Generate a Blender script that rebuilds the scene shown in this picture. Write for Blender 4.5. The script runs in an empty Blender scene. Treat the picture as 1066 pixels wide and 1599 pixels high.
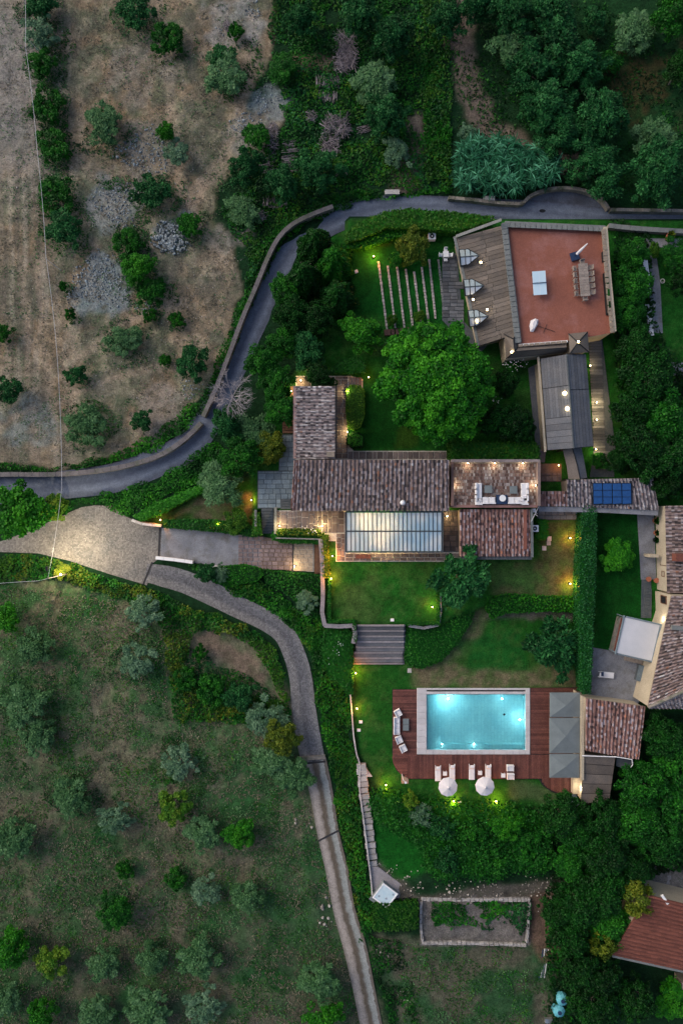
import bpy, math, random
import numpy as np
from mathutils import Vector
random.seed(7); rng = np.random.default_rng(7)
scene = bpy.context.scene
COL = scene.collection
R_ = math.radians

# ---------------------------------------------------------------- camera, sky, sun, exposure
H = 90.0; S = 0.08                       # drone height (m), metres per photo pixel on the ground
cam = bpy.data.cameras.new('camera'); co = bpy.data.objects.new('camera', cam); COL.objects.link(co)
cam.sensor_fit = 'VERTICAL'; cam.sensor_height = 36; cam.lens = 36 * H / (1599 * S)
cam.clip_end = 5000; co.location = (0, 0, H); scene.camera = co
world = bpy.data.worlds.new('World'); scene.world = world; world.use_nodes = True
wn = world.node_tree; sky = wn.nodes.new('ShaderNodeTexSky'); sky.sky_type = 'NISHITA'; sky.sun_disc = False
SUN_EL, SUN_AZ = 32.0, 300.0
sky.sun_elevation = R_(SUN_EL); sky.sun_rotation = R_(SUN_AZ); sky.air_density = 1.0; sky.dust_density = 4.0; sky.ozone_density = 1.0
bg = wn.nodes['Background']; bg.inputs[1].default_value = 0.085
wn.links.new(sky.outputs[0], bg.inputs[0])
sun = bpy.data.lights.new('sun', 'SUN'); so = bpy.data.objects.new('sun', sun); COL.objects.link(so)
sun.energy = 0.55; sun.angle = R_(50); sun.color = (1.0, 0.93, 0.84)
az = R_(SUN_AZ); el = R_(SUN_EL)
sd = Vector((math.sin(az) * math.cos(el), math.cos(az) * math.cos(el), math.sin(el)))
so.rotation_euler = (-sd).to_track_quat('-Z', 'Y').to_euler()
scene.view_settings.view_transform = 'Standard'; scene.view_settings.look = 'None'
scene.view_settings.gamma = 1; scene.view_settings.use_curve_mapping = False
scene.view_settings.exposure = 0.98
scene.render.engine = 'CYCLES'
scene.cycles.max_bounces = 6; scene.cycles.transparent_max_bounces = 12

# ---------------------------------------------------------------- helpers
def P(px, py, z=0.0):
    f = (H - z) / H
    return Vector(((px - 533) * S * f, (799.5 - py) * S * f, z))
def PP(pts, z): return [P(a, b, z) for a, b in pts]
def wl(o):
    v = Vector((0, 0, 0))
    while o is not None: v += o.location; o = o.parent
    return v
def tag(o, label=None, cat=None, group=None, kind=None):
    if label: o['label'] = label
    if cat: o['category'] = cat
    if group: o['group'] = group
    if kind: o['kind'] = kind
    return o
def empty(name, loc=(0, 0, 0), rz=0.0, label=None, cat=None, group=None):
    o = bpy.data.objects.new(name, None); COL.objects.link(o); o.location = loc; o.rotation_euler = (0, 0, rz)
    o.empty_display_size = 0.3
    return tag(o, label, cat, group)
class MB:
    def __init__(s): s.v = []; s.f = []; s.m = []; s.a = []
    def add(s, vs, fs, m=0, a=None):
        b = len(s.v); s.v += [tuple(x) for x in vs]
        a = random.random() if a is None else a
        for f in fs: s.f.append(tuple(b + i for i in f)); s.m.append(m); s.a.append(a)
        return s
    def box(s, x, y, z, sx, sy, sz, rz=0, m=0, a=None, top=1.0):
        c, n = math.cos(rz), math.sin(rz); vs = []
        for zz, k in ((z, 1.0), (z + sz, top)):
            for dx, dy in ((-.5, -.5), (.5, -.5), (.5, .5), (-.5, .5)):
                ax, ay = dx * sx * k, dy * sy * k; vs.append((x + ax * c - ay * n, y + ax * n + ay * c, zz))
        return s.add(vs, [(3, 2, 1, 0), (4, 5, 6, 7), (0, 1, 5, 4), (1, 2, 6, 5), (2, 3, 7, 6), (3, 0, 4, 7)], m, a)
    def prism(s, pts, z0, z1, m=0, a=None):
        pts = [(p[0], p[1]) for p in pts]
        ar = sum(pts[i][0] * pts[(i + 1) % len(pts)][1] - pts[(i + 1) % len(pts)][0] * pts[i][1] for i in range(len(pts)))
        if ar < 0: pts = pts[::-1]
        n = len(pts); vs = [(x, y, z0) for x, y in pts] + [(x, y, z1) for x, y in pts]
        fs = [tuple(range(n, 2 * n)), tuple(range(n - 1, -1, -1))] + [(i, (i + 1) % n, n + (i + 1) % n, n + i) for i in range(n)]
        return s.add(vs, fs, m, a)
    def slab(s, top, th, m=0, a=None):      # thick sloped polygon; top = list of 3d points
        n = len(top); top = [Vector(p) for p in top]
        nn = Vector((0, 0, 0))
        for i in range(n): nn += top[i].cross(top[(i + 1) % n])
        if nn.z < 0: top = top[::-1]
        vs = top + [p - Vector((0, 0, th)) for p in top]
        fs = [tuple(range(n)), tuple(range(2 * n - 1, n - 1, -1))] + [(i, n + i, n + (i + 1) % n, (i + 1) % n) for i in range(n)]
        return s.add(vs, fs, m, a)
    def tube(s, p0, p1, r0, r1=None, n=6, m=0, a=None, cap=True):
        r1 = r0 if r1 is None else r1; p0 = Vector(p0); p1 = Vector(p1); d = (p1 - p0)
        if d.length < 1e-6: return s
        d.normalize(); u = d.orthogonal().normalized(); w = d.cross(u); vs = []
        for p, r in ((p0, r0), (p1, r1)):
            for k in range(n):
                t = 2 * math.pi * k / n; vs.append(p + (u * math.cos(t) + w * math.sin(t)) * r)
        fs = [(k, (k + 1) % n, n + (k + 1) % n, n + k) for k in range(n)]
        if cap: fs += [tuple(range(n - 1, -1, -1)), tuple(range(n, 2 * n))]
        return s.add(vs, fs, m, a)
    def cone(s, c, r, h, n=8, m=0, a=None, rot=0):
        c = Vector(c); vs = [c + Vector((r * math.cos(2 * math.pi * k / n + rot), r * math.sin(2 * math.pi * k / n + rot), 0)) for k in range(n)] + [c + Vector((0, 0, h))]
        for k in range(n): s.add([vs[k], vs[(k + 1) % n], vs[n]], [(0, 1, 2)], m, a if a is not None else .3 + .4 * (k % 2))
        return s.add(vs[:n], [tuple(range(n - 1, -1, -1))], m, .5)
    def wallpath(s, pts, w, h, m=0, z=0):   # low wall following 3d points
        pts = [Vector(p) for p in pts]; n = len(pts); L = []; Rr = []
        for i, p in enumerate(pts):
            d = pts[min(i + 1, n - 1)] - pts[max(i - 1, 0)]; d.z = 0; d.normalize(); q = Vector((-d.y, d.x, 0)) * w / 2
            L.append(p + q); Rr.append(p - q)
        for i in range(n - 1):
            a, b, c, d = Rr[i], Rr[i + 1], L[i + 1], L[i]
            hh = Vector((0, 0, h)); s.add([a, b, c, d, a + hh, b + hh, c + hh, d + hh], [(3, 2, 1, 0), (4, 5, 6, 7), (0, 1, 5, 4), (2, 3, 7, 6)] + ([(3, 0, 4, 7)] if i == 0 else []) + ([(1, 2, 6, 5)] if i == n - 2 else []), m)
        return s
    def build(s, name, mats, parent=None, smooth=False, loc=None):
        me = bpy.data.meshes.new(name)
        off = wl(parent) if parent is not None else (Vector(loc) if loc is not None else Vector((0, 0, 0)))
        me.from_pydata([(x - off.x, y - off.y, z - off.z) for x, y, z in s.v], [], s.f)
        if not isinstance(mats, (list, tuple)): mats = [mats]
        for m in mats: me.materials.append(m)
        if len(mats) > 1: me.polygons.foreach_set('material_index', s.m)
        at = me.attributes.new('v', 'FLOAT', 'FACE'); at.data.foreach_set('value', s.a)
        if smooth: me.polygons.foreach_set('use_smooth', [True] * len(s.f))
        o = bpy.data.objects.new(name, me); COL.objects.link(o)
        if parent is not None: o.parent = parent
        elif loc is not None: o.location = loc
        return o
def thing_mesh(mb, name, mats, label, cat, group=None, kind=None, smooth=False):
    v = np.array(mb.v); c = (v.min(0) + v.max(0)) / 2; c[2] = v[:, 2].min()
    return tag(mb.build(name, mats, None, smooth, loc=c), label, cat, group, kind)
def base_empty(name, pts, z=0, **k):
    x = sum(p[0] for p in pts) / len(pts); y = sum(p[1] for p in pts) / len(pts)
    return empty(name, (x, y, z), **k)
def copy_tree(o, parent=None):
    c = o.copy(); COL.objects.link(c)
    if parent is not None: c.parent = parent
    for ch in o.children: copy_tree(ch, c)
    return c
_used = set()
def place(proto, loc, rz=0.0, label=None, group=None, sc=None):
    o = proto if proto.name not in _used else copy_tree(proto)
    if o is proto: _used.add(proto.name)
    o.location = loc; o.rotation_euler = (0, 0, rz)
    if sc is not None: o.scale = (sc, sc, sc) if not isinstance(sc, (tuple, list)) else sc
    if label: o['label'] = label
    if group: o['group'] = group
    return o
def smooth_path(pts, step=0.8):
    pts = [np.array(p, float) for p in pts]; out = []
    for i in range(len(pts) - 1):
        p0 = pts[max(i - 1, 0)]; p1 = pts[i]; p2 = pts[i + 1]; p3 = pts[min(i + 2, len(pts) - 1)]
        n = max(2, int(np.linalg.norm(p2[:2] - p1[:2]) / step))
        for k in range(n):
            t = k / n
            out.append(0.5 * ((2 * p1) + (-p0 + p2) * t + (2 * p0 - 5 * p1 + 4 * p2 - p3) * t * t + (-p0 + 3 * p1 - 3 * p2 + p3) * t ** 3))
    out.append(pts[-1]); return [Vector(tuple(p)) for p in out]

# ---------------------------------------------------------------- materials
def mk(name, c1, c2=None, scale=1.0, rough=0.8, bump=0.0, bscale=None, rnd=0.0, att=0.0, metal=0.0, c3=None, s3=0.3, spec=0.3, trans=0.0, fine=0.25, alpha=None, coat=0.0):
    m = bpy.data.materials.new(name); m.use_nodes = True; nt = m.node_tree; N = nt.nodes; L = nt.links
    b = N['Principled BSDF']; b.inputs['Roughness'].default_value = rough; b.inputs['Metallic'].default_value = metal
    b.inputs['Specular IOR Level'].default_value = spec
    if coat: b.inputs['Coat Weight'].default_value = coat; b.inputs['Coat Roughness'].default_value = 0.05
    geo = N.new('ShaderNodeNewGeometry')
    def noise(sc, det=5, ro=.6):
        n = N.new('ShaderNodeTexNoise'); n.inputs['Scale'].default_value = sc; n.inputs['Detail'].default_value = det; n.inputs['Roughness'].default_value = ro
        L.new(geo.outputs['Position'], n.inputs['Vector']); return n
    def ramp(src, lo, hi):
        r = N.new('ShaderNodeMapRange'); r.inputs[1].default_value = lo; r.inputs[2].default_value = hi; L.new(src, r.inputs[0]); return r.outputs[0]
    def mix(a, bb, f, mode='MIX'):
        x = N.new('ShaderNodeMix'); x.data_type = 'RGBA'; x.blend_type = mode
        if isinstance(f, float): x.inputs[0].default_value = f
        else: L.new(f, x.inputs[0])
        for s_, i in ((a, 6), (bb, 7)):
            if isinstance(s_, tuple): x.inputs[i].default_value = (*s_, 1)
            else: L.new(s_, x.inputs[i])
        return x.outputs[2]
    col = c1
    if c2 is not None: col = mix(c1, c2, ramp(noise(scale).outputs[0], .35, .65))
    if c3 is not None: col = mix(col, c3, ramp(noise(s3, 6, .65).outputs[0], .5, .68))
    mul = None
    def vary(src, k):
        r = N.new('ShaderNodeMapRange'); r.inputs[3].default_value = 1 - k; r.inputs[4].default_value = 1 + k; L.new(src, r.inputs[0]); return r.outputs[0]
    fac = []
    if rnd: oi = N.new('ShaderNodeObjectInfo'); fac.append(vary(oi.outputs['Random'], rnd))
    if att: an = N.new('ShaderNodeAttribute'); an.attribute_name = 'v'; fac.append(vary(an.outputs['Fac'], att))
    if fine: fac.append(vary(ramp(noise(9.0, 3, .7).outputs[0], .3, .7), fine))
    for f in fac:
        vm = N.new('ShaderNodeVectorMath'); vm.operation = 'SCALE'
        if isinstance(col, tuple): vm.inputs[0].default_value = col
        else: L.new(col, vm.inputs[0])
        L.new(f, vm.inputs['Scale']); col = vm.outputs[0]
    if isinstance(col, tuple): b.inputs['Base Color'].default_value = (*col, 1)
    else: L.new(col, b.inputs['Base Color'])
    if bump:
        bp = N.new('ShaderNodeBump'); bp.inputs['Strength'].default_value = min(1, bump); bp.inputs['Distance'].default_value = 0.06
        L.new(noise(bscale or scale * 4, 6, .65).outputs[0], bp.inputs['Height']); L.new(bp.outputs[0], b.inputs['Normal'])
    if trans:
        tr = N.new('ShaderNodeBsdfTranslucent'); ms = N.new('ShaderNodeMixShader'); ms.inputs[0].default_value = trans
        if isinstance(col, tuple): tr.inputs[0].default_value = (*col, 1)
        else: L.new(col, tr.inputs[0])
        L.new(b.outputs[0], ms.inputs[1]); L.new(tr.outputs[0], ms.inputs[2]); L.new(ms.outputs[0], N['Material Output'].inputs[0])
    return m
def leafmat(name, dark, mid, light, tr=0.15, rough=.6):
    m = bpy.data.materials.new(name); m.use_nodes = True; nt = m.node_tree; N = nt.nodes; L = nt.links
    b = N['Principled BSDF']; b.inputs['Roughness'].default_value = rough; b.inputs['Specular IOR Level'].default_value = .2
    an = N.new('ShaderNodeAttribute'); an.attribute_name = 'v'
    oi = N.new('ShaderNodeObjectInfo'); ad = N.new('ShaderNodeMath'); ad.operation = 'MULTIPLY_ADD'; ad.inputs[1].default_value = .22; L.new(oi.outputs['Random'], ad.inputs[0]); L.new(an.outputs['Fac'], ad.inputs[2])
    sb = N.new('ShaderNodeMath'); sb.operation = 'SUBTRACT'; sb.inputs[1].default_value = .11; L.new(ad.outputs[0], sb.inputs[0])
    r = N.new('ShaderNodeValToRGB'); L.new(sb.outputs[0], r.inputs[0]); e = r.color_ramp.elements
    e[0].position = 0.0; e[0].color = (*dark, 1); e[1].position = 1; e[1].color = (*light, 1); x = e.new(.5); x.color = (*mid, 1)
    L.new(r.outputs[0], b.inputs['Base Color'])
    t = N.new('ShaderNodeBsdfTranslucent'); L.new(r.outputs[0], t.inputs[0]); ms = N.new('ShaderNodeMixShader'); ms.inputs[0].default_value = tr
    L.new(b.outputs[0], ms.inputs[1]); L.new(t.outputs[0], ms.inputs[2]); L.new(ms.outputs[0], N['Material Output'].inputs[0])
    return m
def rampmat(name, stops, rough=.85, bump=.5, grime=(.05, .05, .05), const=True, grime_amt=.5):   # colour picked per tile by attribute v
    m = bpy.data.materials.new(name); m.use_nodes = True; nt = m.node_tree; N = nt.nodes; L = nt.links
    b = N['Principled BSDF']; b.inputs['Roughness'].default_value = rough; b.inputs['Specular IOR Level'].default_value = .25
    an = N.new('ShaderNodeAttribute'); an.attribute_name = 'v'; r = N.new('ShaderNodeValToRGB'); L.new(an.outputs['Fac'], r.inputs[0])
    if const: r.color_ramp.interpolation = 'CONSTANT'
    e = r.color_ramp.elements; e[0].position = stops[0][0]; e[0].color = (*stops[0][1], 1); e[1].position = stops[-1][0]; e[1].color = (*stops[-1][1], 1)
    for p, c in stops[1:-1]: x = e.new(p); x.color = (*c, 1)
    geo = N.new('ShaderNodeNewGeometry'); n = N.new('ShaderNodeTexNoise'); n.inputs['Scale'].default_value = 2.2; n.inputs['Detail'].default_value = 7; n.inputs['Roughness'].default_value = .7
    L.new(geo.outputs['Position'], n.inputs['Vector']); mr = N.new('ShaderNodeMapRange'); mr.inputs[1].default_value = .42; mr.inputs[2].default_value = .72; mr.inputs[4].default_value = grime_amt; L.new(n.outputs[0], mr.inputs[0])
    x = N.new('ShaderNodeMix'); x.data_type = 'RGBA'; L.new(mr.outputs[0], x.inputs[0]); L.new(r.outputs[0], x.inputs[6]); x.inputs[7].default_value = (*grime, 1); L.new(x.outputs[2], b.inputs['Base Color'])
    if bump:
        bp = N.new('ShaderNodeBump'); bp.inputs['Strength'].default_value = bump; bp.inputs['Distance'].default_value = .04
        n2 = N.new('ShaderNodeTexNoise'); n2.inputs['Scale'].default_value = 14; n2.inputs['Detail'].default_value = 4; L.new(geo.outputs['Position'], n2.inputs['Vector']); L.new(n2.outputs[0], bp.inputs['Height']); L.new(bp.outputs[0], b.inputs['Normal'])
    return m
def emis(name, c, s):
    m = bpy.data.materials.new(name); m.use_nodes = True; b = m.node_tree.nodes['Principled BSDF']
    b.inputs['Base Color'].default_value = (.8, .75, .6, 1); b.inputs['Emission Color'].default_value = (*c, 1); b.inputs['Emission Strength'].default_value = s; return m

M = {}
M['tile'] = rampmat('old_roof_tile', [(0, (.05, .04, .04)), (.12, (.12, .09, .085)), (.30, (.18, .13, .12)), (.48, (.25, .185, .178)), (.66, (.31, .26, .265)), (.84, (.38, .35, .36)), (.92, (.27, .125, .08)), (.965, (.58, .56, .57))], grime=(.06, .055, .065))
M['tilegrey'] = rampmat('grey_roof_tile', [(0, (.04, .035, .04)), (.16, (.13, .115, .125)), (.36, (.22, .18, .19)), (.58, (.30, .275, .29)), (.76, (.40, .38, .40)), (.93, (.24, .14, .11)), (.965, (.6, .58, .6))], grime=(.08, .075, .09))
M['tilered'] = rampmat('red_roof_tile', [(0, (.06, .035, .035)), (.14, (.19, .10, .085)), (.38, (.27, .15, .135)), (.6, (.32, .215, .20)), (.74, (.38, .33, .36)), (.9, (.42, .17, .1)), (.97, (.5, .45, .46))], grime=(.08, .055, .055))
M['brick'] = rampmat('terrace_brick', [(0, (.10, .06, .055)), (.2, (.18, .11, .095)), (.5, (.22, .165, .155)), (.75, (.28, .235, .23)), (.93, (.38, .35, .35))], grime=(.09, .06, .055))
M['mortar'] = mk('pale_mortar', (.58, .55, .5), (.42, .39, .35), 2, .9)
M['stone'] = mk('terrace_stone', (.10, .085, .09), (.17, .135, .125), 1.2, .75, .4, 5, rnd=.35)
M['slate'] = mk('slate_paving', (.13, .175, .215), (.18, .23, .26), 1.5, .6, .3, 5, rnd=.22)
M['slate_bed'] = mk('slate_joint', (.05, .065, .08), (.08, .09, .1), 2, .8)
M['warmstone'] = mk('sand_paving', (.25, .2, .16), (.34, .28, .22), 1.3, .8, .3, 5, rnd=.22)
M['pinkpaver'] = mk('pink_paver', (.17, .13, .135), (.22, .17, .165), .8, .8, .3, 6, att=.25)
M['concrete'] = mk('weathered_concrete', (.23, .24, .27), (.16, .17, .2), .6, .8, .3, 5, c3=(.13, .13, .13), s3=.8)
M['asphalt'] = mk('worn_asphalt', (.075, .09, .13), (.10, .115, .155), .35, .65, .4, 18, c3=(.045, .05, .07), s3=.25)
M['wallstone'] = mk('old_stone_wall', (.17, .16, .15), (.25, .22, .19), 1.5, .9, .8, 6, att=.25, c3=(.07, .09, .05), s3=.9)
M['cream'] = mk('cream_plaster', (.44, .38, .29), (.37, .32, .245), .5, .85, .2, 4)
M['housewall'] = mk('stone_house_wall', (.25, .21, .17), (.17, .14, .12), 1.4, .9, .7, 5)
M['redterrace'] = mk('terracotta_floor', (.27, .10, .070), (.225, .082, .058), .5, .85, .25, 5, c3=(.30, .13, .11), s3=.35, fine=.18)
M['zinc'] = mk('weathered_zinc', (.10, .108, .125), (.135, .135, .145), .8, .5, .2, 6, rnd=.18, metal=.2)
M['zincbrown'] = mk('brown_zinc', (.115, .10, .092), (.15, .125, .108), .7, .6, .3, 6, rnd=.28, metal=.1)
M['coping'] = mk('grey_coping', (.14, .155, .155), (.19, .2, .2), 1, .8, .3, 6)
M['deck'] = mk('reddish_teak', (.112, .044, .037), (.15, .06, .048), 1.2, .55, .3, 8, rnd=.32, fine=.35)
M['white'] = mk('white_paint', (.78, .78, .8), None, 1, .6, fine=.04)
M['fabric'] = mk('white_cushion', (.74, .73, .76), (.66, .66, .7), 3, .95, .2, 12, fine=.05)
M['parasol'] = mk('white_canvas', (.72, .71, .74), (.64, .63, .68), 2, .9, .1, 10, att=.08, fine=.04, trans=.1)
M['canvas'] = mk('grey_canvas', (.17, .20, .21), (.14, .165, .175), .8, .85, .1, 8, att=.18, fine=.06)
M['canvaslight'] = mk('pale_grey_canvas', (.56, .57, .62), (.5, .52, .57), .5, .85, .1, 3, fine=.05)
M['greywood'] = mk('weathered_teak', (.30, .25, .22), (.22, .19, .17), 4, .8, .2, 9, rnd=.15)
M['dark'] = mk('dark_metal', (.02, .022, .026), None, 1, .5, metal=.5, fine=0)
M['black'] = mk('near_black', (.012, .013, .016), None, 1, .7, fine=0)
M['navy'] = mk('dark_blue_cover', (.015, .035, .09), None, 1, .7, fine=.1)
M['stoneedge'] = mk('pool_coping_stone', (.55, .53, .55), (.48, .46, .48), .8, .7, .2, 6, rnd=.06, fine=.08)
M['pooltile'] = mk('pool_tile', (.44, .66, .68), (.36, .58, .63), .5, .4, rnd=.0, fine=.1)
nt_ = M['pooltile'].node_tree; b_ = nt_.nodes['Principled BSDF']; src_ = b_.inputs['Base Color'].links[0].from_socket; g_ = nt_.nodes.new('ShaderNodeNewGeometry')
bk_ = nt_.nodes.new('ShaderNodeTexBrick'); bk_.offset = .5; bk_.inputs['Scale'].default_value = 1; bk_.inputs['Brick Width'].default_value = .9; bk_.inputs['Row Height'].default_value = .42; bk_.inputs['Mortar Size'].default_value = .03
for i_, c_ in (('Color1', (1.0, 1.0, 1.0, 1)), ('Color2', (.88, .92, .94, 1)), ('Mortar', (.78, .85, .88, 1))): bk_.inputs[i_].default_value = c_
mp_ = nt_.nodes.new('ShaderNodeMapping'); mp_.inputs['Rotation'].default_value[2] = math.pi / 2; nt_.links.new(g_.outputs['Position'], mp_.inputs[0]); nt_.links.new(mp_.outputs[0], bk_.inputs['Vector'])
mxp = nt_.nodes.new('ShaderNodeMix'); mxp.data_type = 'RGBA'; mxp.blend_type = 'MULTIPLY'; mxp.inputs[0].default_value = 1; nt_.links.new(src_, mxp.inputs[6]); nt_.links.new(bk_.outputs[0], mxp.inputs[7]); nt_.links.new(mxp.outputs[2], b_.inputs['Base Color'])
M['soil'] = mk('bare_soil', (.14, .10, .08), (.2, .15, .12), 1.1, .95, .6, 5)
M['bark'] = mk('bark', (.10, .085, .075), (.17, .15, .13), 3, .95, .5, 12)
M['deadbark'] = mk('bleached_twigs', (.42, .38, .4), (.3, .27, .28), 2, .9, fine=.2)
M['lightstone'] = mk('pale_limestone', (.50, .47, .46), (.38, .36, .35), 1.4, .85, .4, 6, rnd=.2, att=.2, fine=.2)
M['stepstone'] = mk('step_stone', (.27, .25, .27), (.2, .19, .2), 1.2, .8, .5, 6, rnd=.15)
M['rubble'] = mk('grey_rubble', (.26, .30, .32), (.18, .2, .21), 2, .9, att=.6)
M['pebble'] = mk('field_stones', (.40, .37, .34), (.28, .25, .22), 2, .9, att=.5)
M['solar'] = mk('solar_cell', (.02, .09, .28), (.015, .07, .22), 3, .15, spec=.6, fine=.05, coat=.5)
M['alu'] = mk('aluminium', (.5, .52, .55), None, 1, .35, metal=.8, fine=.05)
M['terracotta'] = mk('terracotta_pot', (.35, .12, .07), (.28, .1, .06), 3, .85)
M['redroof'] = mk('red_clay_roof', (.20, .072, .052), (.155, .056, .042), .7, .85, .3, 6, att=.2)
M['tubblue'] = mk('tub_acrylic', (.55, .66, .72), (.45, .6, .68), 2, .15, fine=.05)
M['tank'] = mk('pale_blue_plastic', (.12, .42, .5), (.09, .34, .42), 2, .5, fine=.1)
M['woodbrown'] = mk('brown_planks', (.14, .075, .045), (.10, .05, .035), 2, .8, .3, 8, rnd=.3)
M['bulb'] = emis('lit_bulb', (1, .70, .3), 9)
M['wire'] = mk('pale_cable', (.55, .55, .58), None, 1, .6, fine=0)
M['parapet'] = mk('parapet_stone', (.17, .155, .16), (.115, .105, .115), 1.1, .85, .5, 6, rnd=.12, fine=.3, c3=(.10, .11, .08), s3=.5)
M['clay_pipe'] = mk('dark_drain', (.03, .03, .035), None, 1, .8, fine=0)
M['brush'] = mk('dry_brushwood', (.26, .23, .25), (.17, .14, .15), 2, .9, att=.5)
M['concretedark'] = mk('dark_stone_path', (.085, .095, .115), (.125, .13, .145), 1.0, .7, .3, 5, rnd=.42)
# leaves
LM = {}
LM['olive'] = leafmat('olive_leaf', (.024, .080, .024), (.055, .155, .052), (.13, .26, .115))
LM['sage'] = leafmat('sage_leaf', (.035, .10, .05), (.085, .18, .095), (.18, .30, .18))
LM['bright'] = leafmat('bright_leaf', (.003, .048, .002), (.011, .135, .003), (.055, .28, .008))
LM['lime'] = leafmat('lime_leaf', (.01, .08, .004), (.05, .16, .008), (.16, .26, .02))
LM['mid'] = leafmat('mid_leaf', (.001, .028, .002), (.006, .088, .005), (.030, .20, .010))
LM['dark'] = leafmat('dark_leaf', (.001, .012, .001), (.002, .038, .003), (.010, .095, .007))
LM['bluegreen'] = leafmat('bluegreen_leaf', (.002, .024, .005), (.007, .078, .017), (.034, .18, .045))
LM['hedge'] = leafmat('hedge_leaf', (.006, .045, .003), (.022, .10, .004), (.08, .185, .010))
LM['yellow'] = leafmat('yellow_leaf', (.02, .055, .004), (.07, .12, .007), (.19, .22, .018))
LM['reed'] = leafmat('reed_leaf', (.002, .03, .012), (.012, .11, .045), (.13, .42, .24))
LM['dry'] = leafmat('dry_grass', (.09, .08, .055), (.16, .14, .10), (.27, .25, .19))

# ---------------------------------------------------------------- numpy noise and polygons
def vnoise(x, y, sc, seed):
    r = np.random.default_rng(seed).random((256, 256)); x = x / sc + 1000.5; y = y / sc + 1000.5
    xi = np.floor(x).astype(int); yi = np.floor(y).astype(int); fx = x - xi; fy = y - yi; fx = fx * fx * (3 - 2 * fx); fy = fy * fy * (3 - 2 * fy)
    g = lambda a, b: r[a % 256, b % 256]
    return (g(xi, yi) * (1 - fx) + g(xi + 1, yi) * fx) * (1 - fy) + (g(xi, yi + 1) * (1 - fx) + g(xi + 1, yi + 1) * fx) * fy
def fbm(x, y, sc, seed, o=4):
    t = 0; a = 1; s_ = 0
    for k in range(o): t = t + a * vnoise(x, y, sc / 2 ** k, seed + k); s_ += a; a *= .55
    return t / s_
def inpoly(x, y, poly):
    ins = np.zeros(x.shape, bool); n = len(poly); j = n - 1
    for i in range(n):
        xi, yi = poly[i]; xj, yj = poly[j]
        if yi != yj: ins ^= ((yi > y) != (yj > y)) & (x < (xj - xi) * (y - yi) / (yj - yi) + xi)
        j = i
    return ins
def distpath(x, y, pts):
    d = np.full(x.shape, 1e9)
    for (ax, ay), (bx, by) in zip(pts[:-1], pts[1:]):
        vx, vy = bx - ax, by - ay; t = np.clip(((x - ax) * vx + (y - ay) * vy) / (vx * vx + vy * vy + 1e-9), 0, 1)
        d = np.minimum(d, np.hypot(x - ax - t * vx, y - ay - t * vy))
    return d
def blur(a, n):
    for _ in range(n):
        b = np.pad(a, 1, mode='edge'); a = (b[1:-1, 1:-1] * 2 + b[:-2, 1:-1] + b[2:, 1:-1] + b[1:-1, :-2] + b[1:-1, 2:]) / 6
    return a
# ---------------------------------------------------------------- terrain: one sheet, fine under the picture, coarse to the horizon
def px2w(p): return ((p[0] - 533) * S, (799.5 - p[1]) * S)
xs = np.concatenate([[-2500, -900, -400, -200, -120, -85], np.arange(-60, 60.01, .3333), [85, 120, 200, 400, 900, 2500]])
ys = np.concatenate([[-2500, -900, -400, -220, -140, -105], np.arange(-80, 80.01, .3333), [105, 140, 220, 400, 900, 2500]])
GX, GY = np.meshgrid(xs, ys); PXg = GX / S + 533; PYg = 799.5 - GY / S
def warp(a, sc, seed): return a * (vnoise(GX, GY, sc, seed) + .5 * vnoise(GX, GY, sc / 2.7, seed + 3) - .75)
def mask(poly, fe=1, wob=14, wsc=3.0, seed=1):
    m = inpoly(PXg + warp(wob, wsc, seed), PYg + warp(wob, wsc, seed + 50), poly).astype(float)
    return blur(m, fe) if fe else m
def pmask(path, w, fe=1, wob=6, seed=5):
    d = distpath(PXg + warp(wob, 2.5, seed), PYg + warp(wob, 2.5, seed + 9), path); return blur((d < w / 2).astype(float), fe)
c_field = np.array((.155, .155, .125)); c_dirt = np.array((.30, .235, .18)); c_green = np.array((.008, .075, .014)); c_dark = np.array((.008, .032, .012))
c_lawn = np.array((.012, .092, .011)); c_brown = np.array((.17, .13, .09))
C = np.zeros(GX.shape + (3,)) + c_dark
def lay(m, c, amt=1.0):
    global C
    m = (m * amt)[..., None]; C = C * (1 - m) + np.array(c) * m
n1 = fbm(GX, GY, 9, 11); n2 = fbm(GX, GY, 3, 21); n3 = fbm(GX, GY, 1.2, 31, 3); n4 = fbm(GX, GY, 5, 41)
st = lambda n, a, b: np.clip((n - a) / (b - a), 0, 1)
# lower left field: dry grass mottled with green
fld = mask([(-900, 880), (0, 900), (100, 905), (250, 950), (420, 1010), (460, 1100), (480, 1200), (510, 1320), (560, 1480), (600, 1620), (700, 2600), (-900, 2600)], 2, 14)
lay(fld, (.125, .125, .080)); lay(fld * st(n2, .46, .66), (.17, .15, .11), .6)
lay(fld * st(n1 * .55 + n3 * .45, .42, .56), (.028, .095, .030), .85); lay(fld * st(n4, .5, .68), (.016, .075, .022), .7)
lay(fld * st(PYg, 1250, 1620) * st(n2, .35, .55), (.05, .045, .04), .55)
# lower garden strip right of the two-track lane
low = mask([(575, 1460), (860, 1460), (900, 1640), (640, 1640)], 2, 20); lay(low, (.085, .085, .06)); lay(low * st(n2, .42, .6), (.012, .07, .022), .8)
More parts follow.
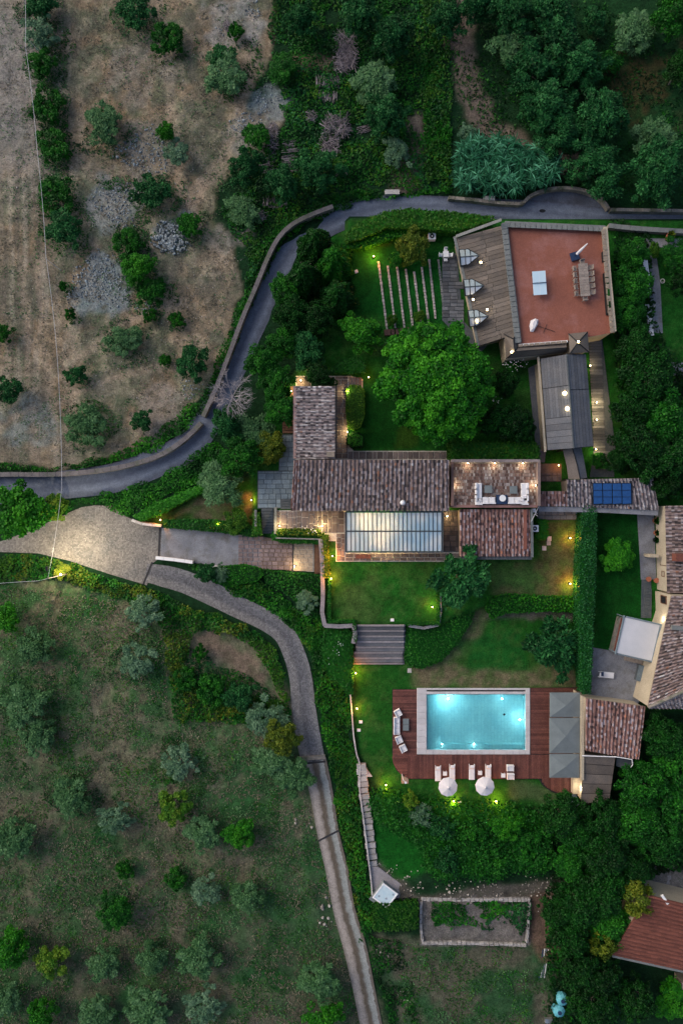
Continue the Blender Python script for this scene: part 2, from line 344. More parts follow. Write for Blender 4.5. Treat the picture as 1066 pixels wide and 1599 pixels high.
# upper left bare field
fdirt = mask([(-900, -900), (428, -900), (424, 60), (388, 180), (442, 150), (445, 190), (382, 262), (338, 290), (330, 340), (372, 400), (378, 450), (350, 560), (308, 622), (200, 705), (100, 727), (-900, 737)], 1, 16)
lay(fdirt, c_dirt * np.array((.74, .69, .58))); lay(fdirt * st(n1, .45, .65), (.185, .17, .135), .8); lay(fdirt * st(n4, .5, .7), (.29, .225, .155), .6)
lay(fdirt * st(n2, .45, .6), (.095, .12, .075), .8); lay(fdirt * st(n3, .52, .7), (.36, .30, .22), .5); lay(fdirt * st(n3, .48, .3), (.12, .11, .09), .5)
stk = fbm(GX, GY / 14., .8, 71, 3); lay(fdirt * st(150 - PXg, 0, 60) * st(stk, .5, .62), (.13, .115, .09), .75); lay(fdirt * st(150 - PXg, 0, 60) * st(stk, .46, .34), (.30, .26, .21), .6); stk2 = fbm(GX + GY * .6, GY * .12 - GX * .2, .9, 75, 3); lay(fdirt * st(PXg, 130, 220) * st(stk2, .54, .66), (.12, .11, .085), .6)
tr = np.abs(np.sin((PXg + 14 * np.sin(PYg / 170.)) / 8.5)); lay(fdirt * st(130 - PXg, 0, 40) * st(tr, .72, 1) * st(n2, .3, .6), (.17, .14, .11), .6)
lay(fdirt * st(100 - PXg, 0, 50) * st(n1 + .15, .4, .7) * st(350 - PYg, 0, 100), (.24, .225, .215), .7)
for path, w in (([(250, 0), (262, 120), (285, 300), (350, 420)], 14), ([(395, 60), (388, 140), (350, 250), (300, 310)], 20), ([(60, 400), (70, 560), (90, 700)], 9), ([(38, 420), (46, 580), (60, 720)], 9), ([(0, 660), (60, 640), (150, 600), (260, 570)], 10), ([(120, 560), (200, 500), (290, 470)], 12)):
    lay(fdirt * pmask(path, w, 1), (.36, .28, .21), .55)
for cx, cy, r, col in ((162, 440, 46, (.22, .28, .32)), (180, 315, 42, (.25, .28, .29)), (268, 362, 26, (.2, .28, .33)), (225, 235, 45, (.26, .24, .21)), (420, 160, 26, (.27, .32, .34)), (385, 210, 32, (.30, .29, .27)), (220, 110, 50, (.24, .22, .19)), (365, 35, 40, (.33, .33, .33)), (50, 660, 40, (.21, .25, .25)), (250, 640, 45, (.30, .26, .23)), (355, 370, 25, (.30, .27, .24))):
    d = np.hypot(PXg - cx + warp(34, 2, cx), PYg - cy + warp(34, 2, cy)); lay(blur((d < r).astype(float), 1) * st(n3 + .2, .4, .7), np.array(col) * .85, .65)
# upper middle and upper right: dark grass with a brown path
lay(pmask([(712, -40), (718, 60), (735, 150), (770, 205), (830, 245), (900, 255)], 40, 2, 20), (.17, .13, .11), .85)
lay(pmask([(655, 200), (640, 260), (625, 300)], 36, 2, 22), (.17, .13, .11), .7)
lay(mask([(425, 90), (520, 85), (520, 110), (430, 112)], 1, 10), (.24, .17, .13), .7)
lay(mask([(760, 60), (930, 60), (1000, 120), (1000, 330), (900, 320), (930, 150)], 3, 40, 4) * st(n4, .4, .6), (.010, .055, .012), .8)
lay(mask([(900, 0), (1200, 0), (1200, 320), (960, 320)], 3, 30, 4), (.012, .055, .016), .6); lay(mask([(930, 60), (1080, 60), (1080, 200), (930, 200)], 3, 50, 4) * st(n2, .45, .6), (.07, .04, .02), .6)
# garden
gdn = mask([(500, 350), (700, 340), (960, 345), (1400, 350), (1400, 1100), (900, 1110), (920, 1250), (850, 1262), (700, 1258), (600, 1245), (560, 1180), (550, 1000), (500, 985), (505, 880), (400, 830), (320, 830), (255, 825), (300, 775), (390, 750), (440, 640), (480, 560), (500, 480)], 1, 4)
lay(gdn, c_lawn * .8); lay(gdn * st(n2, .45, .7), (.018, .12, .015), .6)
lay(mask([(262, 812), (300, 780), (395, 770), (398, 825)], 1, 8) * st(n2 + .2, .4, .6), (.13, .10, .075), .75)
lay(mask([(513, 878), (592, 878), (592, 968), (513, 968)], 2, 16) * st(n2, .38, .62), (.06, .09, .028), .6)
lay(mask([(763, 878), (838, 870), (840, 812), (900, 812), (900, 940), (763, 930)], 2, 8), (.085, .078, .042), .75); lay(mask([(763, 878), (900, 812), (900, 940), (763, 930)], 2, 8) * st(n2, .4, .6), (.012, .08, .015), .6)
lay(mask([(742, 950), (775, 952), (725, 1020), (690, 1045), (650, 1050), (655, 1036), (700, 1015)], 2, 8), (.15, .13, .08), .75)
lay(mask([(640, 1042), (900, 1040), (900, 1074), (640, 1074)], 2, 14) * st(n2 + .1, .35, .6), (.17, .125, .085), .8)
lay(pmask([(765, 962), (860, 958), (905, 964)], 12, 1, 6), (.2, .17, .15), .8)
lay(mask([(700, 1000), (815, 985), (825, 1040), (730, 1045)], 2, 12), (.010, .085, .014), .8)
turf = fbm(GX, GY, .8, 91, 3); lay(gdn * st(turf, .5, .62), (.03, .115, .018), .35); lay(gdn * st(n4 * .5 + turf * .5, .53, .6), (.05, .085, .025), .3)
lay(mask([(800, 1218), (880, 1230), (870, 1252), (800, 1248)], 2, 12), (.09, .1, .06), .5)
lay(mask([(925, 800), (1000, 800), (1000, 1012), (925, 1012)], 1, 4), (.003, .05, .006), .9)
lay(mask([(540, 700), (545, 600), (570, 580), (650, 600), (700, 690), (700, 702)], 1, 6), (.004, .045, .005), .8)
lay(mask([(620, 668), (650, 665), (650, 700), (615, 700)], 1, 8), (.03, .06, .006), .6)
lay(mask([(540, 395), (690, 395), (690, 515), (540, 490)], 1, 4), (.004, .065, .008), .9)
lay(mask([(592, 1352), (600, 1345), (650, 1395), (880, 1375), (910, 1350), (880, 1460), (830, 1475), (650, 1415), (620, 1400)], 1, 10), (.10, .088, .078), .9)
lay(mask([(825, 1395), (880, 1395), (870, 1500), (840, 1500), (820, 1450)], 1, 10), (.12, .075, .055), .8)
lay(mask([(655, 1400), (825, 1400), (825, 1475), (655, 1475)], 0, 2), (.15, .135, .13), .9)
lay(mask([(578, 1270), (660, 1310), (672, 1360), (610, 1370), (588, 1335)], 1, 8), (.006, .085, .008), .9)
lay(mask([(940, 1340), (1100, 1360), (1100, 1430), (980, 1400)], 1, 8), (.17, .16, .17), .8)
lay(mask([(895, 1240), (930, 1240), (925, 1290), (905, 1290)], 1, 6), (.16, .12, .09), .8)
lay(mask([(302, 1000), (330, 985), (380, 1012), (410, 1040), (415, 1075), (380, 1060), (350, 1030)], 1, 18), (.17, .11, .095), .6)
# heights: upper garden terrace at 1.2 m, wild ground gently uneven, pool pit
up = mask([(545, 345), (1400, 352), (1400, 1095), (918, 1085), (912, 940), (760, 945), (684, 976), (505, 976), (504, 880), (504, 837), (429, 837), (429, 797), (399, 797), (399, 740), (430, 690), (440, 600), (470, 560), (540, 480)], 0, 0)
Z = 1.2 * blur(up, 1)
flat = np.clip(gdn + mask([(0, 700), (310, 640), (440, 380), (600, 300), (1400, 300), (1400, 360), (640, 345), (480, 370), (330, 700), (300, 830), (520, 830), (520, 1000), (430, 940), (505, 1180), (620, 1600), (620, 2600), (500, 2600), (560, 1580), (460, 1180), (440, 1060), (400, 1010), (230, 930), (0, 890)], 3, 0), 0, 1)
flat = np.clip(flat + pmask([(228, 894), (290, 909), (374, 949), (442, 988), (469, 1056), (484, 1165), (502, 1240), (526, 1360), (554, 1480), (579, 1599), (600, 1700)], 75, 3, 0), 0, 1)
Z = Z + (1 - flat) * (.9 * (n1 - .5) + .35 * (n2 - .5) + .12 * (n3 - .5)) * np.where(np.abs(GX) < 62, 1, 0)
Z = np.where((np.abs(GX) > 62) | (np.abs(GY) > 82), 0, Z)
pit = inpoly(PXg, PYg, [(657, 1082), (822, 1082), (822, 1172), (657, 1172)]); Z = np.where(pit, -2.6, Z)
rut = np.clip(pmask([(490, 1190), (512, 1300), (537, 1420), (567, 1540), (579, 1600), (600, 1700)], 44, 1, 0), 0, 1); Z = Z - .08 * rut
def gz(x, y):
    i = np.clip(np.searchsorted(ys, y) - 1, 0, len(ys) - 2); j = np.clip(np.searchsorted(xs, x) - 1, 0, len(xs) - 2)
    fy = (y - ys[i]) / (ys[i + 1] - ys[i]); fx = (x - xs[j]) / (xs[j + 1] - xs[j])
    return (Z[i, j] * (1 - fx) + Z[i, j + 1] * fx) * (1 - fy) + (Z[i + 1, j] * (1 - fx) + Z[i + 1, j + 1] * fx) * fy
def G(px, py, dz=0.0):
    p = P(px, py, 0.6); z = float(gz(np.array(p.x), np.array(p.y))); p = P(px, py, z); p.z = z + dz; return p
# mesh
ny, nx = GX.shape; idx = np.arange(ny * nx).reshape(ny, nx)
quads = np.stack([idx[:-1, :-1], idx[:-1, 1:], idx[1:, 1:], idx[1:, :-1]], -1).reshape(-1, 4)
def np_mesh(name, V, Q, mats, attrs=None, smooth=False, k=4):
    me = bpy.data.meshes.new(name); me.vertices.add(len(V)); me.vertices.foreach_set('co', V.astype(np.float32).ravel())
    me.loops.add(len(Q) * k); me.loops.foreach_set('vertex_index', Q.astype(np.int32).ravel())
    me.polygons.add(len(Q)); me.polygons.foreach_set('loop_start', np.arange(0, len(Q) * k, k, dtype=np.int32))
    me.update(calc_edges=True)
    if attrs is not None:
        at = me.attributes.new('v', 'FLOAT', 'FACE'); at.data.foreach_set('value', attrs.astype(np.float32))
    for m in (mats if isinstance(mats, (list, tuple)) else [mats]): me.materials.append(m)
    if smooth: me.polygons.foreach_set('use_smooth', np.ones(len(Q), bool))
    return me
gm = bpy.data.materials.new('ground_cover'); gm.use_nodes = True; nt = gm.node_tree; N = nt.nodes; L = nt.links
b = N['Principled BSDF']; b.inputs['Roughness'].default_value = .95; b.inputs['Specular IOR Level'].default_value = .1
va = N.new('ShaderNodeAttribute'); va.attribute_name = 'Col'; geo = N.new('ShaderNodeNewGeometry')
def gn(sc, d=6, r=.7):
    n = N.new('ShaderNodeTexNoise'); n.inputs['Scale'].default_value = sc; n.inputs['Detail'].default_value = d; n.inputs['Roughness'].default_value = r; L.new(geo.outputs['Position'], n.inputs['Vector']); return n.outputs[0]
def gr(s_, a, b_, c, d):
    r = N.new('ShaderNodeMapRange'); r.inputs[1].default_value = a; r.inputs[2].default_value = b_; r.inputs[3].default_value = c; r.inputs[4].default_value = d; L.new(s_, r.inputs[0]); return r.outputs[0]
hue = N.new('ShaderNodeMix'); hue.data_type = 'RGBA'; L.new(gr(gn(2.4, 7, .75), .5, .66, 0, .55), hue.inputs[0]); L.new(va.outputs['Color'], hue.inputs[6])
hm_ = N.new('ShaderNodeMix'); hm_.data_type = 'RGBA'; hm_.blend_type = 'MULTIPLY'; hm_.inputs[0].default_value = 1; L.new(va.outputs['Color'], hm_.inputs[6]); hm_.inputs[7].default_value = (.42, .62, .45, 1); L.new(hm_.outputs[2], hue.inputs[7])
mm = N.new('ShaderNodeMath'); mm.operation = 'MULTIPLY'; L.new(gr(gn(1.1), .3, .7, .6, 1.4), mm.inputs[0]); L.new(gr(gn(6, 4), .3, .7, .55, 1.45), mm.inputs[1])
sc_ = N.new('ShaderNodeVectorMath'); sc_.operation = 'SCALE'; L.new(hue.outputs[2], sc_.inputs[0]); L.new(mm.outputs[0], sc_.inputs['Scale']); L.new(sc_.outputs[0], b.inputs['Base Color'])
bp = N.new('ShaderNodeBump'); bp.inputs['Strength'].default_value = .7; bp.inputs['Distance'].default_value = .12; L.new(gn(4), bp.inputs['Height']); L.new(bp.outputs[0], b.inputs['Normal'])
me = np_mesh('ground', np.stack([GX.ravel(), GY.ravel(), Z.ravel()], 1), quads, gm, smooth=True)
ca = me.color_attributes.new('Col', 'FLOAT_COLOR', 'POINT'); ca.data.foreach_set('color', np.concatenate([C.reshape(-1, 3), np.ones((ny * nx, 1))], 1).astype(np.float32).ravel())
ground = bpy.data.objects.new('ground', me); COL.objects.link(ground); ground['kind'] = 'structure'

# ---------------------------------------------------------------- roads, lanes, paths
def uvstrip(name, pts, widths, z, mat, kind='structure', th=.25):
    path = smooth_path([(*px2w(p), w) for p, w in zip(pts, widths)], .9); n = len(path); V = []; F = []; UV = []
    cols = 5; s_ = 0
    for i, p in enumerate(path):
        d = path[min(i + 1, n - 1)] - path[max(i - 1, 0)]; d.z = 0; d.normalize(); q = Vector((-d.y, d.x, 0)); w = p.z * S
        if i: s_ += (path[i] - path[i - 1]).to_2d().length
        for k in range(cols): t = k / (cols - 1); V.append((p.x + q.x * w * (t - .5), p.y + q.y * w * (t - .5), z)); UV.append((t, s_))
        V.append((p.x + q.x * w * .5, p.y + q.y * w * .5, z - th)); UV.append((1, s_)); V.append((p.x - q.x * w * .5, p.y - q.y * w * .5, z - th)); UV.append((0, s_))
    m = cols + 2
    for i in range(n - 1):
        a = i * m; b_ = a + m
        for k in range(cols - 1): F.append((a + k, b_ + k, b_ + k + 1, a + k + 1))
        F.append((a + cols - 1, b_ + cols - 1, b_ + cols, a + cols)); F.append((a + cols + 1, b_ + cols + 1, b_, a))
    me = bpy.data.meshes.new(name); me.from_pydata(V, [], F); me.materials.append(mat); uv = me.uv_layers.new(name='UVMap')
    uv.data.foreach_set('uv', np.array([UV[l.vertex_index] for l in me.loops]).ravel()); me.update()
    o = bpy.data.objects.new(name, me); COL.objects.link(o); o['kind'] = kind; return o
def lanemat(name, edge, track, centre, kind):
    m = mk(name, edge, tuple(x * .8 for x in edge), 1.2, .85, .5, 7, fine=.3); nt = m.node_tree; N = nt.nodes; L = nt.links; b = N['Principled BSDF']
    src = b.inputs['Base Color'].links[0].from_socket; uv = N.new('ShaderNodeUVMap'); sx = N.new('ShaderNodeSeparateXYZ'); L.new(uv.outputs[0], sx.inputs[0])
    geo = N.new('ShaderNodeNewGeometry'); nz = N.new('ShaderNodeTexNoise'); nz.inputs['Scale'].default_value = 1.3; nz.inputs['Detail'].default_value = 5; L.new(geo.outputs['Position'], nz.inputs['Vector'])
    a = N.new('ShaderNodeMath'); a.operation = 'MULTIPLY_ADD'; L.new(nz.outputs[0], a.inputs[0]); a.inputs[1].default_value = .22; L.new(sx.outputs[0], a.inputs[2])
    r = N.new('ShaderNodeValToRGB'); L.new(a.outputs[0], r.inputs[0]); e = r.color_ramp.elements
    stops = kind; e[0].position = stops[0][0]; e[0].color = (*stops[0][1], 1); e[1].position = stops[-1][0]; e[1].color = (*stops[-1][1], 1)
    for p, c in stops[1:-1]: x = e.new(p); x.color = (*c, 1)
    x = N.new('ShaderNodeMix'); x.data_type = 'RGBA'; x.blend_type = 'MULTIPLY'; x.inputs[0].default_value = 1; L.new(src, x.inputs[6]); L.new(r.outputs[0], x.inputs[7]); L.new(x.outputs[2], b.inputs['Base Color']); return m
def cobble(m, sc=6.0):
    nt = m.node_tree; N = nt.nodes; L = nt.links; b = N['Principled BSDF']; src = b.inputs['Base Color'].links[0].from_socket
    geo = N.new('ShaderNodeNewGeometry'); v = N.new('ShaderNodeTexVoronoi'); v.feature = 'DISTANCE_TO_EDGE'; v.inputs['Scale'].default_value = sc; v.inputs['Randomness'].default_value = .55; L.new(geo.outputs['Position'], v.inputs['Vector'])
    r = N.new('ShaderNodeMapRange'); r.inputs[1].default_value = 0; r.inputs[2].default_value = .12; r.inputs[3].default_value = .45; r.inputs[4].default_value = 1; L.new(v.outputs[0], r.inputs[0])
    v2 = N.new('ShaderNodeTexVoronoi'); v2.inputs['Scale'].default_value = sc; v2.inputs['Randomness'].default_value = .55; L.new(geo.outputs['Position'], v2.inputs['Vector'])
    sp = N.new('ShaderNodeSeparateColor'); L.new(v2.outputs['Color'], sp.inputs[0]); r2 = N.new('ShaderNodeMapRange'); r2.inputs[3].default_value = .72; r2.inputs[4].default_value = 1.28; L.new(sp.outputs[0], r2.inputs[0])
    k = N.new('ShaderNodeMath'); k.operation = 'MULTIPLY'; L.new(r.outputs[0], k.inputs[0]); L.new(r2.outputs[0], k.inputs[1])
    s_ = N.new('ShaderNodeVectorMath'); s_.operation = 'SCALE'; L.new(src, s_.inputs[0]); L.new(k.outputs[0], s_.inputs['Scale']); L.new(s_.outputs[0], b.inputs['Base Color'])
    bp = N.new('ShaderNodeBump'); bp.inputs['Distance'].default_value = .05; L.new(r.outputs[0], bp.inputs['Height']); L.new(bp.outputs[0], b.inputs['Normal']); return m
W1 = (1, 1, 1)
M['road'] = lanemat('worn_road_asphalt', (.125, .15, .205), 0, 0, [(.05, (.5, .42, .42)), (.22, (.85, .85, .9)), (.45, (1.15, 1.15, 1.15)), (.62, (.8, .8, .85)), (.85, (1.2, 1.2, 1.2)), (1.1, (.7, .7, .72))])
M['lane'] = cobble(lanemat('cobbled_lane', (.195, .195, .205), 0, 0, [(.1, (1.2, 1.15, 1.1)), (.38, (1.3, 1.25, 1.2)), (.55, (.75, .75, .78)), (.8, (.9, .9, .95)), (1.05, (1.2, 1.2, 1.2))]))
M['track'] = lanemat('gravel_track', (.30, .29, .28), 0, 0, [(.12, (.7, .65, .6)), (.27, (1.25, 1.15, 1.1)), (.42, (1.1, 1, .95)), (.55, (.38, .32, .25)), (.68, (.42, .36, .3)), (.8, (.95, 1.05, 1.05)), (.98, (1.1, 1.15, 1.15)), (1.1, (.5, .45, .4))])
M['plaza'] = cobble(mk('cobbled_plaza', (.20, .19, .18), (.26, .245, .23), .5, .8, fine=.2, c3=(.17, .17, .17), s3=.3), 5.6)
uvstrip('asphalt_road', [(1500, 346), (1066, 341), (950, 340), (860, 333), (760, 326), (680, 322), (610, 322), (560, 331), (505, 351), (462, 382), (432, 425), (408, 475), (383, 530), (358, 590), (332, 645), (296, 695), (245, 722), (180, 746), (100, 757), (0, 766), (-400, 780)],
        [27, 27, 30, 36, 32, 32, 34, 38, 44, 48, 48, 44, 42, 42, 44, 46, 46, 46, 44, 42, 42], .05, M['road'])
lb = [(812 + 68 * (1 - math.cos(t * math.pi / 20)), 330 - 35 * math.sin(t * math.pi / 20)) for t in range(21)]
mb = MB(); mb.prism([P(*p) for p in [(800, 345), (812, 330)] + lb[1:-1] + [(948, 330), (950, 345)]], -.2, .044); tag(mb.build('road_layby', M['asphalt']), kind='structure')
mb = MB()
for k in range(24):
    t = 2 * math.pi * k / 24
mb.prism([P(846 + 5 * math.cos(t * math.pi / 8), 329.5 + 2.6 * math.sin(t * math.pi / 8)) for t in range(16)], .0, .062); thing_mesh(mb, 'manhole_cover', M['dark'], 'round dark manhole cover in the asphalt bay of the upper road', 'manhole cover')
mb = MB(); mb.prism([P(*p) for p in [(-500, 850), (0, 846), (55, 826), (95, 806), (128, 792), (150, 789), (178, 790), (196, 806), (212, 813), (252, 818), (252, 870), (238, 880), (230, 914), (170, 896), (110, 876), (60, 864), (0, 862), (-500, 868)]], -.2, .052)
tag(mb.build('cobbled_plaza', M['plaza']), kind='structure')
uvstrip('cobbled_lane', [(228, 894), (258, 900), (290, 909), (335, 929), (374, 949), (412, 967), (442, 988), (458, 1018), (469, 1056), (475, 1112), (484, 1165), (490, 1190)], [28, 34, 35, 36, 34, 33, 33, 34, 35, 37, 38, 37], .06, M['lane'])
uvstrip('gravel_track', [(490, 1186), (502, 1240), (512, 1300), (526, 1360), (537, 1420), (554, 1480), (567, 1540), (579, 1599), (600, 1700), (700, 2200)], [38, 36, 34, 35, 34, 36, 34, 34, 34, 34], .055, M['track'])
def drain(a, b, label):
    mb = MB(); mb.wallpath([P(*a, .05), P(*b, .05)], .22, .035); thing_mesh(mb, 'drain_channel', M['clay_pipe'], label, 'drain', 'drain channels across the lane')
drain((224, 912), (238, 878), 'dark drain line crossing the start of the cobbled lane at the plaza')
drain((468, 1193), (508, 1189), 'dark channel across the lane where cobbles turn to gravel track')
drain((497, 1313), (528, 1297), 'slanting black drain channel across the two-rut gravel track')
drain((250, 818), (248, 872), 'dark drain line at the foot of the paved ramp beside the plaza')
mb = MB(); mb.wallpath([P(466, 1184, 0), P(508, 1181, 0)], .5, .3); thing_mesh(mb, 'stone_kerb', M['wallstone'], 'low grey stone kerb bar beside the lane drain', 'kerb')
# outer parapet walls of the road
def wallthing(pts, w, h, mat, label, name='stone_wall', cat='wall', z=0, step=.9, cap=None):
    path = smooth_path([(*P(a, b_, h)[:2], 0) for a, b_ in pts], step); path = [Vector((p.x, p.y, z)) for p in path]
    e = empty(name, path[len(path) // 2], 0, label, cat)
    mb = MB(); mb.wallpath(path, w, h - .09); mb.build('wall_body', mat, e)
    ps = []; n = len(path); d = 0; pc = MB()
    for i in range(n - 1):
        a, c = path[i], path[i + 1]; m = (a + c) / 2; L_ = (c - a).length; ang = math.atan2(c.y - a.y, c.x - a.x)
        pc.box(m.x, m.y, z + h - .088, L_ * .97, w * 1.12, .09 + random.random() * .015, ang)
    o = pc.build('coping_stones', cap or mat, e); o['kind'] = 'stuff'
    return e
wallthing([(-120, 748), (0, 741), (50, 741), (100, 740), (160, 734), (210, 724), (255, 708), (290, 684), (314, 660)], .5, 1.1, M['wallstone'], 'curved grey stone parapet between the bare field and the lower bend of the road', cap=M['parapet'])
wallthing([(317, 650), (338, 604), (358, 552), (378, 498), (400, 446), (418, 402), (434, 372), (456, 350), (490, 333), (520, 322)], .46, 1.2, M['wallstone'], 'long grey stone parapet along the outer left side of the steep road bend', cap=M['parapet'])
wallthing([(700, 308), (740, 312), (775, 316), (812, 318)], .35, .8, M['wallstone'], 'low stone wall on the road edge below the reed clump')
wallthing([(812, 316)] + [(813 + 67 * (1 - math.cos(t * math.pi / 10)), 327 - 34 * math.sin(t * math.pi / 10)) for t in range(1, 10)] + [(950, 326)], .35, .8, M['wallstone'], 'semicircular stone wall round the asphalt bay')
wallthing([(953, 327), (1066, 329), (1300, 333)], .35, .9, M['wallstone'], 'straight stone wall above the right end of the road')
mb = MB()
a = P(612, 300, .6)
mb.box(a.x, a.y, 0, 1.8, .55, .7); thing_mesh(mb, 'bench_block', M['lightstone'], 'pale stone block beside the top of the road curve', 'stone block')
a = P(763, 312, .6); mb = MB(); mb.box(a.x, a.y, 0, 1.3, .8, .6, -.03); mb.box(a.x, a.y, .6, 1.4, .9, .1, -.03); thing_mesh(mb, 'utility_box', M['lightstone'], 'white utility box at the road edge below the reeds', 'utility box')
# driveway ramp
mb = MB(); mb.prism([P(*p) for p in [(253, 824), (330, 829), (408, 838), (408, 886), (330, 882), (251, 873)]], -.2, .09); tag(mb.build('driveway_ramp', M['concrete']), kind='structure')
# paving made of separate stones
def slabmesh():
    mb = MB(); b_ = .04
    vs = [(-.5, -.5, 0), (.5, -.5, 0), (.5, .5, 0), (-.5, .5, 0), (-.5, -.5, .7), (.5, -.5, .7), (.5, .5, .7), (-.5, .5, .7), (-.5 + b_, -.5 + b_, 1), (.5 - b_, -.5 + b_, 1), (.5 - b_, .5 - b_, 1), (-.5 + b_, .5 - b_, 1)]
    mb.add(vs, [(0, 1, 5, 4), (1, 2, 6, 5), (2, 3, 7, 6), (3, 0, 4, 7), (4, 5, 9, 8), (5, 6, 10, 9), (6, 7, 11, 10), (7, 4, 8, 11), (8, 9, 10, 11)])
    me = bpy.data.meshes.new('stone_slab'); me.from_pydata(mb.v, [], mb.f); return me
SLAB = slabmesh(); _slabm = {}
def slab_of(mat):
    if mat.name not in _slabm: me = SLAB.copy(); me.materials.append(mat); _slabm[mat.name] = me
    return _slabm[mat.name]
def stone(parent, name, x, y, z, sx, sy, sz, rz, mat):
    o = bpy.data.objects.new(name, slab_of(mat)); COL.objects.link(o); w = wl(parent); o.parent = parent
    o.location = (x - w.x, y - w.y, z - w.z); o.scale = (sx, sy, sz); o.rotation_euler = (0, 0, rz); return o
def paving(parent, poly, z, rows, wr, mat, gap=.06, th=.08, ang=0.0, vert=False, name='paving_stone', limit=290, joined=False, skip=None):
    W = [P(a, b_, z) for a, b_ in poly]; W2 = [(p.x, p.y) for p in W]; c, s_ = math.cos(-ang), math.sin(-ang); cx = sum(p[0] for p in W2) / len(W2); cy = sum(p[1] for p in W2) / len(W2)
    loc = [((x - cx) * c - (y - cy) * s_, (x - cx) * s_ + (y - cy) * c) for x, y in W2]
    if vert: loc = [(y, x) for x, y in loc]
    x0, x1 = min(p[0] for p in loc), max(p[0] for p in loc); y0, y1 = min(p[1] for p in loc), max(p[1] for p in loc)
    y = y0; k = 0; items = []
    while y < y1 - .12:
        h = min(random.uniform(*rows), y1 - y); 
        if y1 - y - h < rows[0] * .5: h = y1 - y
        x = x0
        while x < x1 - .1:
            w = random.uniform(*wr); w = min(w, x1 - x)
            if x1 - x - w < wr[0] * .4: w = x1 - x
            mx, my = x + w / 2, y + h / 2
            A = np.array([mx]); B = np.array([my])
            if inpoly(A, B, loc)[0]:
                # trim to polygon by sampling
                items.append((mx, my, w - gap, h - gap))
            x += w
        y += h
    mb = MB()
    for mx, my, w, h in items:
        if vert: ux, uy, w, h = my, mx, h, w
        else: ux, uy = mx, my
        X = cx + ux * math.cos(ang) - uy * math.sin(ang); Y = cy + ux * math.sin(ang) + uy * math.cos(ang)
        if skip and skip(X, Y): continue
        if joined: mb.box(X, Y, z, w, h, th * random.uniform(.8, 1.1), ang, 0, top=.94)
        else: stone(parent, name, X, Y, z, w, h, th * random.uniform(.8, 1.15), ang + random.uniform(-.006, .006), mat)
    if joined:
        o = mb.build(name + 's', mat, parent); o['kind'] = 'stuff'
def bed(name, poly, z, mat, depth=1.6):
    mb = MB(); mb.prism([P(a, b_, z) for a, b_ in poly], z - depth, z); c = P(*poly[0], 0); o = mb.build(name, mat, loc=(c.x, c.y, z)); o['kind'] = 'structure'; return o
o = bed('driveway_paving', [(408, 838), (458, 846), (456, 891), (408, 886)], .10, M['soil'], .3); paving(o, [(372, 834), (457, 847), (455, 890), (374, 885)], .10, (.5, .6), (.55, .8), M['pinkpaver'], .09, .05, joined=True)
o = bed('driveway_threshold', [(459, 846), (490, 850), (490, 893), (458, 891)], .10, M['mortar'], .3); paving(o, [(460, 848), (489, 850), (489, 892), (459, 890)], .10, (.45, .6), (.5, .95), M['warmstone'], .05, .06)
o = bed('wooden_steps', [(491, 846), (500, 846), (500, 896), (491, 896)], .10, M['woodbrown'], .3)
for k in range(3):
    p = P(493 + k * 3, 871, .4); stone(o, 'step', p.x, p.y, .1 + .12 * k, .26, 3.8, .14, 0, M['woodbrown'])
mb = MB(); mb.wallpath([P(458, 845, .1), P(457, 893, .1)], .14, .08); thing_mesh(mb, 'drain_channel', M['clay_pipe'], 'dark drain line between the pink pavers and the sand coloured threshold', 'drain', 'drain channels across the lane')
# main house terraces (z 1.25)
ZT = 1.26
o = bed('south_terrace', [(430, 797), (540, 797), (540, 862), (716, 862), (716, 877), (524, 877), (524, 845), (505, 845), (505, 832), (430, 832)], ZT, M['mortar'])
paving(o, [(431, 798), (537, 798), (537, 832), (431, 832)], ZT, (.45, .95), (.55, 1.25), M['stone'], .085, vert=True)
paving(o, [(525, 833), (538, 833), (538, 876), (525, 876)], ZT, (.45, .6), (.55, .9), M['stone'], .08, vert=True)
paving(o, [(539, 864), (716, 864), (716, 876), (539, 876)], ZT, (.4, .55), (.6, 1.1), M['stone'], .08)
o = bed('side_passage', [(690, 797), (716, 797), (716, 862), (690, 862)], ZT - .004, M['concretedark']); paving(o, [(692, 799), (716, 799), (716, 861), (692, 861)], ZT, (.5, .7), (.5, .9), M['stone'], .07)
o = bed('north_terrace', [(462, 587), (522, 587), (548, 587), (566, 592), (566, 606), (543, 606), (542, 690), (552, 704), (700, 704), (700, 720), (460, 720)], ZT, M['mortar'])
paving(o, [(523, 588), (543, 588), (543, 716), (523, 716)], ZT, (.55, .95), (.6, 1.0), M['stone'], .07)
paving(o, [(463, 588), (522, 588), (522, 606), (463, 606)], ZT, (.5, 1.0), (1.1, 1.5), M['stone'], .07, vert=True)
paving(o, [(544, 589), (565, 593), (565, 606), (544, 606)], ZT, (.35, .5), (1., 1.3), M['stone'], .06, vert=True)
paving(o, [(543, 705), (700, 705), (700, 717), (543, 717)], ZT, (.5, .9), (.9, 1.0), M['stone'], .08, vert=True)
o = bed('slate_terrace', [(402, 735), (435, 735), (438, 678), (462, 678), (460, 780), (436, 794), (402, 794)], ZT, M['slate_bed'])
paving(o, [(403, 736), (459, 736), (459, 779), (436, 793), (403, 793)], ZT, (.45, .75), (.6, 1.2), M['slate'], .04)
paving(o, [(437, 680), (461, 680), (461, 735), (436, 735)], ZT, (.5, .8), (.8, 1.2), M['slate'], .04)
o = bed('wooden_walkway', [(443, 602), (462, 602), (462, 677), (440, 677)], ZT + .002, M['black']); paving(o, [(443, 603), (461, 603), (461, 677), (441, 677)], ZT, (.34, .34), (1.7, 1.9), M['woodbrown'], .05, name='board')
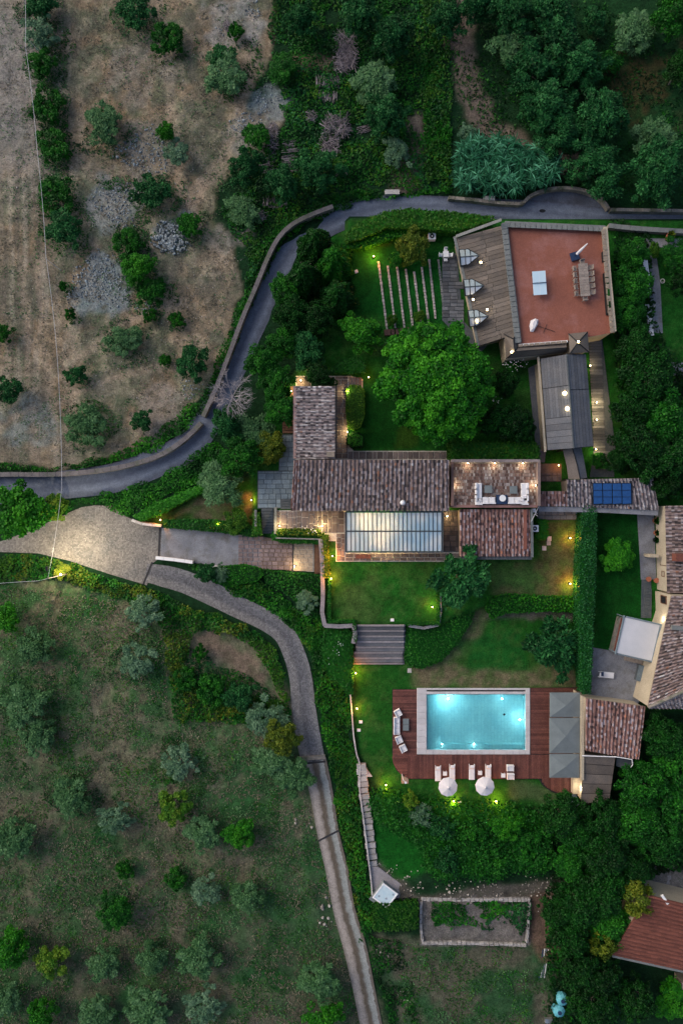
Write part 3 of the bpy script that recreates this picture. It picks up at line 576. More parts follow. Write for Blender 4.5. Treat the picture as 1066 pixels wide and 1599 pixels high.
# entrance stair from the driveway to the slate terrace
st_ = base_empty('entrance_stair', [P(418, 814, 0)], 0, label='dark slate stair climbing from the driveway to the slate terrace', cat='stairs')
for k in range(9):
    p = P(418, 831 - k * 4.4, .6); stone(st_, 'step', p.x, p.y, 0, 1.55, .36, .14 * (k + 1), 0, M['slate_bed'])
st_ = base_empty('side_steps', [P(450, 785, 1.2)], 1.2, label='four short dark steps between slate terrace and the lit stone terrace', cat='stairs')
for k in range(4):
    p = P(446, 781 + k * 4, 1.3); stone(st_, 'step', p.x, p.y, 1.2, 1.3, .3, .18 + .04 * (3 - k), 0, M['slate_bed'])
wallthing([(430, 792), (430, 834)], .3, 1.5, M['coping'], 'thin grey wall between entrance stair and lit stone terrace', 'retaining_wall')
wallthing([(399, 796), (399, 822)], .25, 1.4, M['coping'], 'short grey wall on the left of the entrance stair', 'retaining_wall')
wallthing([(430, 840), (500, 842)], .14, 1.45, M['coping'], 'white edged retaining wall below the planted strip of the terrace', 'retaining_wall')
wallthing([(500, 842), (503, 880), (504, 930), (507, 977), (552, 977), (551, 1005)], .45, 1.6, M['stepstone'], 'grey wall wrapping the left side of the walled lawn', 'retaining_wall', step=1.5)
wallthing([(638, 977), (684, 976), (684, 905)], .3, 1.5, M['concrete'], 'grey wall on the right corner of the walled lawn', 'retaining_wall', step=1.5)
wallthing([(243, 871), (272, 874), (301, 878)], .35, .8, M['lightstone'], 'whitewashed low wall along the lower side of the ramp start', 'low_wall', cap=M['white'])
wallthing([(330, 884), (352, 886)], .2, .6, M['lightstone'], 'short white wall end below the paved driveway', 'low_wall', cap=M['white'])
wallthing([(206, 812), (222, 818), (252, 821)], .28, .7, M['lightstone'], 'small stone wall at the tip of the plaza hedge', 'low_wall')
# broad garden stair (7 treads, stone edged)
st_ = base_empty('garden_stair', [P(593, 1005)], 0, label='broad stair of grey stone edged treads from the walled lawn to the pool lawn', cat='stairs')
for k in range(8):
    z = 1.3 - .155 * k; x0, x1 = (555, 633) if k < 5 else (551, 631)
    a = P((x0 + x1) / 2, 975 + k * 8.5, z); stone(st_, 'step', a.x, a.y - .15, -.1, (x1 - x0) * S, .22, z + .1, 0, M['stepstone'])
    if k < 7: stone(st_, 'tread', a.x, a.y - .49, -.1, (x1 - x0) * S - .04, .44, z + .02 - .06, 0, M['concretedark'])
# curving stone stair down to the hot tub
st_ = base_empty('curved_stair', [P(570, 1280)], 0, label='narrow curving stair of pale stone slabs descending to the hot tub', cat='stairs')
path = smooth_path([(*px2w(p), 0) for p in [(564, 1196), (566, 1215), (568, 1240), (573, 1275), (577, 1310), (580, 1336), (582, 1352)]], .01)
acc = 0; last = None; k = 0; tot = len(path); step_px = 18
while k < 17:
    t = k / 16.5 * (tot - 1); a = path[int(t)]; b_ = path[min(int(t) + 6, tot - 1)]; ang = math.atan2(b_.y - a.y, b_.x - a.x) + math.pi / 2
    stone(st_, 'step', a.x, a.y, -.2, 1.15 + .2 * (k % 2), .66, .62 - .022 * k, ang, M['lightstone']); k += 1
mb = MB(); mb.prism([P(*p) for p in [(560, 1196), (569, 1196), (581, 1212), (560, 1212)]], -.2, .22); mb.build('landing', M['lightstone'], st_)
wallthing([(546, 1076), (549, 1110), (552, 1150), (557, 1180), (562, 1196), (561, 1230), (566, 1270), (571, 1310), (576, 1350), (579, 1375), (581, 1400)], .14, .45, M['lightstone'], 'thin pale stone edging curving down beside the pool lawn and stair', 'stone_edging', 'edging', step=.7)
# hot tub platform
mb = MB(); mb.prism([P(*p) for p in [(578, 1353), (590, 1353), (655, 1402), (650, 1411), (618, 1409), (606, 1417), (579, 1404)]], -.2, .12); tag(mb.build('tub_patio', M['stepstone']), kind='structure')
# paved yards on the right
o = bed('side_yard', [(838, 568), (852, 700), (850, 722), (838, 722), (824, 575)], ZT, M['concretedark'])
mb = MB(); mb.prism([P(*p, ZT) for p in [(922, 520), (938, 520), (960, 700), (958, 745), (920, 745), (928, 700)]], -.2, ZT + .02); o = mb.build('slate_walkway', M['slate_bed']); tag(o, kind='structure')
for k in range(46):
    yy = 526 + k * 4.4; xa = 918 + (yy - 526) * .045; xb = 938 + (yy - 526) * .035 + (14 if yy > 702 else 0); p = P((xa + xb) / 2, yy, ZT); stone(o, 'board', p.x, p.y, ZT + .02, (xb - xa) * S, .29, .05, 0, M['concretedark'])
o = bed('kitchen_garden_yard', [(842, 724), (876, 724), (876, 752), (842, 752)], ZT, M['soil']); paving(o, [(843, 738), (875, 738), (875, 752), (843, 752)], ZT, (.55, .7), (.6, .8), M['stone'], .12)
o = bed('blue_paved_path', [(838, 795), (905, 797), (905, 812), (838, 812)], ZT, M['slate_bed']); paving(o, [(839, 798), (904, 798), (904, 811), (839, 811)], ZT, (.5, .55), (.7, 1.1), M['slate'], .05)
o = bed('west_paved_yard', [(690, 395), (713, 395), (722, 500), (760, 540), (745, 556), (690, 500)], ZT, M['slate_bed']); paving(o, [(690, 396), (713, 396), (724, 520), (690, 490)], ZT, (.42, .5), (.7, 1.1), M['concretedark'], .05)
o = bed('concrete_patio', [(919, 1010), (965, 1018), (1000, 1036), (1002, 1085), (994, 1102), (917, 1092)], ZT, M['concrete'])
o = bed('grey_path', [(994, 800), (1020, 800), (1024, 905), (1000, 905)], ZT, M['concrete'])
o = bed('neighbour_path', [(1008, 372), (1500, 378), (1500, 392), (1022, 386), (1030, 440), (1034, 520), (1018, 520), (1012, 440)], ZT, M['concrete'])
o = bed('neighbour_drive', [(1040, 566), (1500, 566), (1500, 590), (1042, 586)], ZT, M['concrete'])
o = bed('house_steps_yard', [(1001, 905), (1016, 905), (1016, 965), (1000, 965)], ZT, M['slate_bed'])
for k in range(10):
    p = P(1010, 922 + k * 4.2, 1.3); stone(o, 'step', p.x, p.y, ZT, 1.0, .3, .05 + .04 * (k % 2) + .015 * (10 - k), 0, M['slate_bed'])
for px_, py_ in ((856, 848), (849, 856), (857, 841), (639, 1047)):
    p = G(px_, py_); mb = MB(); mb.box(p.x, p.y, p.z - .05, .5, .55, .09); thing_mesh(mb, 'stepping_stone', M['lightstone'], {(856, 848): 'middle pale stepping stone in the brown lawn by the ball hedge', (849, 856): 'lowest pale stepping stone in the brown lawn by the ball hedge', (857, 841): 'upper pale stepping stone touching the small hedge', (639, 1047): 'square pale slab at the foot of the big rounded hedge'}[(px_, py_)], 'stepping stone')
# ---------------------------------------------------------------- buildings
def tiles(parent, A, B, Cc, D, mat, pitch=.5, tl=.42, name='roof_tiles', wob=.03):
    """A-B upper edge, D-C lower edge (3d). Cover tiles run from the upper to the lower edge."""
    A, B, Cc, D = map(Vector, (A, B, Cc, D)); W = max((B - A).length, (Cc - D).length); Ln = max((D - A).length, (Cc - B).length)
    tl *= .8; nc = max(2, round(W / pitch)); nr = max(2, round(Ln / tl)); mb = MB(); nrm = (B - A).cross(D - A).normalized()
    if nrm.z < 0: nrm = -nrm
    def q(u, v): return (A.lerp(B, u)).lerp(D.lerp(Cc, u), v)
    for i in range(nc):
        cb = random.random()
        for j in range(nr):
            jx = random.uniform(-wob, wob) / W; jr = random.uniform(-.006, .012)
            v0 = max(0, (j - .06) / nr); v1 = (j + 1.08) / nr; v1 = min(v1, 1.01)
            for (u0, u1, h, kind) in ((i + .04, i + .62, .13, 0), (i + .60, i + 1.06, .035, 1)):
                u0 = u0 / nc + jx; u1 = u1 / nc + jx; um = (u0 + u1) / 2; w = u1 - u0; z0 = .02 + jr; z1 = .055 + jr
                if kind == 0: prof = [(u0, 0), (u0 + w * .22, h * .8), (um, h), (u1 - w * .22, h * .8), (u1, 0)]
                else: prof = [(u0, .05), (um, .0), (u1, .05)]
                vs = [q(u, v0) + nrm * (hh + z0) for u, hh in prof] + [q(u, v1) + nrm * (hh + z1) for u, hh in prof]; n = len(prof)
                a = random.random() * .86 + .14 * cb
                if kind == 1: a *= .84
                mb.add(vs, [(k, k + 1, n + k + 1, n + k) for k in range(n - 1)] + ([tuple(range(n, 2 * n))] if kind == 0 else []), 0, a)
    o = mb.build(name, mat, parent); o['kind'] = 'stuff'; return o
def roofplane(parent, A, B, Cc, D, mat, th=.18, name='roof_deck'):
    mb = MB(); mb.slab([A, B, Cc, D], th); return mb.build(name, mat, parent)
def walls(parent, poly3, z0, mat, name='walls', inset=0.0, drop=.2):
    c = Vector((0, 0, 0))
    for p in poly3: c += Vector(p)
    c /= len(poly3); n = len(poly3); vs = []
    for p in poly3:
        p = Vector(p); d = (c - p); d.z = 0; p = p + d.normalized() * inset; vs.append((p.x, p.y, p.z - drop))
    base = [(x, y, z0) for x, y, z in vs]; mb = MB(); mb.slab(vs, .01)
    mb.v = []; mb.f = []; mb.m = []; mb.a = []
    ar = sum(vs[i][0] * vs[(i + 1) % n][1] - vs[(i + 1) % n][0] * vs[i][1] for i in range(n))
    if ar < 0: vs = vs[::-1]; base = base[::-1]
    mb.add(base + vs, [tuple(range(n, 2 * n))] + [(i, (i + 1) % n, n + (i + 1) % n, n + i) for i in range(n)])
    return mb.build(name, mat, parent)
def window(parent, c, w, h, nrm, bars=True, mat=None):
    """window on a wall: frame part with pane and bars as sub-parts"""
    nrm = Vector(nrm).normalized(); u = Vector((-nrm.y, nrm.x, 0)).normalized(); c = Vector(c); rz = math.atan2(u.y, u.x)
    fr = MB()
    for s_ in (-1, 1):
        p = c + u * s_ * w / 2 + nrm * .03; fr.box(p.x, p.y, c.z - h / 2, .09, .12, h, rz)
    for s_ in (0, 1): p = c + nrm * .03; fr.box(p.x, p.y, c.z - h / 2 + s_ * (h - .08), w - .1, .118, .08, rz)
    f = fr.build('window', M['woodbrown'], parent); pb = MB(); p = c + nrm * .012; pb.box(p.x, p.y, c.z - h / 2 + .08, w - .1, .02, h - .16, rz); pb.build('pane', M['black'], f)
    if bars:
        bb = MB()
        for k in range(1, 4): p = c + u * (k / 4 - .5) * w + nrm * .06; bb.box(p.x, p.y, c.z - h / 2 + .08, .02, .02, h - .16, rz)
        bb.build('window_bars', M['dark'], f)
LK = 2.4
def lamp_light(name, loc, w, col=(1, .70, .34), r=.06, parent=None):
    l = bpy.data.lights.new(name, 'POINT'); l.energy = w * LK; l.color = col; l.shadow_soft_size = r
    o = bpy.data.objects.new(name, l); COL.objects.link(o); o.location = loc if parent is None else Vector(loc) - wl(parent); o.parent = parent; return o
# --- main stone house
pts = [P(459, 718, 6.4), P(700, 718, 6.4), P(700, 797, 4.9), P(455, 797, 4.9)]
hs = base_empty('stone_house', pts, 0, label='long old stone house with mottled lilac and brown tile roof and small white dome vent', cat='house')
roofplane(hs, *pts, M['housewall']); walls(hs, pts, 0, M['housewall'], inset=.35); tiles(hs, *pts, M['tile'], .50, .40)
tiles(hs, P(459, 718, 6.45), P(466, 718, 6.45), P(460, 797, 4.95), P(454, 797, 4.95), M['tilered'], .5, .4, 'verge_tiles')
mb = MB(); p = P(628, 785, 5.2); mb.tube(p, p + Vector((0, 0, .5)), .30, .26, 12); mb.tube(p + Vector((0, 0, .5)), p + Vector((0, 0, .62)), .33, .12, 12); mb.build('roof_vent', M['white'], hs, smooth=True)
for x in (475, 505, 530): window(hs, P(x, 797, 3.2) + Vector((0, .30, 0)), .9, 1.3, (0, -1, 0), False)
pts = [P(523, 603, 6.3), P(523, 716, 6.3), P(461, 716, 5.0), P(461, 603, 5.0)]
hw = base_empty('west_wing', pts, 0, label='narrow west wing roofed in pale grey tiles running crosswise beside the lit paving', cat='house wing')
roofplane(hw, *pts, M['housewall']); walls(hw, pts, 0, M['housewall'], inset=.3); tiles(hw, *pts, M['tilegrey'], .40, .42)
mb = MB(); mb.wallpath([P(525, 603, 6.3), P(525, 716, 6.3)], .16, .1); mb.build('gutter', M['dark'], hw)
mb = MB(); mb.wallpath([P(461, 603, 5.0) + Vector((-.05, 0, 0)), P(461, 716, 5.0) + Vector((-.05, 0, 0))], .35, .16); mb.build('gutter', M['tilered'], hw)
mb = MB(); p = P(516, 710, 6.4); mb.box(p.x, p.y, 5.9, .9, .6, 1.0); mb.build('chimney', M['housewall'], hw)
# --- roof terrace house
ZR = 4.6
pts = [P(703, 720, ZR), P(840, 720, ZR), P(840, 792, ZR), P(703, 792, ZR)]
ht = base_empty('terrace_house', pts, 0, label='square stone house topped by a lit brick roof terrace with corner sofas', cat='house')
walls(ht, pts, 0, M['housewall'], inset=.02, drop=0); mb = MB(); nr = 0
x0, x1 = P(707, 0, ZR).x, P(836, 0, ZR).x; y0, y1 = P(0, 789, ZR).y, P(0, 724, ZR).y; y = y0
while y < y1 - .15:
    x = x0 + (.0 if nr % 2 else -.1)
    while x < x1 - .15: mb.box(x + .12, y + .18, ZR + .004, .20, .34, .04 + random.random() * .012, random.uniform(-.05, .05), top=.92); x += .235
    y += .38; nr += 1
o = mb.build('floor_bricks', M['brick'], ht); o['kind'] = 'stuff'
for a, b_ in (((703, 720), (840, 720)), ((704.5, 722), (704.5, 790)), ((838.5, 722), (838.5, 790)), ((706, 790.5), (837, 790.5))):
    mb = MB(); mb.wallpath([P(*a, ZR), P(*b_, ZR)], .32, .75 if a[1] < 780 else .35); mb.build('parapet', M['tilered'] if a[1] > 780 else M['brick'], ht)
pts = [P(717, 795, 4.4), P(826, 795, 4.4), P(827, 868, 3.2), P(717, 868, 3.2)]
roofplane(ht, *pts, M['housewall'], name='lower_roof_deck'); walls(ht, pts, 0, M['housewall'], inset=.3, name='lower_walls'); tiles(ht, *pts, M['tilered'], .44, .4, 'lower_roof_tiles')
mb = MB(); mb.wallpath([P(829, 795, 4.3), P(830, 870, 3.15)], .3, .15); mb.build('verge', M['coping'], ht)
mb = MB(); mb.box(*P(773, 871, 3.0)[:2], 3.0, 113 * S * .965, .42, .14); mb.build('gutter', M['slate_bed'], ht)
mb = MB(); mb.slab([P(817, 796, 4.62), P(822, 796, 4.62), P(822, 858, 3.62), P(817, 858, 3.62)], .1); mb.build('ridge_strip', M['redterrace'], ht)
# --- conservatory with glazed roof
x0, x1, y0, y1 = 540, 690, 799, 862
cs = base_empty('conservatory', [P(x0, y0, 4.0), P(x1, y1, 3.2)], 0, label='glazed lean-to conservatory with two rows of pale panes glowing warm inside', cat='conservatory')
zt, zb = 4.3, 3.5; zm = (zt + zb) / 2; nP = 22
gl = bpy.data.materials.new('painted_reflection_pane'); gl.use_nodes = True; nt = gl.node_tree; b = nt.nodes['Principled BSDF']; b.inputs['Base Color'].default_value = (.36, .47, .56, 1); b.inputs['Roughness'].default_value = .06; b.inputs['Specular IOR Level'].default_value = .9; b.inputs['Coat Weight'].default_value = 1; b.inputs['Coat Roughness'].default_value = .02
tn = nt.nodes.new('ShaderNodeBsdfTranslucent'); tn.inputs[0].default_value = (.9, .9, .9, 1); ms = nt.nodes.new('ShaderNodeMixShader'); ms.inputs[0].default_value = .3
geo = nt.nodes.new('ShaderNodeNewGeometry'); nz = nt.nodes.new('ShaderNodeTexNoise'); nz.inputs['Scale'].default_value = .35; nz.inputs['Detail'].default_value = 4; nt.links.new(geo.outputs['Position'], nz.inputs['Vector'])
rr = nt.nodes.new('ShaderNodeValToRGB'); rr.color_ramp.elements[0].position = .38; rr.color_ramp.elements[0].color = (.42, .64, .80, 1); rr.color_ramp.elements[1].position = .62; rr.color_ramp.elements[1].color = (.9, .92, .92, 1); nt.links.new(nz.outputs[0], rr.inputs[0]); nt.links.new(rr.outputs[0], b.inputs['Base Color'])  # reflection of blue sky and white cloud put into the pane colour
nt.links.new(b.outputs[0], ms.inputs[1]); nt.links.new(tn.outputs[0], ms.inputs[2]); nt.links.new(ms.outputs[0], nt.nodes['Material Output'].inputs[0])
def paneat(px0, px1, pa, za, pb, zb_, name='pane'):
    mb = MB(); mb.slab([P(px0, pa, za), P(px1, pa, za), P(px1, pb, zb_), P(px0, pb, zb_)], .02); return mb.build(name, gl, cs)
ym = (y0 + y1) / 2 - 1
for k in range(nP):
    a = x0 + 1 + (x1 - x0 - 2) * k / nP; c = x0 + 1 + (x1 - x0 - 2) * (k + 1) / nP
    paneat(a + .5, c - .5, y0 + 1.5, zt, ym - .7, zm); paneat(a + .5, c - .5, ym + .7, zm, y1 - 1.5, zb)
for k in range(nP + 1):
    a = x0 + 1 + (x1 - x0 - 2) * k / nP; mb = MB(); mb.slab([P(a - .45, y0, zt + .05), P(a + .45, y0, zt + .05), P(a + .45, y1, zb + .05), P(a - .45, y1, zb + .05)], .12); mb.build('glazing_bar', M['dark'], cs)
fr = MB()
for (a, za, c, zc) in (((x0, y0), zt, (x1, y0), zt), ((x0, y1), zb, (x1, y1), zb), ((x0, ym), zm, (x1, ym), zm)): fr.wallpath([P(*a, za - .07), P(*c, zc - .07)], .15, .15)
for xx in (x0 - .5, x1 + .5): fr.slab([P(xx - 1, y0, zt + .07), P(xx + 1, y0, zt + .07), P(xx + 1, y1, zb + .07), P(xx - 1, y1, zb + .07)], .16)
fr.build('roof_frame', M['slate_bed'], cs)
for k in range(9):
    a = x0 + 2 + (x1 - x0 - 4) * k / 8; p = P(a, y1 - 1, zb); mb = MB(); mb.box(p.x, p.y, ZT, .12, .12, zb - ZT - .12); mb.build('post', M['dark'], cs)
for xx in (x0 + 1, x1 - 1):
    mb = MB(); mb.wallpath([P(xx, y0 + 2, ZT), P(xx, y1 - 2, ZT)], .2, 1.0); mb.build('side_wall', M['housewall'], cs)
for lx, ly, lw in ((570, 813, 170), (604, 815, 170), (592, 838, 70)): lamp_light('ceiling_lamp_light', P(lx, ly, 3.05), lw, (1, .66, .28), .15, cs)
mb = MB(); p = P(567, 869, 1.4); mb.box(p.x, p.y, ZT + .09, 1.9, .5, .05); thing_mesh(mb, 'doormat', M['deck'], 'dark red doormat on the paving below the conservatory', 'mat')
# --- tiled link roof with solar panels
pts = [P(884, 749, 4.4), P(1018, 746, 4.4), P(1027, 796, 3.5), P(884, 790, 3.5)]
hl = base_empty('link_building', pts, 0, label='long narrow tiled outbuilding carrying a blue four panel solar array', cat='outbuilding')
roofplane(hl, *pts, M['housewall']); walls(hl, pts, 0, M['housewall'], inset=.3); tiles(hl, *pts, M['tilegrey'], .45, .4)
pt2 = [P(842, 767, 4.0), P(884, 767, 4.05), P(884, 790, 3.5), P(842, 790, 3.5)]
roofplane(hl, *pt2, M['housewall']); walls(hl, pt2, 0, M['housewall'], inset=.1, name='low_walls'); tiles(hl, *pt2, M['tilered'], .45, .4)
mb = MB(); mb.wallpath([P(840, 795, 3.3), P(930, 796, 3.3), P(1026, 801, 3.3)], .62, .14); mb.build('gutter_wall', M['concrete'], hl)
for k in range(4):
    a = 925 + 15 * k; mb = MB(); mb.slab([P(a + .8, 755, 4.55), P(a + 14.2, 755, 4.55), P(a + 14.8, 786, 3.95), P(a + 1.4, 787, 3.95)], .06); pn = mb.build('solar_panel', M['solar'], hl)
    mb = MB()
    for j in range(1, 3): mb.slab([P(a + 1, 755 + j * 10.3, 4.60 - j * .2), P(a + 14.3, 755 + j * 10.3, 4.60 - j * .2), P(a + 14.3, 755.5 + j * 10.3, 4.60 - j * .2), P(a + 1, 755.5 + j * 10.3, 4.60 - j * .2)], .03)
    mb.build('cell_line', M['dark'], pn)
mb = MB(); mb.slab([P(924, 754, 4.46), P(986, 754, 4.46), P(986.5, 787.5, 3.86), P(924.5, 788.5, 3.86)], .05); mb.build('panel_mount', M['dark'], hl)
# --- red terrace house
ZN = 5.0
pts = [P(788, 354, ZN), P(941, 362, ZN), P(953, 520, ZN), P(886, 532, ZN), P(808, 540, ZN)]
hr = base_empty('red_terrace_house', pts, 0, label='large house with a flat terracotta red roof terrace behind a long cream parapet', cat='house')
walls(hr, pts, 0, M['cream'], inset=0, drop=0); mb = MB(); mb.prism(pts, ZN + .004, ZN + .05); mb.build('terrace_floor', M['redterrace'], hr)
for path, w, h, mt in (([(786, 350), (808, 536)], .62, .5, 'coping'), ([(787, 351), (942, 358)], .5, .5, 'coping'), ([(941, 358), (946, 425), (955, 520)], .42, .8, 'cream'), ([(808, 540), (884, 534)], .25, .4, 'white')):
    mb = MB(); mb.wallpath([P(a, b_, ZN) for a, b_ in path], w, h); pp = mb.build('parapet', M[mt], hr); pc = MB(); pts_ = [P(a, b_, ZN + h) for a, b_ in path]
    for i in range(len(pts_) - 1):
        n = int((pts_[i + 1] - pts_[i]).length / .6)
        for k in range(n):
            q = pts_[i].lerp(pts_[i + 1], (k + .5) / n); d = pts_[i + 1] - pts_[i]; pc.box(q.x, q.y, ZN + h + .002, .54, w * 1.1, .07 + random.random() * .03, math.atan2(d.y, d.x))
    o = pc.build('coping_stones', M['warmstone'] if mt != 'coping' else M['coping'], pp); o['kind'] = 'stuff'
mb = MB(); mb.wallpath([P(794, 358, ZN + .06), P(936, 365, ZN + .06)], .07, .06); mb.build('drain_pipe', M['redroof'], hr)
# panelled metal lean-to with three glazed dormers
A = P(784, 352, 4.7); B = P(802, 522, 4.7); Cc = P(765, 532, 3.4); D = P(710, 370, 3.4)
hm = base_empty('metal_roof_wing', [A, B, Cc, D], 0, label='wing with brown seamed metal roof and three glazed dormers facing the lawn', cat='house wing')
A2 = P(784, 352, 4.7); D2 = P(712, 372, 3.4); C2 = P(748, 540, 3.4); B2 = P(804, 522, 4.7)
roofplane(hm, *[p_ - Vector((0, 0, .3)) for p_ in (A2, B2, C2, D2)], M['dark']); walls(hm, [A2, B2, C2, D2], 0, M['cream'], inset=.25)
nr = 25
up = Vector((0, 0, .03))
for i in range(nr):
    v0, v1 = (i + .04) / nr, (i + .96) / nr; u = 0; cuts = sorted([0, random.uniform(.38, .5), 1]); 
    for a, c in zip(cuts[:-1], cuts[1:]):
        q = lambda s_, t: A2.lerp(B2, t).lerp(D2.lerp(C2, t), s_) + up
        mb = MB(); mb.slab([q(a + .006, v0), q(c - .006, v0), q(c - .006, v1), q(a + .006, v1)], .03); mb.build('roof_panel', M['zincbrown'], hm)
mb = MB(); mb.wallpath([P(711, 370, 3.5), P(778, 351, 4.75)], .34, .12)
mb.v = [(x, y, 3.55 + (x - P(709, 0, 3.5).x) / (P(775, 0, 4.75).x - P(709, 0, 3.5).x) * 1.3 + (z - 3.5)) for x, y, z in mb.v]; mb.build('verge_flashing', M['coping'], hm)
mb = MB(); mb.wallpath([P(709, 370, 3.35), P(728, 450, 3.35), P(746, 540, 3.35)], .3, .14); mb.build('gutter', M['coping'], hm)
dpane_lit = mk('dormer_glass_lit', (.80, .82, .86), (.72, .76, .82), .8, .08, spec=.8, coat=1, fine=.03); dpane_shaded = mk('dormer_glass_shaded', (.30, .35, .38), (.24, .3, .32), .8, .08, spec=.8, coat=1, fine=.03)  # sky-bright and shaded dormer slopes put into two glass colours
for (cx, cy) in ((727, 403), (734, 450), (741, 498)):
    zz = 4.0; F0 = P(cx - 11, cy - 13, 3.9); F1 = P(cx - 8, cy + 12, 3.9); Fr = P(cx - 9, cy - 1.5, 4.75); Ap = P(cx + 21, cy - 6 + 2, 4.62); K0 = P(cx + 3, cy - 14, 4.1); K1 = P(cx + 4, cy + 10, 4.1)
    dm = MB(); dm.add([F0, F1, Fr, F0 - Vector((0, 0, .5)), F1 - Vector((0, 0, .5))], [(3, 4, 1, 2, 0)]); d_ = dm.build('dormer', M['dark'], hm)
    for s_, (f, kk, mt) in enumerate(((F1, K1, dpane_lit), (F0, K0, dpane_shaded))):
        # three panes per slope, split along the ridge
        def rp(t): return Fr.lerp(Ap, t)
        kt = .42
        e0, e1, e2 = f, f.lerp(kk, 1.0), Ap
        for j, (t0, t1) in enumerate(((0, .27), (.27, .54), (.54, 1))):
            def ep(t): return f.lerp(kk, t / kt) if t < kt else kk.lerp(Ap, (t - kt) / (1 - kt))
            ring = [rp(t0 + .02), rp(min(t1, .98) - .02)] + ([ep(t1 - .03)] if t1 < 1 else []) + ([kk] if t0 < kt < t1 else []) + [ep(t0 + .03)]
            mb = MB(); mb.slab([p + Vector((0, 0, .03)) for p in ring], .02); mb.build('dormer_pane', mt, d_)
        mb = MB(); mb.tube(f, kk, .07); mb.tube(kk, Ap, .07); mb.tube(f, Fr, .07); 
        for t in (.27, .54): mb.tube(rp(t), ep(t), .035)
        mb.build('dormer_frame', M['dark'], d_)
    mb = MB(); mb.tube(Fr, Ap, .08); mb.build('dormer_ridge', M['slate_bed'], d_)
# hipped zinc annex along the lower edge of the red terrace
def hippoly(parent, ring, ridge, mat, name='roof_slope'):
    for f in ring: mb = MB(); mb.slab(f, .06); mb.build(name, mat, parent)
    if ridge: mb = MB(); [mb.tube(a, c, .07) for a, c in ridge]; mb.build('ridge_cap', M['dark'], parent)
ha = base_empty('zinc_annex', [P(830, 545, 4.5)], 0, label='low zinc roofed annex wrapping the lower left corner of the red terrace', cat='annex')
a1, a2, a3, a4 = P(787, 522, 5.0), P(808, 519, 5.0), P(811, 538, 5.0), P(884, 535, 5.0); b1, b3, b4 = P(790, 560, 4.2), P(790, 562, 4.2), P(884, 550, 4.2); r1, r2 = P(801, 529, 5.7), P(803, 549, 5.7); r3 = P(884, 543, 5.6)
hippoly(ha, [[a1, a2, r1], [a1, r1, r2, b1], [a2, a3, r2, r1], [b1, r2, r3, b4], [a3, a4, r3, r2]], [(r1, r2), (r2, r3), (a1, r1), (a2, r1), (b1, r2), (a3, r2)], M['zincbrown'])
walls(ha, [a1, a2, a3, a4, b4, b1], 0, M['cream'], inset=.15, drop=.9)
sq = [P(887, 521, 5.4), P(917, 518, 5.4), P(919, 550, 5.4), P(889, 552, 5.4)]; ap = P(901.5, 535, 6.2)
hq = base_empty('square_turret', sq, 0, label='small square turret with four slope hipped roof and a lamp on top', cat='turret')
hippoly(hq, [[sq[i], sq[(i + 1) % 4], ap] for i in range(4)], [(sq[i], ap) for i in range(4)], M['zincbrown']); walls(hq, sq, 0, M['cream'], inset=.25, drop=.1)
# zinc gable house
R0, R1 = P(884, 553, 5.4), P(895, 700, 5.4); W0, W1 = P(843, 560, 4.3), P(854, 703, 4.3); E0, E1 = P(914, 553, 4.6), P(926, 697, 4.6)
hz = base_empty('zinc_gable_house', [R0, R1], 0, label='elongated house with blue grey standing seam zinc gable roof and two round lit skylights', cat='house')
roofplane(hz, R0, R1, W1, W0, M['dark']); roofplane(hz, R0, R1, E1, E0, M['dark']); walls(hz, [W0, (R0.x, R0.y, 5.3), E0, E1, (R1.x, R1.y, 5.3), W1], 0, M['cream'], inset=.25, drop=.15)
for (TA, TB, LA, LB, rows) in ((R0, R1, W0, W1, 3), (R0, R1, E0, E1, 2)):
    ns = 9 if rows == 3 else 6
    cuts = [0, .33, .66, 1] if rows == 3 else [0, .38, 1]
    for j in range(rows):
        cross = (rows == 3 and j == 2)
        n = 5 if cross else ns
        for i in range(n):
            if cross: u0, u1, v0, v1 = 0.01, .99, cuts[j] + (cuts[j + 1] - cuts[j]) * (i + .03) / n, cuts[j] + (cuts[j + 1] - cuts[j]) * (i + .97) / n
            else: u0, u1, v0, v1 = (i + .04) / n, (i + .96) / n, cuts[j] + .004, cuts[j + 1] - .004
            q = lambda s_, t: TA.lerp(TB, t).lerp(LA.lerp(LB, t), s_) + Vector((0, 0, .035)); mb = MB(); mb.slab([q(u0, v0), q(u1, v0), q(u1, v1), q(u0, v1)], .03); mb.build('roof_panel', M['zinc'], hz)
mb = MB(); mb.tube(R0 + Vector((0, 0, .06)), R1 + Vector((0, 0, .06)), .12); mb.build('ridge_cap', M['slate_bed'], hz)
mb = MB(); mb.wallpath([W0 + Vector((-.25, .2, -.1)), W1 + Vector((-.25, -.2, -.1))], .22, .14); mb.build('gutter', M['cream'], hz)
for px_, py_ in ((881, 614), (885, 638)):
    p = P(px_, py_, 5.3); mb = MB(); mb.tube(p, p + Vector((0, 0, .12)), .24, .2, 14); dsk = mb.build('round_skylight', M['bulb'], hz, smooth=False)
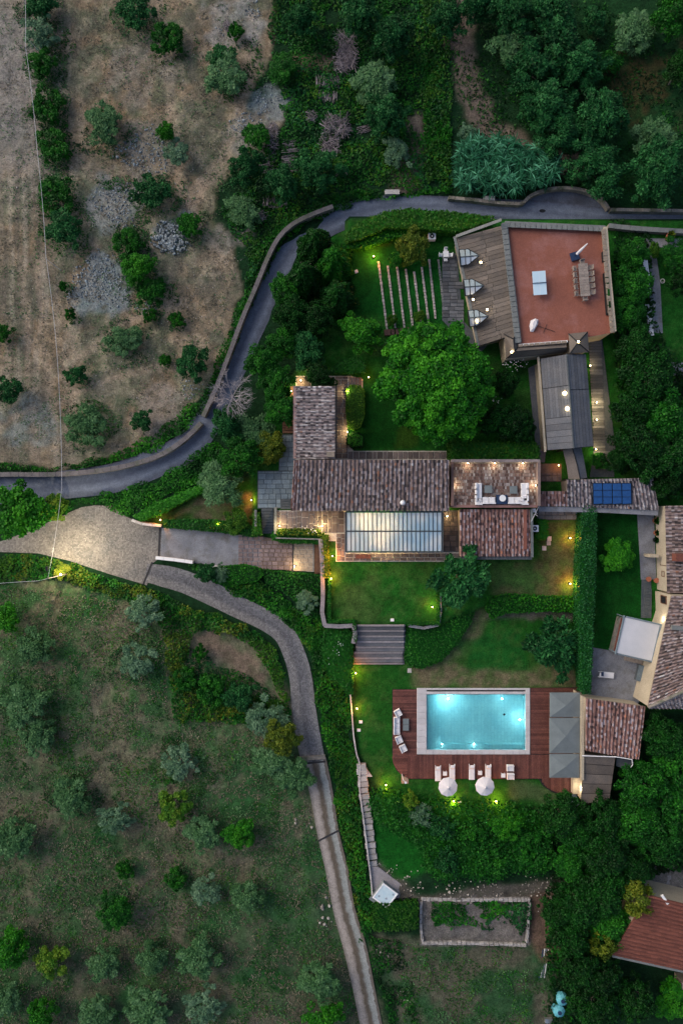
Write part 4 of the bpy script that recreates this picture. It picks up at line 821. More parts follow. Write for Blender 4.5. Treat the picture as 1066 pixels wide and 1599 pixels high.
# covered passage to the tiled outbuilding
q0 = [P(878, 702, 3.6), P(893, 700, 4.0), P(907, 698, 3.6)]; q1 = [P(884, 726, 3.6), P(900, 724, 4.0), P(911, 718, 3.6)]; q2 = [P(887, 748, 3.6), P(905, 748, 4.0), P(916, 746, 3.6)]
hp = base_empty('covered_passage', [q1[1]], 0, label='short bent zinc roofed passage linking the zinc house to the tiled outbuilding', cat='passage')
for u, v in ((q0, q1), (q1, q2)):
    for k in range(2): mb = MB(); mb.slab([u[k], u[k + 1], v[k + 1], v[k]], .06); mb.build('roof_panel', M['zincbrown' if k == 0 else 'zinc'], hp)
mb = MB(); mb.tube(q0[1] + up, q1[1] + up, .06); mb.tube(q1[1] + up, q2[1] + up, .06); mb.build('ridge_cap', M['dark'], hp)
for q in (q0[0], q0[2], q2[0], q2[2]): mb = MB(); mb.box(q.x, q.y - .05, ZT, .15, .15, 3.6 - ZT - .1); mb.build('post', M['dark'], hp)
# --- pool house
pts = [P(914, 1090, 4.2), P(1006, 1103, 4.2), P(996, 1185, 3.3), P(913, 1171, 3.3)]
hb = base_empty('pool_house', pts, 0, label='pool house with striped rusty tile roof beside the grey parasols', cat='pool house')
roofplane(hb, *pts, M['housewall']); walls(hb, pts, 0, M['cream'], inset=.2); tiles(hb, *pts, M['tilered'], .46, .42)
mb = MB(); mb.prism([P(907, 1086, 3.2)[:2], P(912, 1088, 3.2)[:2], P(911, 1218, 3.2)[:2], P(907, 1218, 3.2)[:2]], 0, 3.2); mb.build('side_wall', M['cream'], hb)
pts = [P(912, 1177, 3.1), P(960, 1182, 3.1), P(950, 1253, 2.7), P(907, 1255, 2.7)]
hk = base_empty('bar_pavilion', pts, 0, label='small bar pavilion with plain sheet metal roof lit from within beside the deck', cat='pavilion')
n = 5
for i in range(n):
    a, c = (i + .03) / n, (i + .97) / n; mb = MB(); mb.slab([pts[0].lerp(pts[3], a), pts[1].lerp(pts[2], a), pts[1].lerp(pts[2], c), pts[0].lerp(pts[3], c)], .05); mb.build('roof_panel', M['zincbrown'], hk)
roofplane(hk, *[p - Vector((0, 0, .08)) for p in pts], M['dark']); walls(hk, pts, 0, M['cream'], inset=.3)
mb = MB(); mb.prism([P(899, 1217, 2.2)[:2], P(908, 1217, 2.2)[:2], P(907, 1246, 2.2)[:2], P(899, 1246, 2.2)[:2]], 0, 1.0); mb.build('bar_counter', M['cream'], hk)
lamp_light('bar_lamp_light', P(902, 1231, 1.9), 14, (1, .85, .6), .08, hk)
mb = MB()
pp = [P(908, 1180, 3.5), P(935, 1181, 3.5), P(962, 1182, 3.5), P(986, 1186, 3.4), P(987, 1194, 3.2), P(981, 1203, 3.0)]
for a, c in zip(pp[:-1], pp[1:]): mb.tube(a, c, .06)
thing_mesh(mb, 'rain_pipe', M['white'], 'white pipe running below the pool house eaves and bending down', 'pipe')
mb = MB(); mb.slab([P(962, 1184, 2.6), P(986, 1188, 2.6), P(982, 1204, 2.4), P(961, 1196, 2.4)], .08); thing_mesh(mb, 'shed_roof', M['slate_bed'], 'small dark blue lean-to roof behind the pool house', 'roof')
mb = MB(); mb.slab([P(882, 1240, .3), P(899, 1240, .3), P(906, 1260, .3), P(884, 1256, .3)], .3); thing_mesh(mb, 'stone_step', M['slate'], 'blue grey stone landing below the bar counter', 'step')
# --- cream neighbour house
hn = base_empty('cream_neighbour_house', [P(1100, 950, 0)], 0, label='cream plastered house on the right edge with brown tile roof and a wall lamp', cat='house')
def blk(top, base_px, z0=1.2, mat='cream', name='walls'):
    n = len(top); mb = MB(); base = [P(a, b_, z0) for a, b_ in base_px]; tp = [Vector(t) for t in top]; mb.add(base + tp, [tuple(range(n, 2 * n))] + [(i, (i + 1) % n, n + (i + 1) % n, n + i) for i in range(n)]); o = mb.build(name, M[mat], hn); return o
e1 = [P(1041, 790, 4.5), P(1044, 925, 4.5)]
w1 = [(e1[1].x, e1[1].y), (e1[0].x, e1[0].y)]
mb = MB(); mb.prism([(e1[0].x, e1[0].y), (e1[0].x + 12, e1[0].y), (e1[1].x + 12, e1[1].y), (e1[1].x, e1[1].y)], 1.2, 4.45); mb.build('walls', M['cream'], hn)
e2 = [P(1050, 930, 6), P(1051, 962, 6), P(1038, 1003, 6), P(1013, 1104, 6)]
mb = MB(); mb.prism([(p.x, p.y) for p in e2] + [(e2[3].x + 12, e2[3].y), (e2[0].x + 12, e2[0].y)], 1.2, 5.92); mb.build('walls', M['cream'], hn)
A, B = P(1140, 788, 6.2), P(1140, 926, 6.2); roofplane(hn, A, B, e1[1] + Vector((-.2, 0, 0)), e1[0] + Vector((-.2, 0, 0)), M['housewall']); tiles(hn, A, B, e1[1] + Vector((-.25, 0, 0)), e1[0] + Vector((-.25, 0, 0)), M['tile'], .42, .42)
A, B = P(1160, 935, 8.2), P(1130, 1050, 8.2); E0_, E1_ = e2[0] + Vector((-.2, 0, .05)), e2[3] + Vector((-.2, 0, .05))
roofplane(hn, A, B, E1_, E0_, M['housewall']); tiles(hn, A, B, E1_, E0_, M['tile'], .44, .42)
A, B = P(1066, 1068, 7.0), P(1130, 1050, 8.2); roofplane(hn, E1_, B, P(1160, 1104, 6), P(1090, 1104, 6), M['housewall'])
tiles(hn, E1_ + Vector((0, 0, .1)), B + Vector((0, 0, .1)), P(1140, 1106, 6), E1_ + Vector((.3, -.1, -.05)), M['tilegrey'], .44, .42, 'hip_tiles')
mb = MB(); mb.tube(E1_ + Vector((0, 0, .15)), B + Vector((0, 0, .2)), .2, .2, 8); mb.build('hip_ridge', M['wallstone'], hn)
p = P(1050, 870, 5.0); mb = MB(); mb.box(p.x + .5, p.y, 4.8, 1.1, .9, 1.1); ch = mb.build('chimney', M['redroof'], hn); mb = MB(); mb.box(p.x + 1.3, p.y, 4.8, .35, .8, 1.3); mb.build('chimney_vent', M['black'], ch)
mb = MB(); mb.box(*P(1058, 981, 7)[:2], 6.5, 1.3, .5, .4, -.1); mb.build('roof_patch', M['coping'], hn)
window(hn, Vector((e2[0].x, P(0, 937, 4).y, 3.6)), .9, 1.5, (-1, 0, 0)); window(hn, Vector((e1[1].x, P(0, 896, 3).y, 3.0)), .6, .8, (-1, 0, 0)); window(hn, Vector((e1[1].x, P(0, 875, 3).y, 3.2)), 1.2, 2.0, (-1, 0, 0), False)
wp = Vector((e2[1].x - .1, P(0, 964, 3).y, 3.6)); mb = MB(); mb.box(wp.x, wp.y, wp.z - .1, .16, .18, .25); lb_ = mb.build('wall_lamp', M['bulb'], hn); lamp_light('wall_lamp_light', wp + Vector((-.35, 0, .15)), 10, (1, .85, .6), .04, hn)
mb = MB(); a = P(1020, 868, 3); mb.box(a.x, a.y, ZT, 1.0, .35, 1.9); mb.build('garden_wall', M['cream'], hn)
# red roofed house bottom right
A, B, Cc, D = P(1012, 1398, 5.2), P(1180, 1440, 5.2), P(1180, 1540, 4.2), P(955, 1490, 4.2)
hd = base_empty('red_roof_house', [A, B, Cc, D], 0, label='house with an even red clay roof half hidden by dark trees at bottom right', cat='house')
roofplane(hd, A, B, Cc, D, M['redroof']); walls(hd, [A, B, Cc, D], 0, M['cream'], inset=.4); tiles(hd, B, Cc, D, A, M['redroof'], .5, .9)
mb = MB(); mb.wallpath([P(955, 1492, 4.1), P(1180, 1542, 4.1)], .25, .15); mb.build('gutter', M['coping'], hd)
mb = MB(); a = P(1040, 1408, 5.6); mb.box(a.x, a.y, 5.0, .3, 1.2, .25, .6); mb.build('roof_window', M['white'], hd)
mb = MB(); mb.prism([P(*p) for p in [(1000, 1370), (1046, 1366), (1048, 1388), (1040, 1402), (1002, 1396)]], 0, .15); tag(mb.build('neighbour_courtyard', M['concrete']), kind='structure')
mb = MB(); mb.prism([P(*p) for p in [(1052, 1518), (1120, 1525), (1120, 1545), (1052, 1535)]], 0, 2.0); thing_mesh(mb, 'shed', M['warmstone'], 'ochre shed corner below the red roof at the right edge', 'shed')

# ---------------------------------------------------------------- pool and deck
pool = base_empty('swimming_pool', [P(739, 1127)], 0, label='rectangular turquoise swimming pool with white stone coping and underwater lights', cat='swimming pool')
zc = .24
wx0, wx1, wy0, wy1 = 666, 820, 1084, 1171
def rect(a, b_, c, d, z): return [P(a, b_, z), P(c, b_, z), P(c, d, z), P(a, d, z)]
def X(px_, z=0): return P(px_, 0, z).x
def Y(py_, z=0): return P(0, py_, z).y
# coping stones
for (a, b_, c, d, nx_, ny_) in ((650.5, 1074.5, 666, 1178, 1, 11), (820, 1074.5, 827, 1178, 1, 11), (666, 1171, 820, 1178, 16, 1), (666, 1074.5, 820, 1077.5, 16, 1), (666, 1080, 820, 1084, 16, 1)):
    for i in range(nx_):
        for j in range(ny_):
            q = rect(a + (c - a) * i / nx_, b_ + (d - b_) * j / ny_, a + (c - a) * (i + 1) / nx_, b_ + (d - b_) * (j + 1) / ny_, zc)
            stone(pool, 'coping_stone', (q[0].x + q[1].x) / 2, (q[0].y + q[3].y) / 2, zc - .12, q[1].x - q[0].x - .012, q[0].y - q[3].y - .012, .12, 0, M['stoneedge'])
mb = MB(); mb.prism(rect(650.5, 1074.5, 827, 1178, 0), -.3, .10)
mb = MB(); mb.box((X(666) + X(820)) / 2, Y(1078.7), .06, (820 - 666) * S, .16, .06); mb.build('cover_slot', M['dark'], pool)
# basin
mb = MB(); x0, x1, y1_, y0_ = X(666), X(820), Y(1084), Y(1171); zf = -1.7
mb.add([(x0, y0_, zf), (x1, y0_, zf), (x1, y1_, zf), (x0, y1_, zf), (x0, y0_, zc - .1), (x1, y0_, zc - .1), (x1, y1_, zc - .1), (x0, y1_, zc - .1)], [(0, 1, 2, 3), (0, 4, 5, 1), (1, 5, 6, 2), (2, 6, 7, 3), (3, 7, 4, 0)])
mb.build('basin', M['pooltile'], pool)
mb = MB()
for a in range(650, 829, 1): pass
mb.prism([(X(650.8), Y(1177.8)), (X(665.9), Y(1177.8)), (X(665.9), Y(1074.8)), (X(650.8), Y(1074.8))], -.4, .1); mb.prism([(X(820.1), Y(1177.8)), (X(826.8), Y(1177.8)), (X(826.8), Y(1074.8)), (X(820.1), Y(1074.8))], -.4, .1); mb.prism([(X(665.9), Y(1177.8)), (X(820), Y(1177.8)), (X(820), Y(1171.1)), (X(665.9), Y(1171.1))], -.4, .1); mb.prism([(X(665.9), Y(1083.9)), (X(820), Y(1083.9)), (X(820), Y(1074.8)), (X(665.9), Y(1074.8))], -.4, .02)
mb.build('coping_base', M['mortar'], pool)
for k in range(4):
    mb = MB(); xa = X(666) + .02; xb = X(671 + 6 * k); mb.prism([(xa, y0_ + .01), (xb, y0_ + .01), (xb, y1_ - .01), (xa, y1_ - .01)], zf - .01, -.05 - .34 * k - .001 * k); mb.build('pool_step', M['pooltile'], pool)
mb = MB(); mb.prism([(X(690), y0_ + .02), (x1 - .02, y0_ + .02), (x1 - .02, y0_ + .55), (X(690), y0_ + .55)], zf + .01, -.6); mb.build('pool_bench', M['pooltile'], pool)
mb = MB(); mb.tube((X(790), Y(1120), zf + .01), (X(790), Y(1120), zf + .06), .16, .16, 12); mb.build('floor_drain', M['dark'], pool)
wm = bpy.data.materials.new('pool_water'); wm.use_nodes = True; nt = wm.node_tree; N = nt.nodes; L = nt.links; N.remove(N['Principled BSDF'])
tr = N.new('ShaderNodeBsdfRefraction'); tr.inputs['IOR'].default_value = 1.33; tr.inputs['Roughness'].default_value = 0; tr.inputs[0].default_value = (.70, .95, .98, 1); gs = N.new('ShaderNodeBsdfGlossy'); gs.inputs['Roughness'].default_value = .04; fz = N.new('ShaderNodeFresnel'); fz.inputs[0].default_value = 1.33; mx_ = N.new('ShaderNodeMixShader')
L.new(fz.outputs[0], mx_.inputs[0]); L.new(tr.outputs[0], mx_.inputs[1]); L.new(gs.outputs[0], mx_.inputs[2]); L.new(mx_.outputs[0], N['Material Output'].inputs[0])
geo = N.new('ShaderNodeNewGeometry'); nz = N.new('ShaderNodeTexNoise'); nz.inputs['Scale'].default_value = 2.2; nz.inputs['Detail'].default_value = 4; L.new(geo.outputs['Position'], nz.inputs['Vector']); bp = N.new('ShaderNodeBump'); bp.inputs['Strength'].default_value = .35; bp.inputs['Distance'].default_value = .1; L.new(nz.outputs[0], bp.inputs['Height']); L.new(bp.outputs[0], gs.inputs['Normal']); L.new(bp.outputs[0], tr.inputs['Normal']); L.new(bp.outputs[0], fz.inputs['Normal'])
mb = MB(); mb.add([(x0 + .005, y0_ + .005, .06), (x1 - .005, y0_ + .005, .06), (x1 - .005, y1_ - .005, .06), (x0 + .005, y1_ - .005, .06)], [(0, 1, 2, 3)]); mb.build('water', wm, pool)
for lx, ly, w in ((699, 1086, 1.8), (784, 1086, .45), (818, 1125, .8), (740, 1169, .14), (690, 1169, .1)):  # lamps at upper left and right wall; the three weaker ones are added fill
    mb = MB(); p = Vector((X(lx), Y(ly), -.5)); mb.box(p.x, p.y, -.62, .22, .16, .22); mb.build('pool_and_fill_light', M['bulb' if w < 0 else 'white'], pool)
    off = Vector((0, -.5 if ly < 1100 else (.5 if ly > 1150 else 0), 0)); off.x = -.5 if lx > 810 else 0
    lamp_light('pool_lamp_and_fill_light', p + off + Vector((0, 0, .1)), 27 * w, (.62, .98, 1.0), .07, pool)
# deck
dk = [(612, 1076)] + [(612, 1176), (613, 1190), (618, 1202), (628, 1211), (641, 1216), (840, 1216), (846, 1226), (860, 1236), (880, 1241), (905, 1242), (905, 1073), (827, 1074), (827, 1178), (651, 1178), (651, 1076)]
mb = MB(); mb.prism([P(*p) for p in dk], -.2, .12); deck = mb.build('pool_deck', M['black'], loc=P(640, 1200, 0)); tag(deck, kind='structure')
def boards(x0, x1, y0, y1, horiz, clip=None, pit=2.3):
    k = 0; a0, a1 = (y0, y1) if horiz else (x0, x1); a = a0
    while a < a1 - .6:
        w = min(pit, a1 - a); c = a + w / 2; lo, hi = (x0, x1) if horiz else (y0, y1)
        if clip: lo, hi = clip(c, lo, hi)
        if hi - lo > 3:
            if horiz: p = P((lo + hi) / 2, c, .17); stone(deck, 'board', p.x, p.y, .118, (hi - lo) * S - .02, w * S - .022, .05, 0, M['deck'])
            else: p = P(c, (lo + hi) / 2, .17); stone(deck, 'board', p.x, p.y, .118, w * S - .022, (hi - lo) * S - .02, .05, 0, M['deck'])
        a += pit
def cl1(c, lo, hi):
    r = 36
    if c > 1178: lo = 612 + (r - math.sqrt(max(0, r * r - (c - 1180) ** 2))) if c > 1180 else lo
    return lo, hi
boards(613, 650.5, 1077, 1181, True)
boards(613, 636, 1181, 1214, True, cl1)
boards(636, 846, 1178.5, 1216, False)
boards(827.5, 904, 1074, 1178, True)
boards(846, 905, 1178.5, 1240, False, lambda c, lo, hi: (lo, min(hi, 1217 + 24 * math.sqrt(max(0, 1 - ((895 - c) / 49) ** 2)) if c < 895 else hi)))
# ---------------------------------------------------------------- furniture (prototypes at the origin, then copies)
ZD = .168
def proto(name, label, cat, group=None): return empty(name, (0, 0, 0), 0, label, cat, group)
def legs(e, pts, h, mat, r=.03, z0=0, n=6):
    for x, y in pts: mb = MB(); mb.tube((x, y, z0), (x, y, z0 + h), r, r, n); mb.build('leg', mat, e)
def cushion(e, x, y, z, sx, sy, sz, name='cushion', mat=None, rz=0):
    mb = MB(); mb.box(x, y, z, sx, sy, sz * .6, rz); mb.box(x, y, z + sz * .6, sx, sy, sz * .4, rz, top=.86); return mb.build(name, mat or M['fabric'], e)
# sun lounger: 2.0 x .7, head towards +y
lo = proto('sun_lounger', 'x', 'sun lounger', 'white sun loungers at the pool edge')
for s_ in (-1, 1): mb = MB(); mb.box(.33 * s_, 0, .25, .06, 1.96, .07); mb.build('frame_rail', M['white'], lo)
mb = MB(); mb.box(0, -.3, .28, .60, 1.3, .09); mb.build('seat_pad', M['fabric'], lo)
mb = MB(); mb.add([(-.3, .36, .30), (.3, .36, .30), (.3, .98, .72), (-.3, .98, .72), (-.3, .36, .38), (.3, .36, .38), (.3, .95, .80), (-.3, .95, .80)], [(0, 3, 2, 1), (4, 5, 6, 7), (0, 1, 5, 4), (2, 3, 7, 6), (0, 4, 7, 3), (1, 2, 6, 5)]); mb.build('backrest', M['fabric'], lo)
cushion(lo, 0, .80, .76, .5, .26, .1, 'head_pillow')
legs(lo, [(-.3, -.9), (.3, -.9), (-.3, .85), (.3, .85)], .25, M['white'])
for i, (px_, py_, rz, lab) in enumerate([(683, 1206, math.pi, 'white sun lounger left of the first white parasol'), (705, 1204, math.pi, 'white sun lounger between parasols, right of the first one'), (735.5, 1204, math.pi, 'white sun lounger just left of the second white parasol'), (761, 1204, math.pi, 'white sun lounger right of the second white parasol')]):
    place(lo, P(px_, py_, ZD), 0, lab)
lu = proto('sun_lounger', 'white folding lounger with dark pillow alone on the grey concrete patio', 'sun lounger')
for ch in list(lo.children): 
    c = ch.copy(); COL.objects.link(c); c.parent = lu
lu.location = P(944, 1053, 1.3); lu.rotation_euler = (0, 0, math.pi / 2 - .1)
mb = MB(); p = P(939, 1052, 2); mb.box(p.x, p.y, 2.12, .3, .5, .08); thing_mesh(mb, 'pillow', M['navy'], 'dark blue pillow on the patio lounger', 'pillow')
# white parasols
def parasol(name, label, r, n, mat, h=2.3, group=None, vent=True):
    e = proto(name, label, 'parasol', group); mb = MB(); c = Vector((0, 0, h)); rim = [Vector((r * math.cos(2 * math.pi * k / n + .2), r * math.sin(2 * math.pi * k / n + .2), h - .42)) for k in range(n)]
    for k in range(n):
        a, b_ = rim[k], rim[(k + 1) % n]; mb.add([a, b_, c, a - Vector((0, 0, .12)), b_ - Vector((0, 0, .12))], [(0, 1, 2), (3, 4, 1, 0)], 0, .25 + .5 * (k % 2) + .25 * random.random())
    mb.build('canopy', mat, e); mb = MB(); mb.tube((0, 0, 0), (0, 0, h + .12), .03); mb.build('pole', M['greywood'], e); mb = MB(); mb.tube((0, 0, 0), (0, 0, .08), .3, .3, 10); mb.build('base', M['coping'], e)
    for k in range(n): mb = MB(); mb.tube((0, 0, h - .06), rim[k] - Vector((0, 0, .03)), .012, .012, 4); mb.build('rib', M['greywood'], e)
    mb = MB(); mb.cone((0, 0, h - .05), .22, .16, n); mb.build('finial', mat, e)
    return e
pr = parasol('parasol', 'x', 1.17, 10, M['parasol'])
place(pr, P(695.5, 1220, ZD) * 1 + Vector((0, 0, 0)), 0, 'left of the two round white parasols below the pool', 'round white parasols')
place(pr, P(752, 1219, ZD), .3, 'right of the two round white parasols below the pool', 'round white parasols')
ts = proto('side_table', 'x', 'side table', 'small white side tables'); mb = MB(); mb.box(0, 0, .42, .5, .5, .04); mb.build('table_top', M['white'], ts); legs(ts, [(-.2, -.2), (.2, -.2), (.2, .2), (-.2, .2)], .42, M['white'], .02)
place(ts, P(693.5, 1206, ZD), 0, 'small white side table at the rim of the left white parasol'); place(ts, P(748, 1205, ZD), 0, 'small white side table at the rim of the right white parasol'); place(ts, P(784, 1209, ZD), .0, 'small white side table left of the pair of terrace chairs')
# armchair (seat .75), faces -y
def armchair(label, w=.8, name='armchair', cat='armchair', group=None, nc=1):
    e = proto(name, label, cat, group); mb = MB(); mb.box(0, 0, .12, w, .78, .14); mb.build('seat_frame', M['white'], e)
    mb = MB(); mb.box(0, .36, .26, w, .1, .42); mb.build('backrest', M['white'], e)
    for s_ in (-1, 1): mb = MB(); mb.box(s_ * (w / 2 - .04), -.03, .262, .07, .66, .26); mb.build('armrest', M['white'], e)
    for k in range(nc): cushion(e, (k + .5) / nc * (w - .16) - (w - .16) / 2, -.04, .265, (w - .18) / nc - .02, .68, .16, 'cushion')
    legs(e, [(-w / 2 + .06, -.33), (w / 2 - .06, -.33), (w / 2 - .06, .33), (-w / 2 + .06, .33)], .12, M['dark']); return e
ac = armchair('x', .85, group='white armchairs on the left of the deck')
place(ac, P(621, 1112, ZD), math.pi * .5 + 1.0 - .5, 'white armchair above the white sofa on the left deck', 'white armchairs on the left of the deck'); place(ac, P(622.5, 1153.5, ZD), math.pi / 2 + .4, 'white armchair just below the white sofa on the left deck', 'white armchairs on the left of the deck'); place(ac, P(629, 1167, ZD), math.pi / 2 + .45, 'lowest white armchair near the rounded deck corner', 'white armchairs on the left of the deck')
place(ac, P(795, 1198, ZD), 0, 'upper white terrace chair right of the parasols', 'white terrace chairs right of the parasols'); place(ac, P(795.5, 1211, ZD), 0, 'lower white terrace chair at the deck edge right of the parasols', 'white terrace chairs right of the parasols')
sf = armchair('long white sofa along the left edge of the pool deck', 2.1, 'sofa', 'sofa', nc=3); sf.location = P(619, 1132, ZD); sf.rotation_euler = (0, 0, math.pi / 2)
ct = proto('coffee_table', 'x', 'coffee table', 'grey coffee tables'); mb = MB(); mb.box(0, 0, .3, .72, .72, .05); mb.build('table_top', M['canvas'], ct); legs(ct, [(-.3, -.3), (.3, -.3), (.3, .3), (-.3, .3)], .3, M['dark'], .025)
place(ct, P(633, 1125.5, ZD), 0, 'upper grey coffee table in front of the deck sofa'); place(ct, P(633, 1135, ZD), 0, 'lower grey coffee table in front of the deck sofa')
for (px_, py_, sc, lab) in ((745, 764, 1.25, 'square grey coffee table in the left sofa corner of the roof terrace'), (783 + 17, 765, 1.25, 'square grey coffee table in the right sofa corner of the roof terrace')): place(ct, P(px_ + 16 if px_ == 745 else px_, py_, ZR + .06), 0, lab, 'grey coffee tables', (sc, sc, 1))
# corner sofas on the roof terrace: separate module things
zt_ = ZR + .06
def module(x, y, back, label, w=.82, corner=False):
    e = empty('sofa_module', P(x, y, zt_), back, label, 'sofa', 'white sofa modules on the brick roof terrace')
    L0 = P(x, y, zt_); 
    def b(name, *a, **k): mb = MB(); mb.box(*a, **k); o = mb.build(name, M['fabric']); o.parent = e; return o
    b('seat_base', 0, 0, .0, w - .02, w - .02, .24); b('cushion', 0, -.06, .245, w - .08, w - .18, .14, top=.9); b('backrest', 0, w / 2 - .09, .245, w - .02, .16, .42)
    if corner: b('side_backrest', -(w / 2 - .09), -.09, .246, .16, w - .2, .41)
    return e
Lx, Rx = 746.5, 817.5
for k, lab in enumerate(('top seat of the left arm of the left corner sofa', 'second seat down the left corner sofa', 'third seat down the left corner sofa')): module(Lx - .5, 759.5 + k * 8.8, math.pi / 2, lab + ' on the brick terrace')
module(Lx - .5, 783, math.pi, 'inner corner seat of the left corner sofa on the brick terrace')
for k in range(2): module(Lx + 10.2 + 10 * k, 781.5, math.pi, ('first' if k == 0 else 'outermost') + ' seat right of the corner in the left corner sofa')
for k, lab in enumerate(('top seat of the right arm of the right corner sofa', 'second seat down the right corner sofa', 'third seat down the right corner sofa')): module(Rx, 759.5 + k * 8.8, -math.pi / 2, lab + ' on the brick terrace')
module(Rx, 783, math.pi, 'inner corner seat of the right corner sofa on the brick terrace')
for k in range(2): module(Rx - 10.7 - 10 * k, 781.5, math.pi, ('first' if k == 0 else 'outermost') + ' seat left of the corner in the right corner sofa')
mb = MB(); p = P(782, 780, zt_); mb.box(p.x, p.y, zt_ + .0, 1.25, 1.1, .45); thing_mesh(mb, 'low_table', M['navy'], 'dark blue low table between the two corner sofas', 'table')
mb = MB(); p = P(785, 778, zt_ + .45); mb.tube((p.x - .1, p.y, zt_ + .455), (p.x - .1, p.y, zt_ + .6), .36, .4, 12); thing_mesh(mb, 'round_tray', M['white'], 'round white tray on the dark blue low table', 'tray')
for px_, py_, rz, lab in ((749, 781, .6, 'pinkish scatter cushion in the left sofa corner'), (815, 781, -.5, 'white scatter cushion in the right sofa corner'), (808, 783, .3, 'white scatter cushion beside the right sofa corner'), (819, 776, .2, 'pale blue scatter cushion on the right sofa arm')):
    p = P(px_, py_, zt_ + .45); mb = MB(); mb.box(p.x, p.y, zt_ + .39, .36, .36, .12, rz, top=.8); thing_mesh(mb, 'scatter_cushion', M['parasol'], lab, 'cushion')
# red terrace: ping pong table, dining set, parasols
zr = ZN + .055
pp_ = empty('ping_pong_table', P(839, 445, zr), .07, 'pale blue ping pong table in the middle of the red terrace', 'ping pong table')
def lb2(e, name, mat, *a, **k): mb = MB(); mb.box(*a, **k); o = mb.build(name, mat); o.parent = e; return o
ppm = mk('table_tennis_top', (.50, .66, .78), None, 1, .5, fine=.02)
for s_ in (-1, 1): lb2(pp_, 'table_half', ppm, 0, s_ * .70, .73, 1.56, 1.38, .03)
lb2(pp_, 'net', M['navy'], 0, 0, .74, 1.7, .03, .15)
for x in (-.7, .7):
    for y in (-1.2, 1.2): lb2(pp_, 'leg', M['dark'], x, y, 0, .05, .05, .73)
for x in (-.75, 0, .75): lb2(pp_, 'line', M['white'], x, 0, .762, .02, 2.74, .003)
dt = empty('dining_table', P(908, 440, zr), .08, 'long slatted teak dining table on the red terrace', 'dining table')
for k in range(12): lb2(dt, 'slat', M['greywood'], 0, -1.76 + k * .32, .72, 1.12, .30, .04)
for x in (-.42, .42):
    for y in (-1.6, 1.6): lb2(dt, 'leg', M['greywood'], x, y, 0, .08, .08, .72)
dc = proto('dining_chair', 'x', 'chair', 'teak chairs round the long dining table')
lb2(dc, 'seat', M['greywood'], 0, 0, .43, .5, .48, .05); lb2(dc, 'backrest', M['greywood'], 0, .24, .50, .5, .05, .42)
for s_ in (-1, 1): lb2(dc, 'armrest', M['greywood'], s_ * .25, 0, .64, .06, .5, .03)
for x in (-.22, .22):
    for y in (-.2, .2): lb2(dc, 'leg', M['greywood'], x, y, 0, .04, .04, .43)
base_ = P(908, 440, zr); nm = ['first', 'second', 'third', 'fourth', 'fifth']
for s_ in (-1, 1):
    for k in range(5):
        lx, ly = s_ * .92, 1.45 - k * .73; c, s2 = math.cos(.08), math.sin(.08)
        place(dc, base_ + Vector((lx * c - ly * s2, lx * s2 + ly * c, 0)), .08 + (math.pi / 2 if s_ < 0 else -math.pi / 2) + random.uniform(-.1, .1), '%s teak chair from the top on the %s side of the dining table' % (nm[k], 'left' if s_ < 0 else 'right'))
for ly, rz, lab in ((-2.15, math.pi, 'teak chair at the lower head of the dining table'), (2.15, 0, 'teak chair at the upper head of the dining table, by the dark blue base')):
    place(dc, base_ + Vector((-ly * .08, ly, 0)), rz + .08, lab)
def closed_parasol(name, p, ang, Ln, label, basemat, r=.2, col=None):
    e = empty(name, p, 0, label, 'parasol'); d = Vector((math.cos(ang), math.sin(ang), 0)); a = Vector((0, 0, .9)) ; b_ = d * Ln + Vector((0, 0, 2.2))
    mb = MB(); n = 8; m_ = a.lerp(b_, .35); mb.tube(a, m_, r * .9, r, n); mb.tube(m_, b_, r, .06, n); o = mb.build('folded_canopy', col or M['parasol']); o.parent = e
    mb = MB(); mb.tube((0, 0, 0), a, .04); o = mb.build('pole', M['dark']); o.parent = e; mb = MB(); mb.box(0, 0, 0, .95, .95, .28, .3); o = mb.build('base', basemat); o.parent = e; return e
closed_parasol('closed_parasol', P(896, 401, zr), .75, 1.1, 'folded white parasol on a dark blue base above the dining table', M['navy'], .17)
e = empty('wind_blown_parasol', P(833, 508, zr), 0, 'folded lilac white parasol lying beside the annex with a thin cross foot', 'parasol')
mb = MB(); pts_ = [(-.45, -.75), (-.1, -.8), (.45, .1), (.5, .65), (.15, .8), (-.4, .55), (-.55, -.1)]; mb.add([(x, y, .05) for x, y in pts_] + [(x * .45, y * .6, .45) for x, y in pts_], [tuple(range(7, 14))] + [(i, (i + 1) % 7, 7 + (i + 1) % 7, 7 + i) for i in range(7)]); o = mb.build('folded_canopy', M['parasol']); o.parent = e
mb = MB(); mb.tube((.4, -.1, .15), (2.4, -.75, .08), .03); mb.tube((1.1, -.9, .06), (1.5, .1, .06), .025); o = mb.build('cross_foot', M['dark']); o.parent = e
for i, (py_, h_) in enumerate(((402, 9), (470, 38))):
    p = P(943 if i == 0 else 947, py_ if i == 0 else 460, zr); e = empty('planter_box', p, .08, ['short dark planter with white pot against the cream parapet', 'long dark planter box against the cream parapet'][i], 'planter'); lb2(e, 'box', M['black'], -.1, 0, 0, .5, h_ * S * 1.6, .5); lb2(e, 'soil', M['soil'], -.1, 0, .502, .42, h_ * S * 1.5, .03)
    if i == 1:
        for k in range(3): lb2(e, 'clipped_plant', LM['dark'], -.1, (k - 1) * 1.4, .53, .36, 1.1, .3, top=.7)
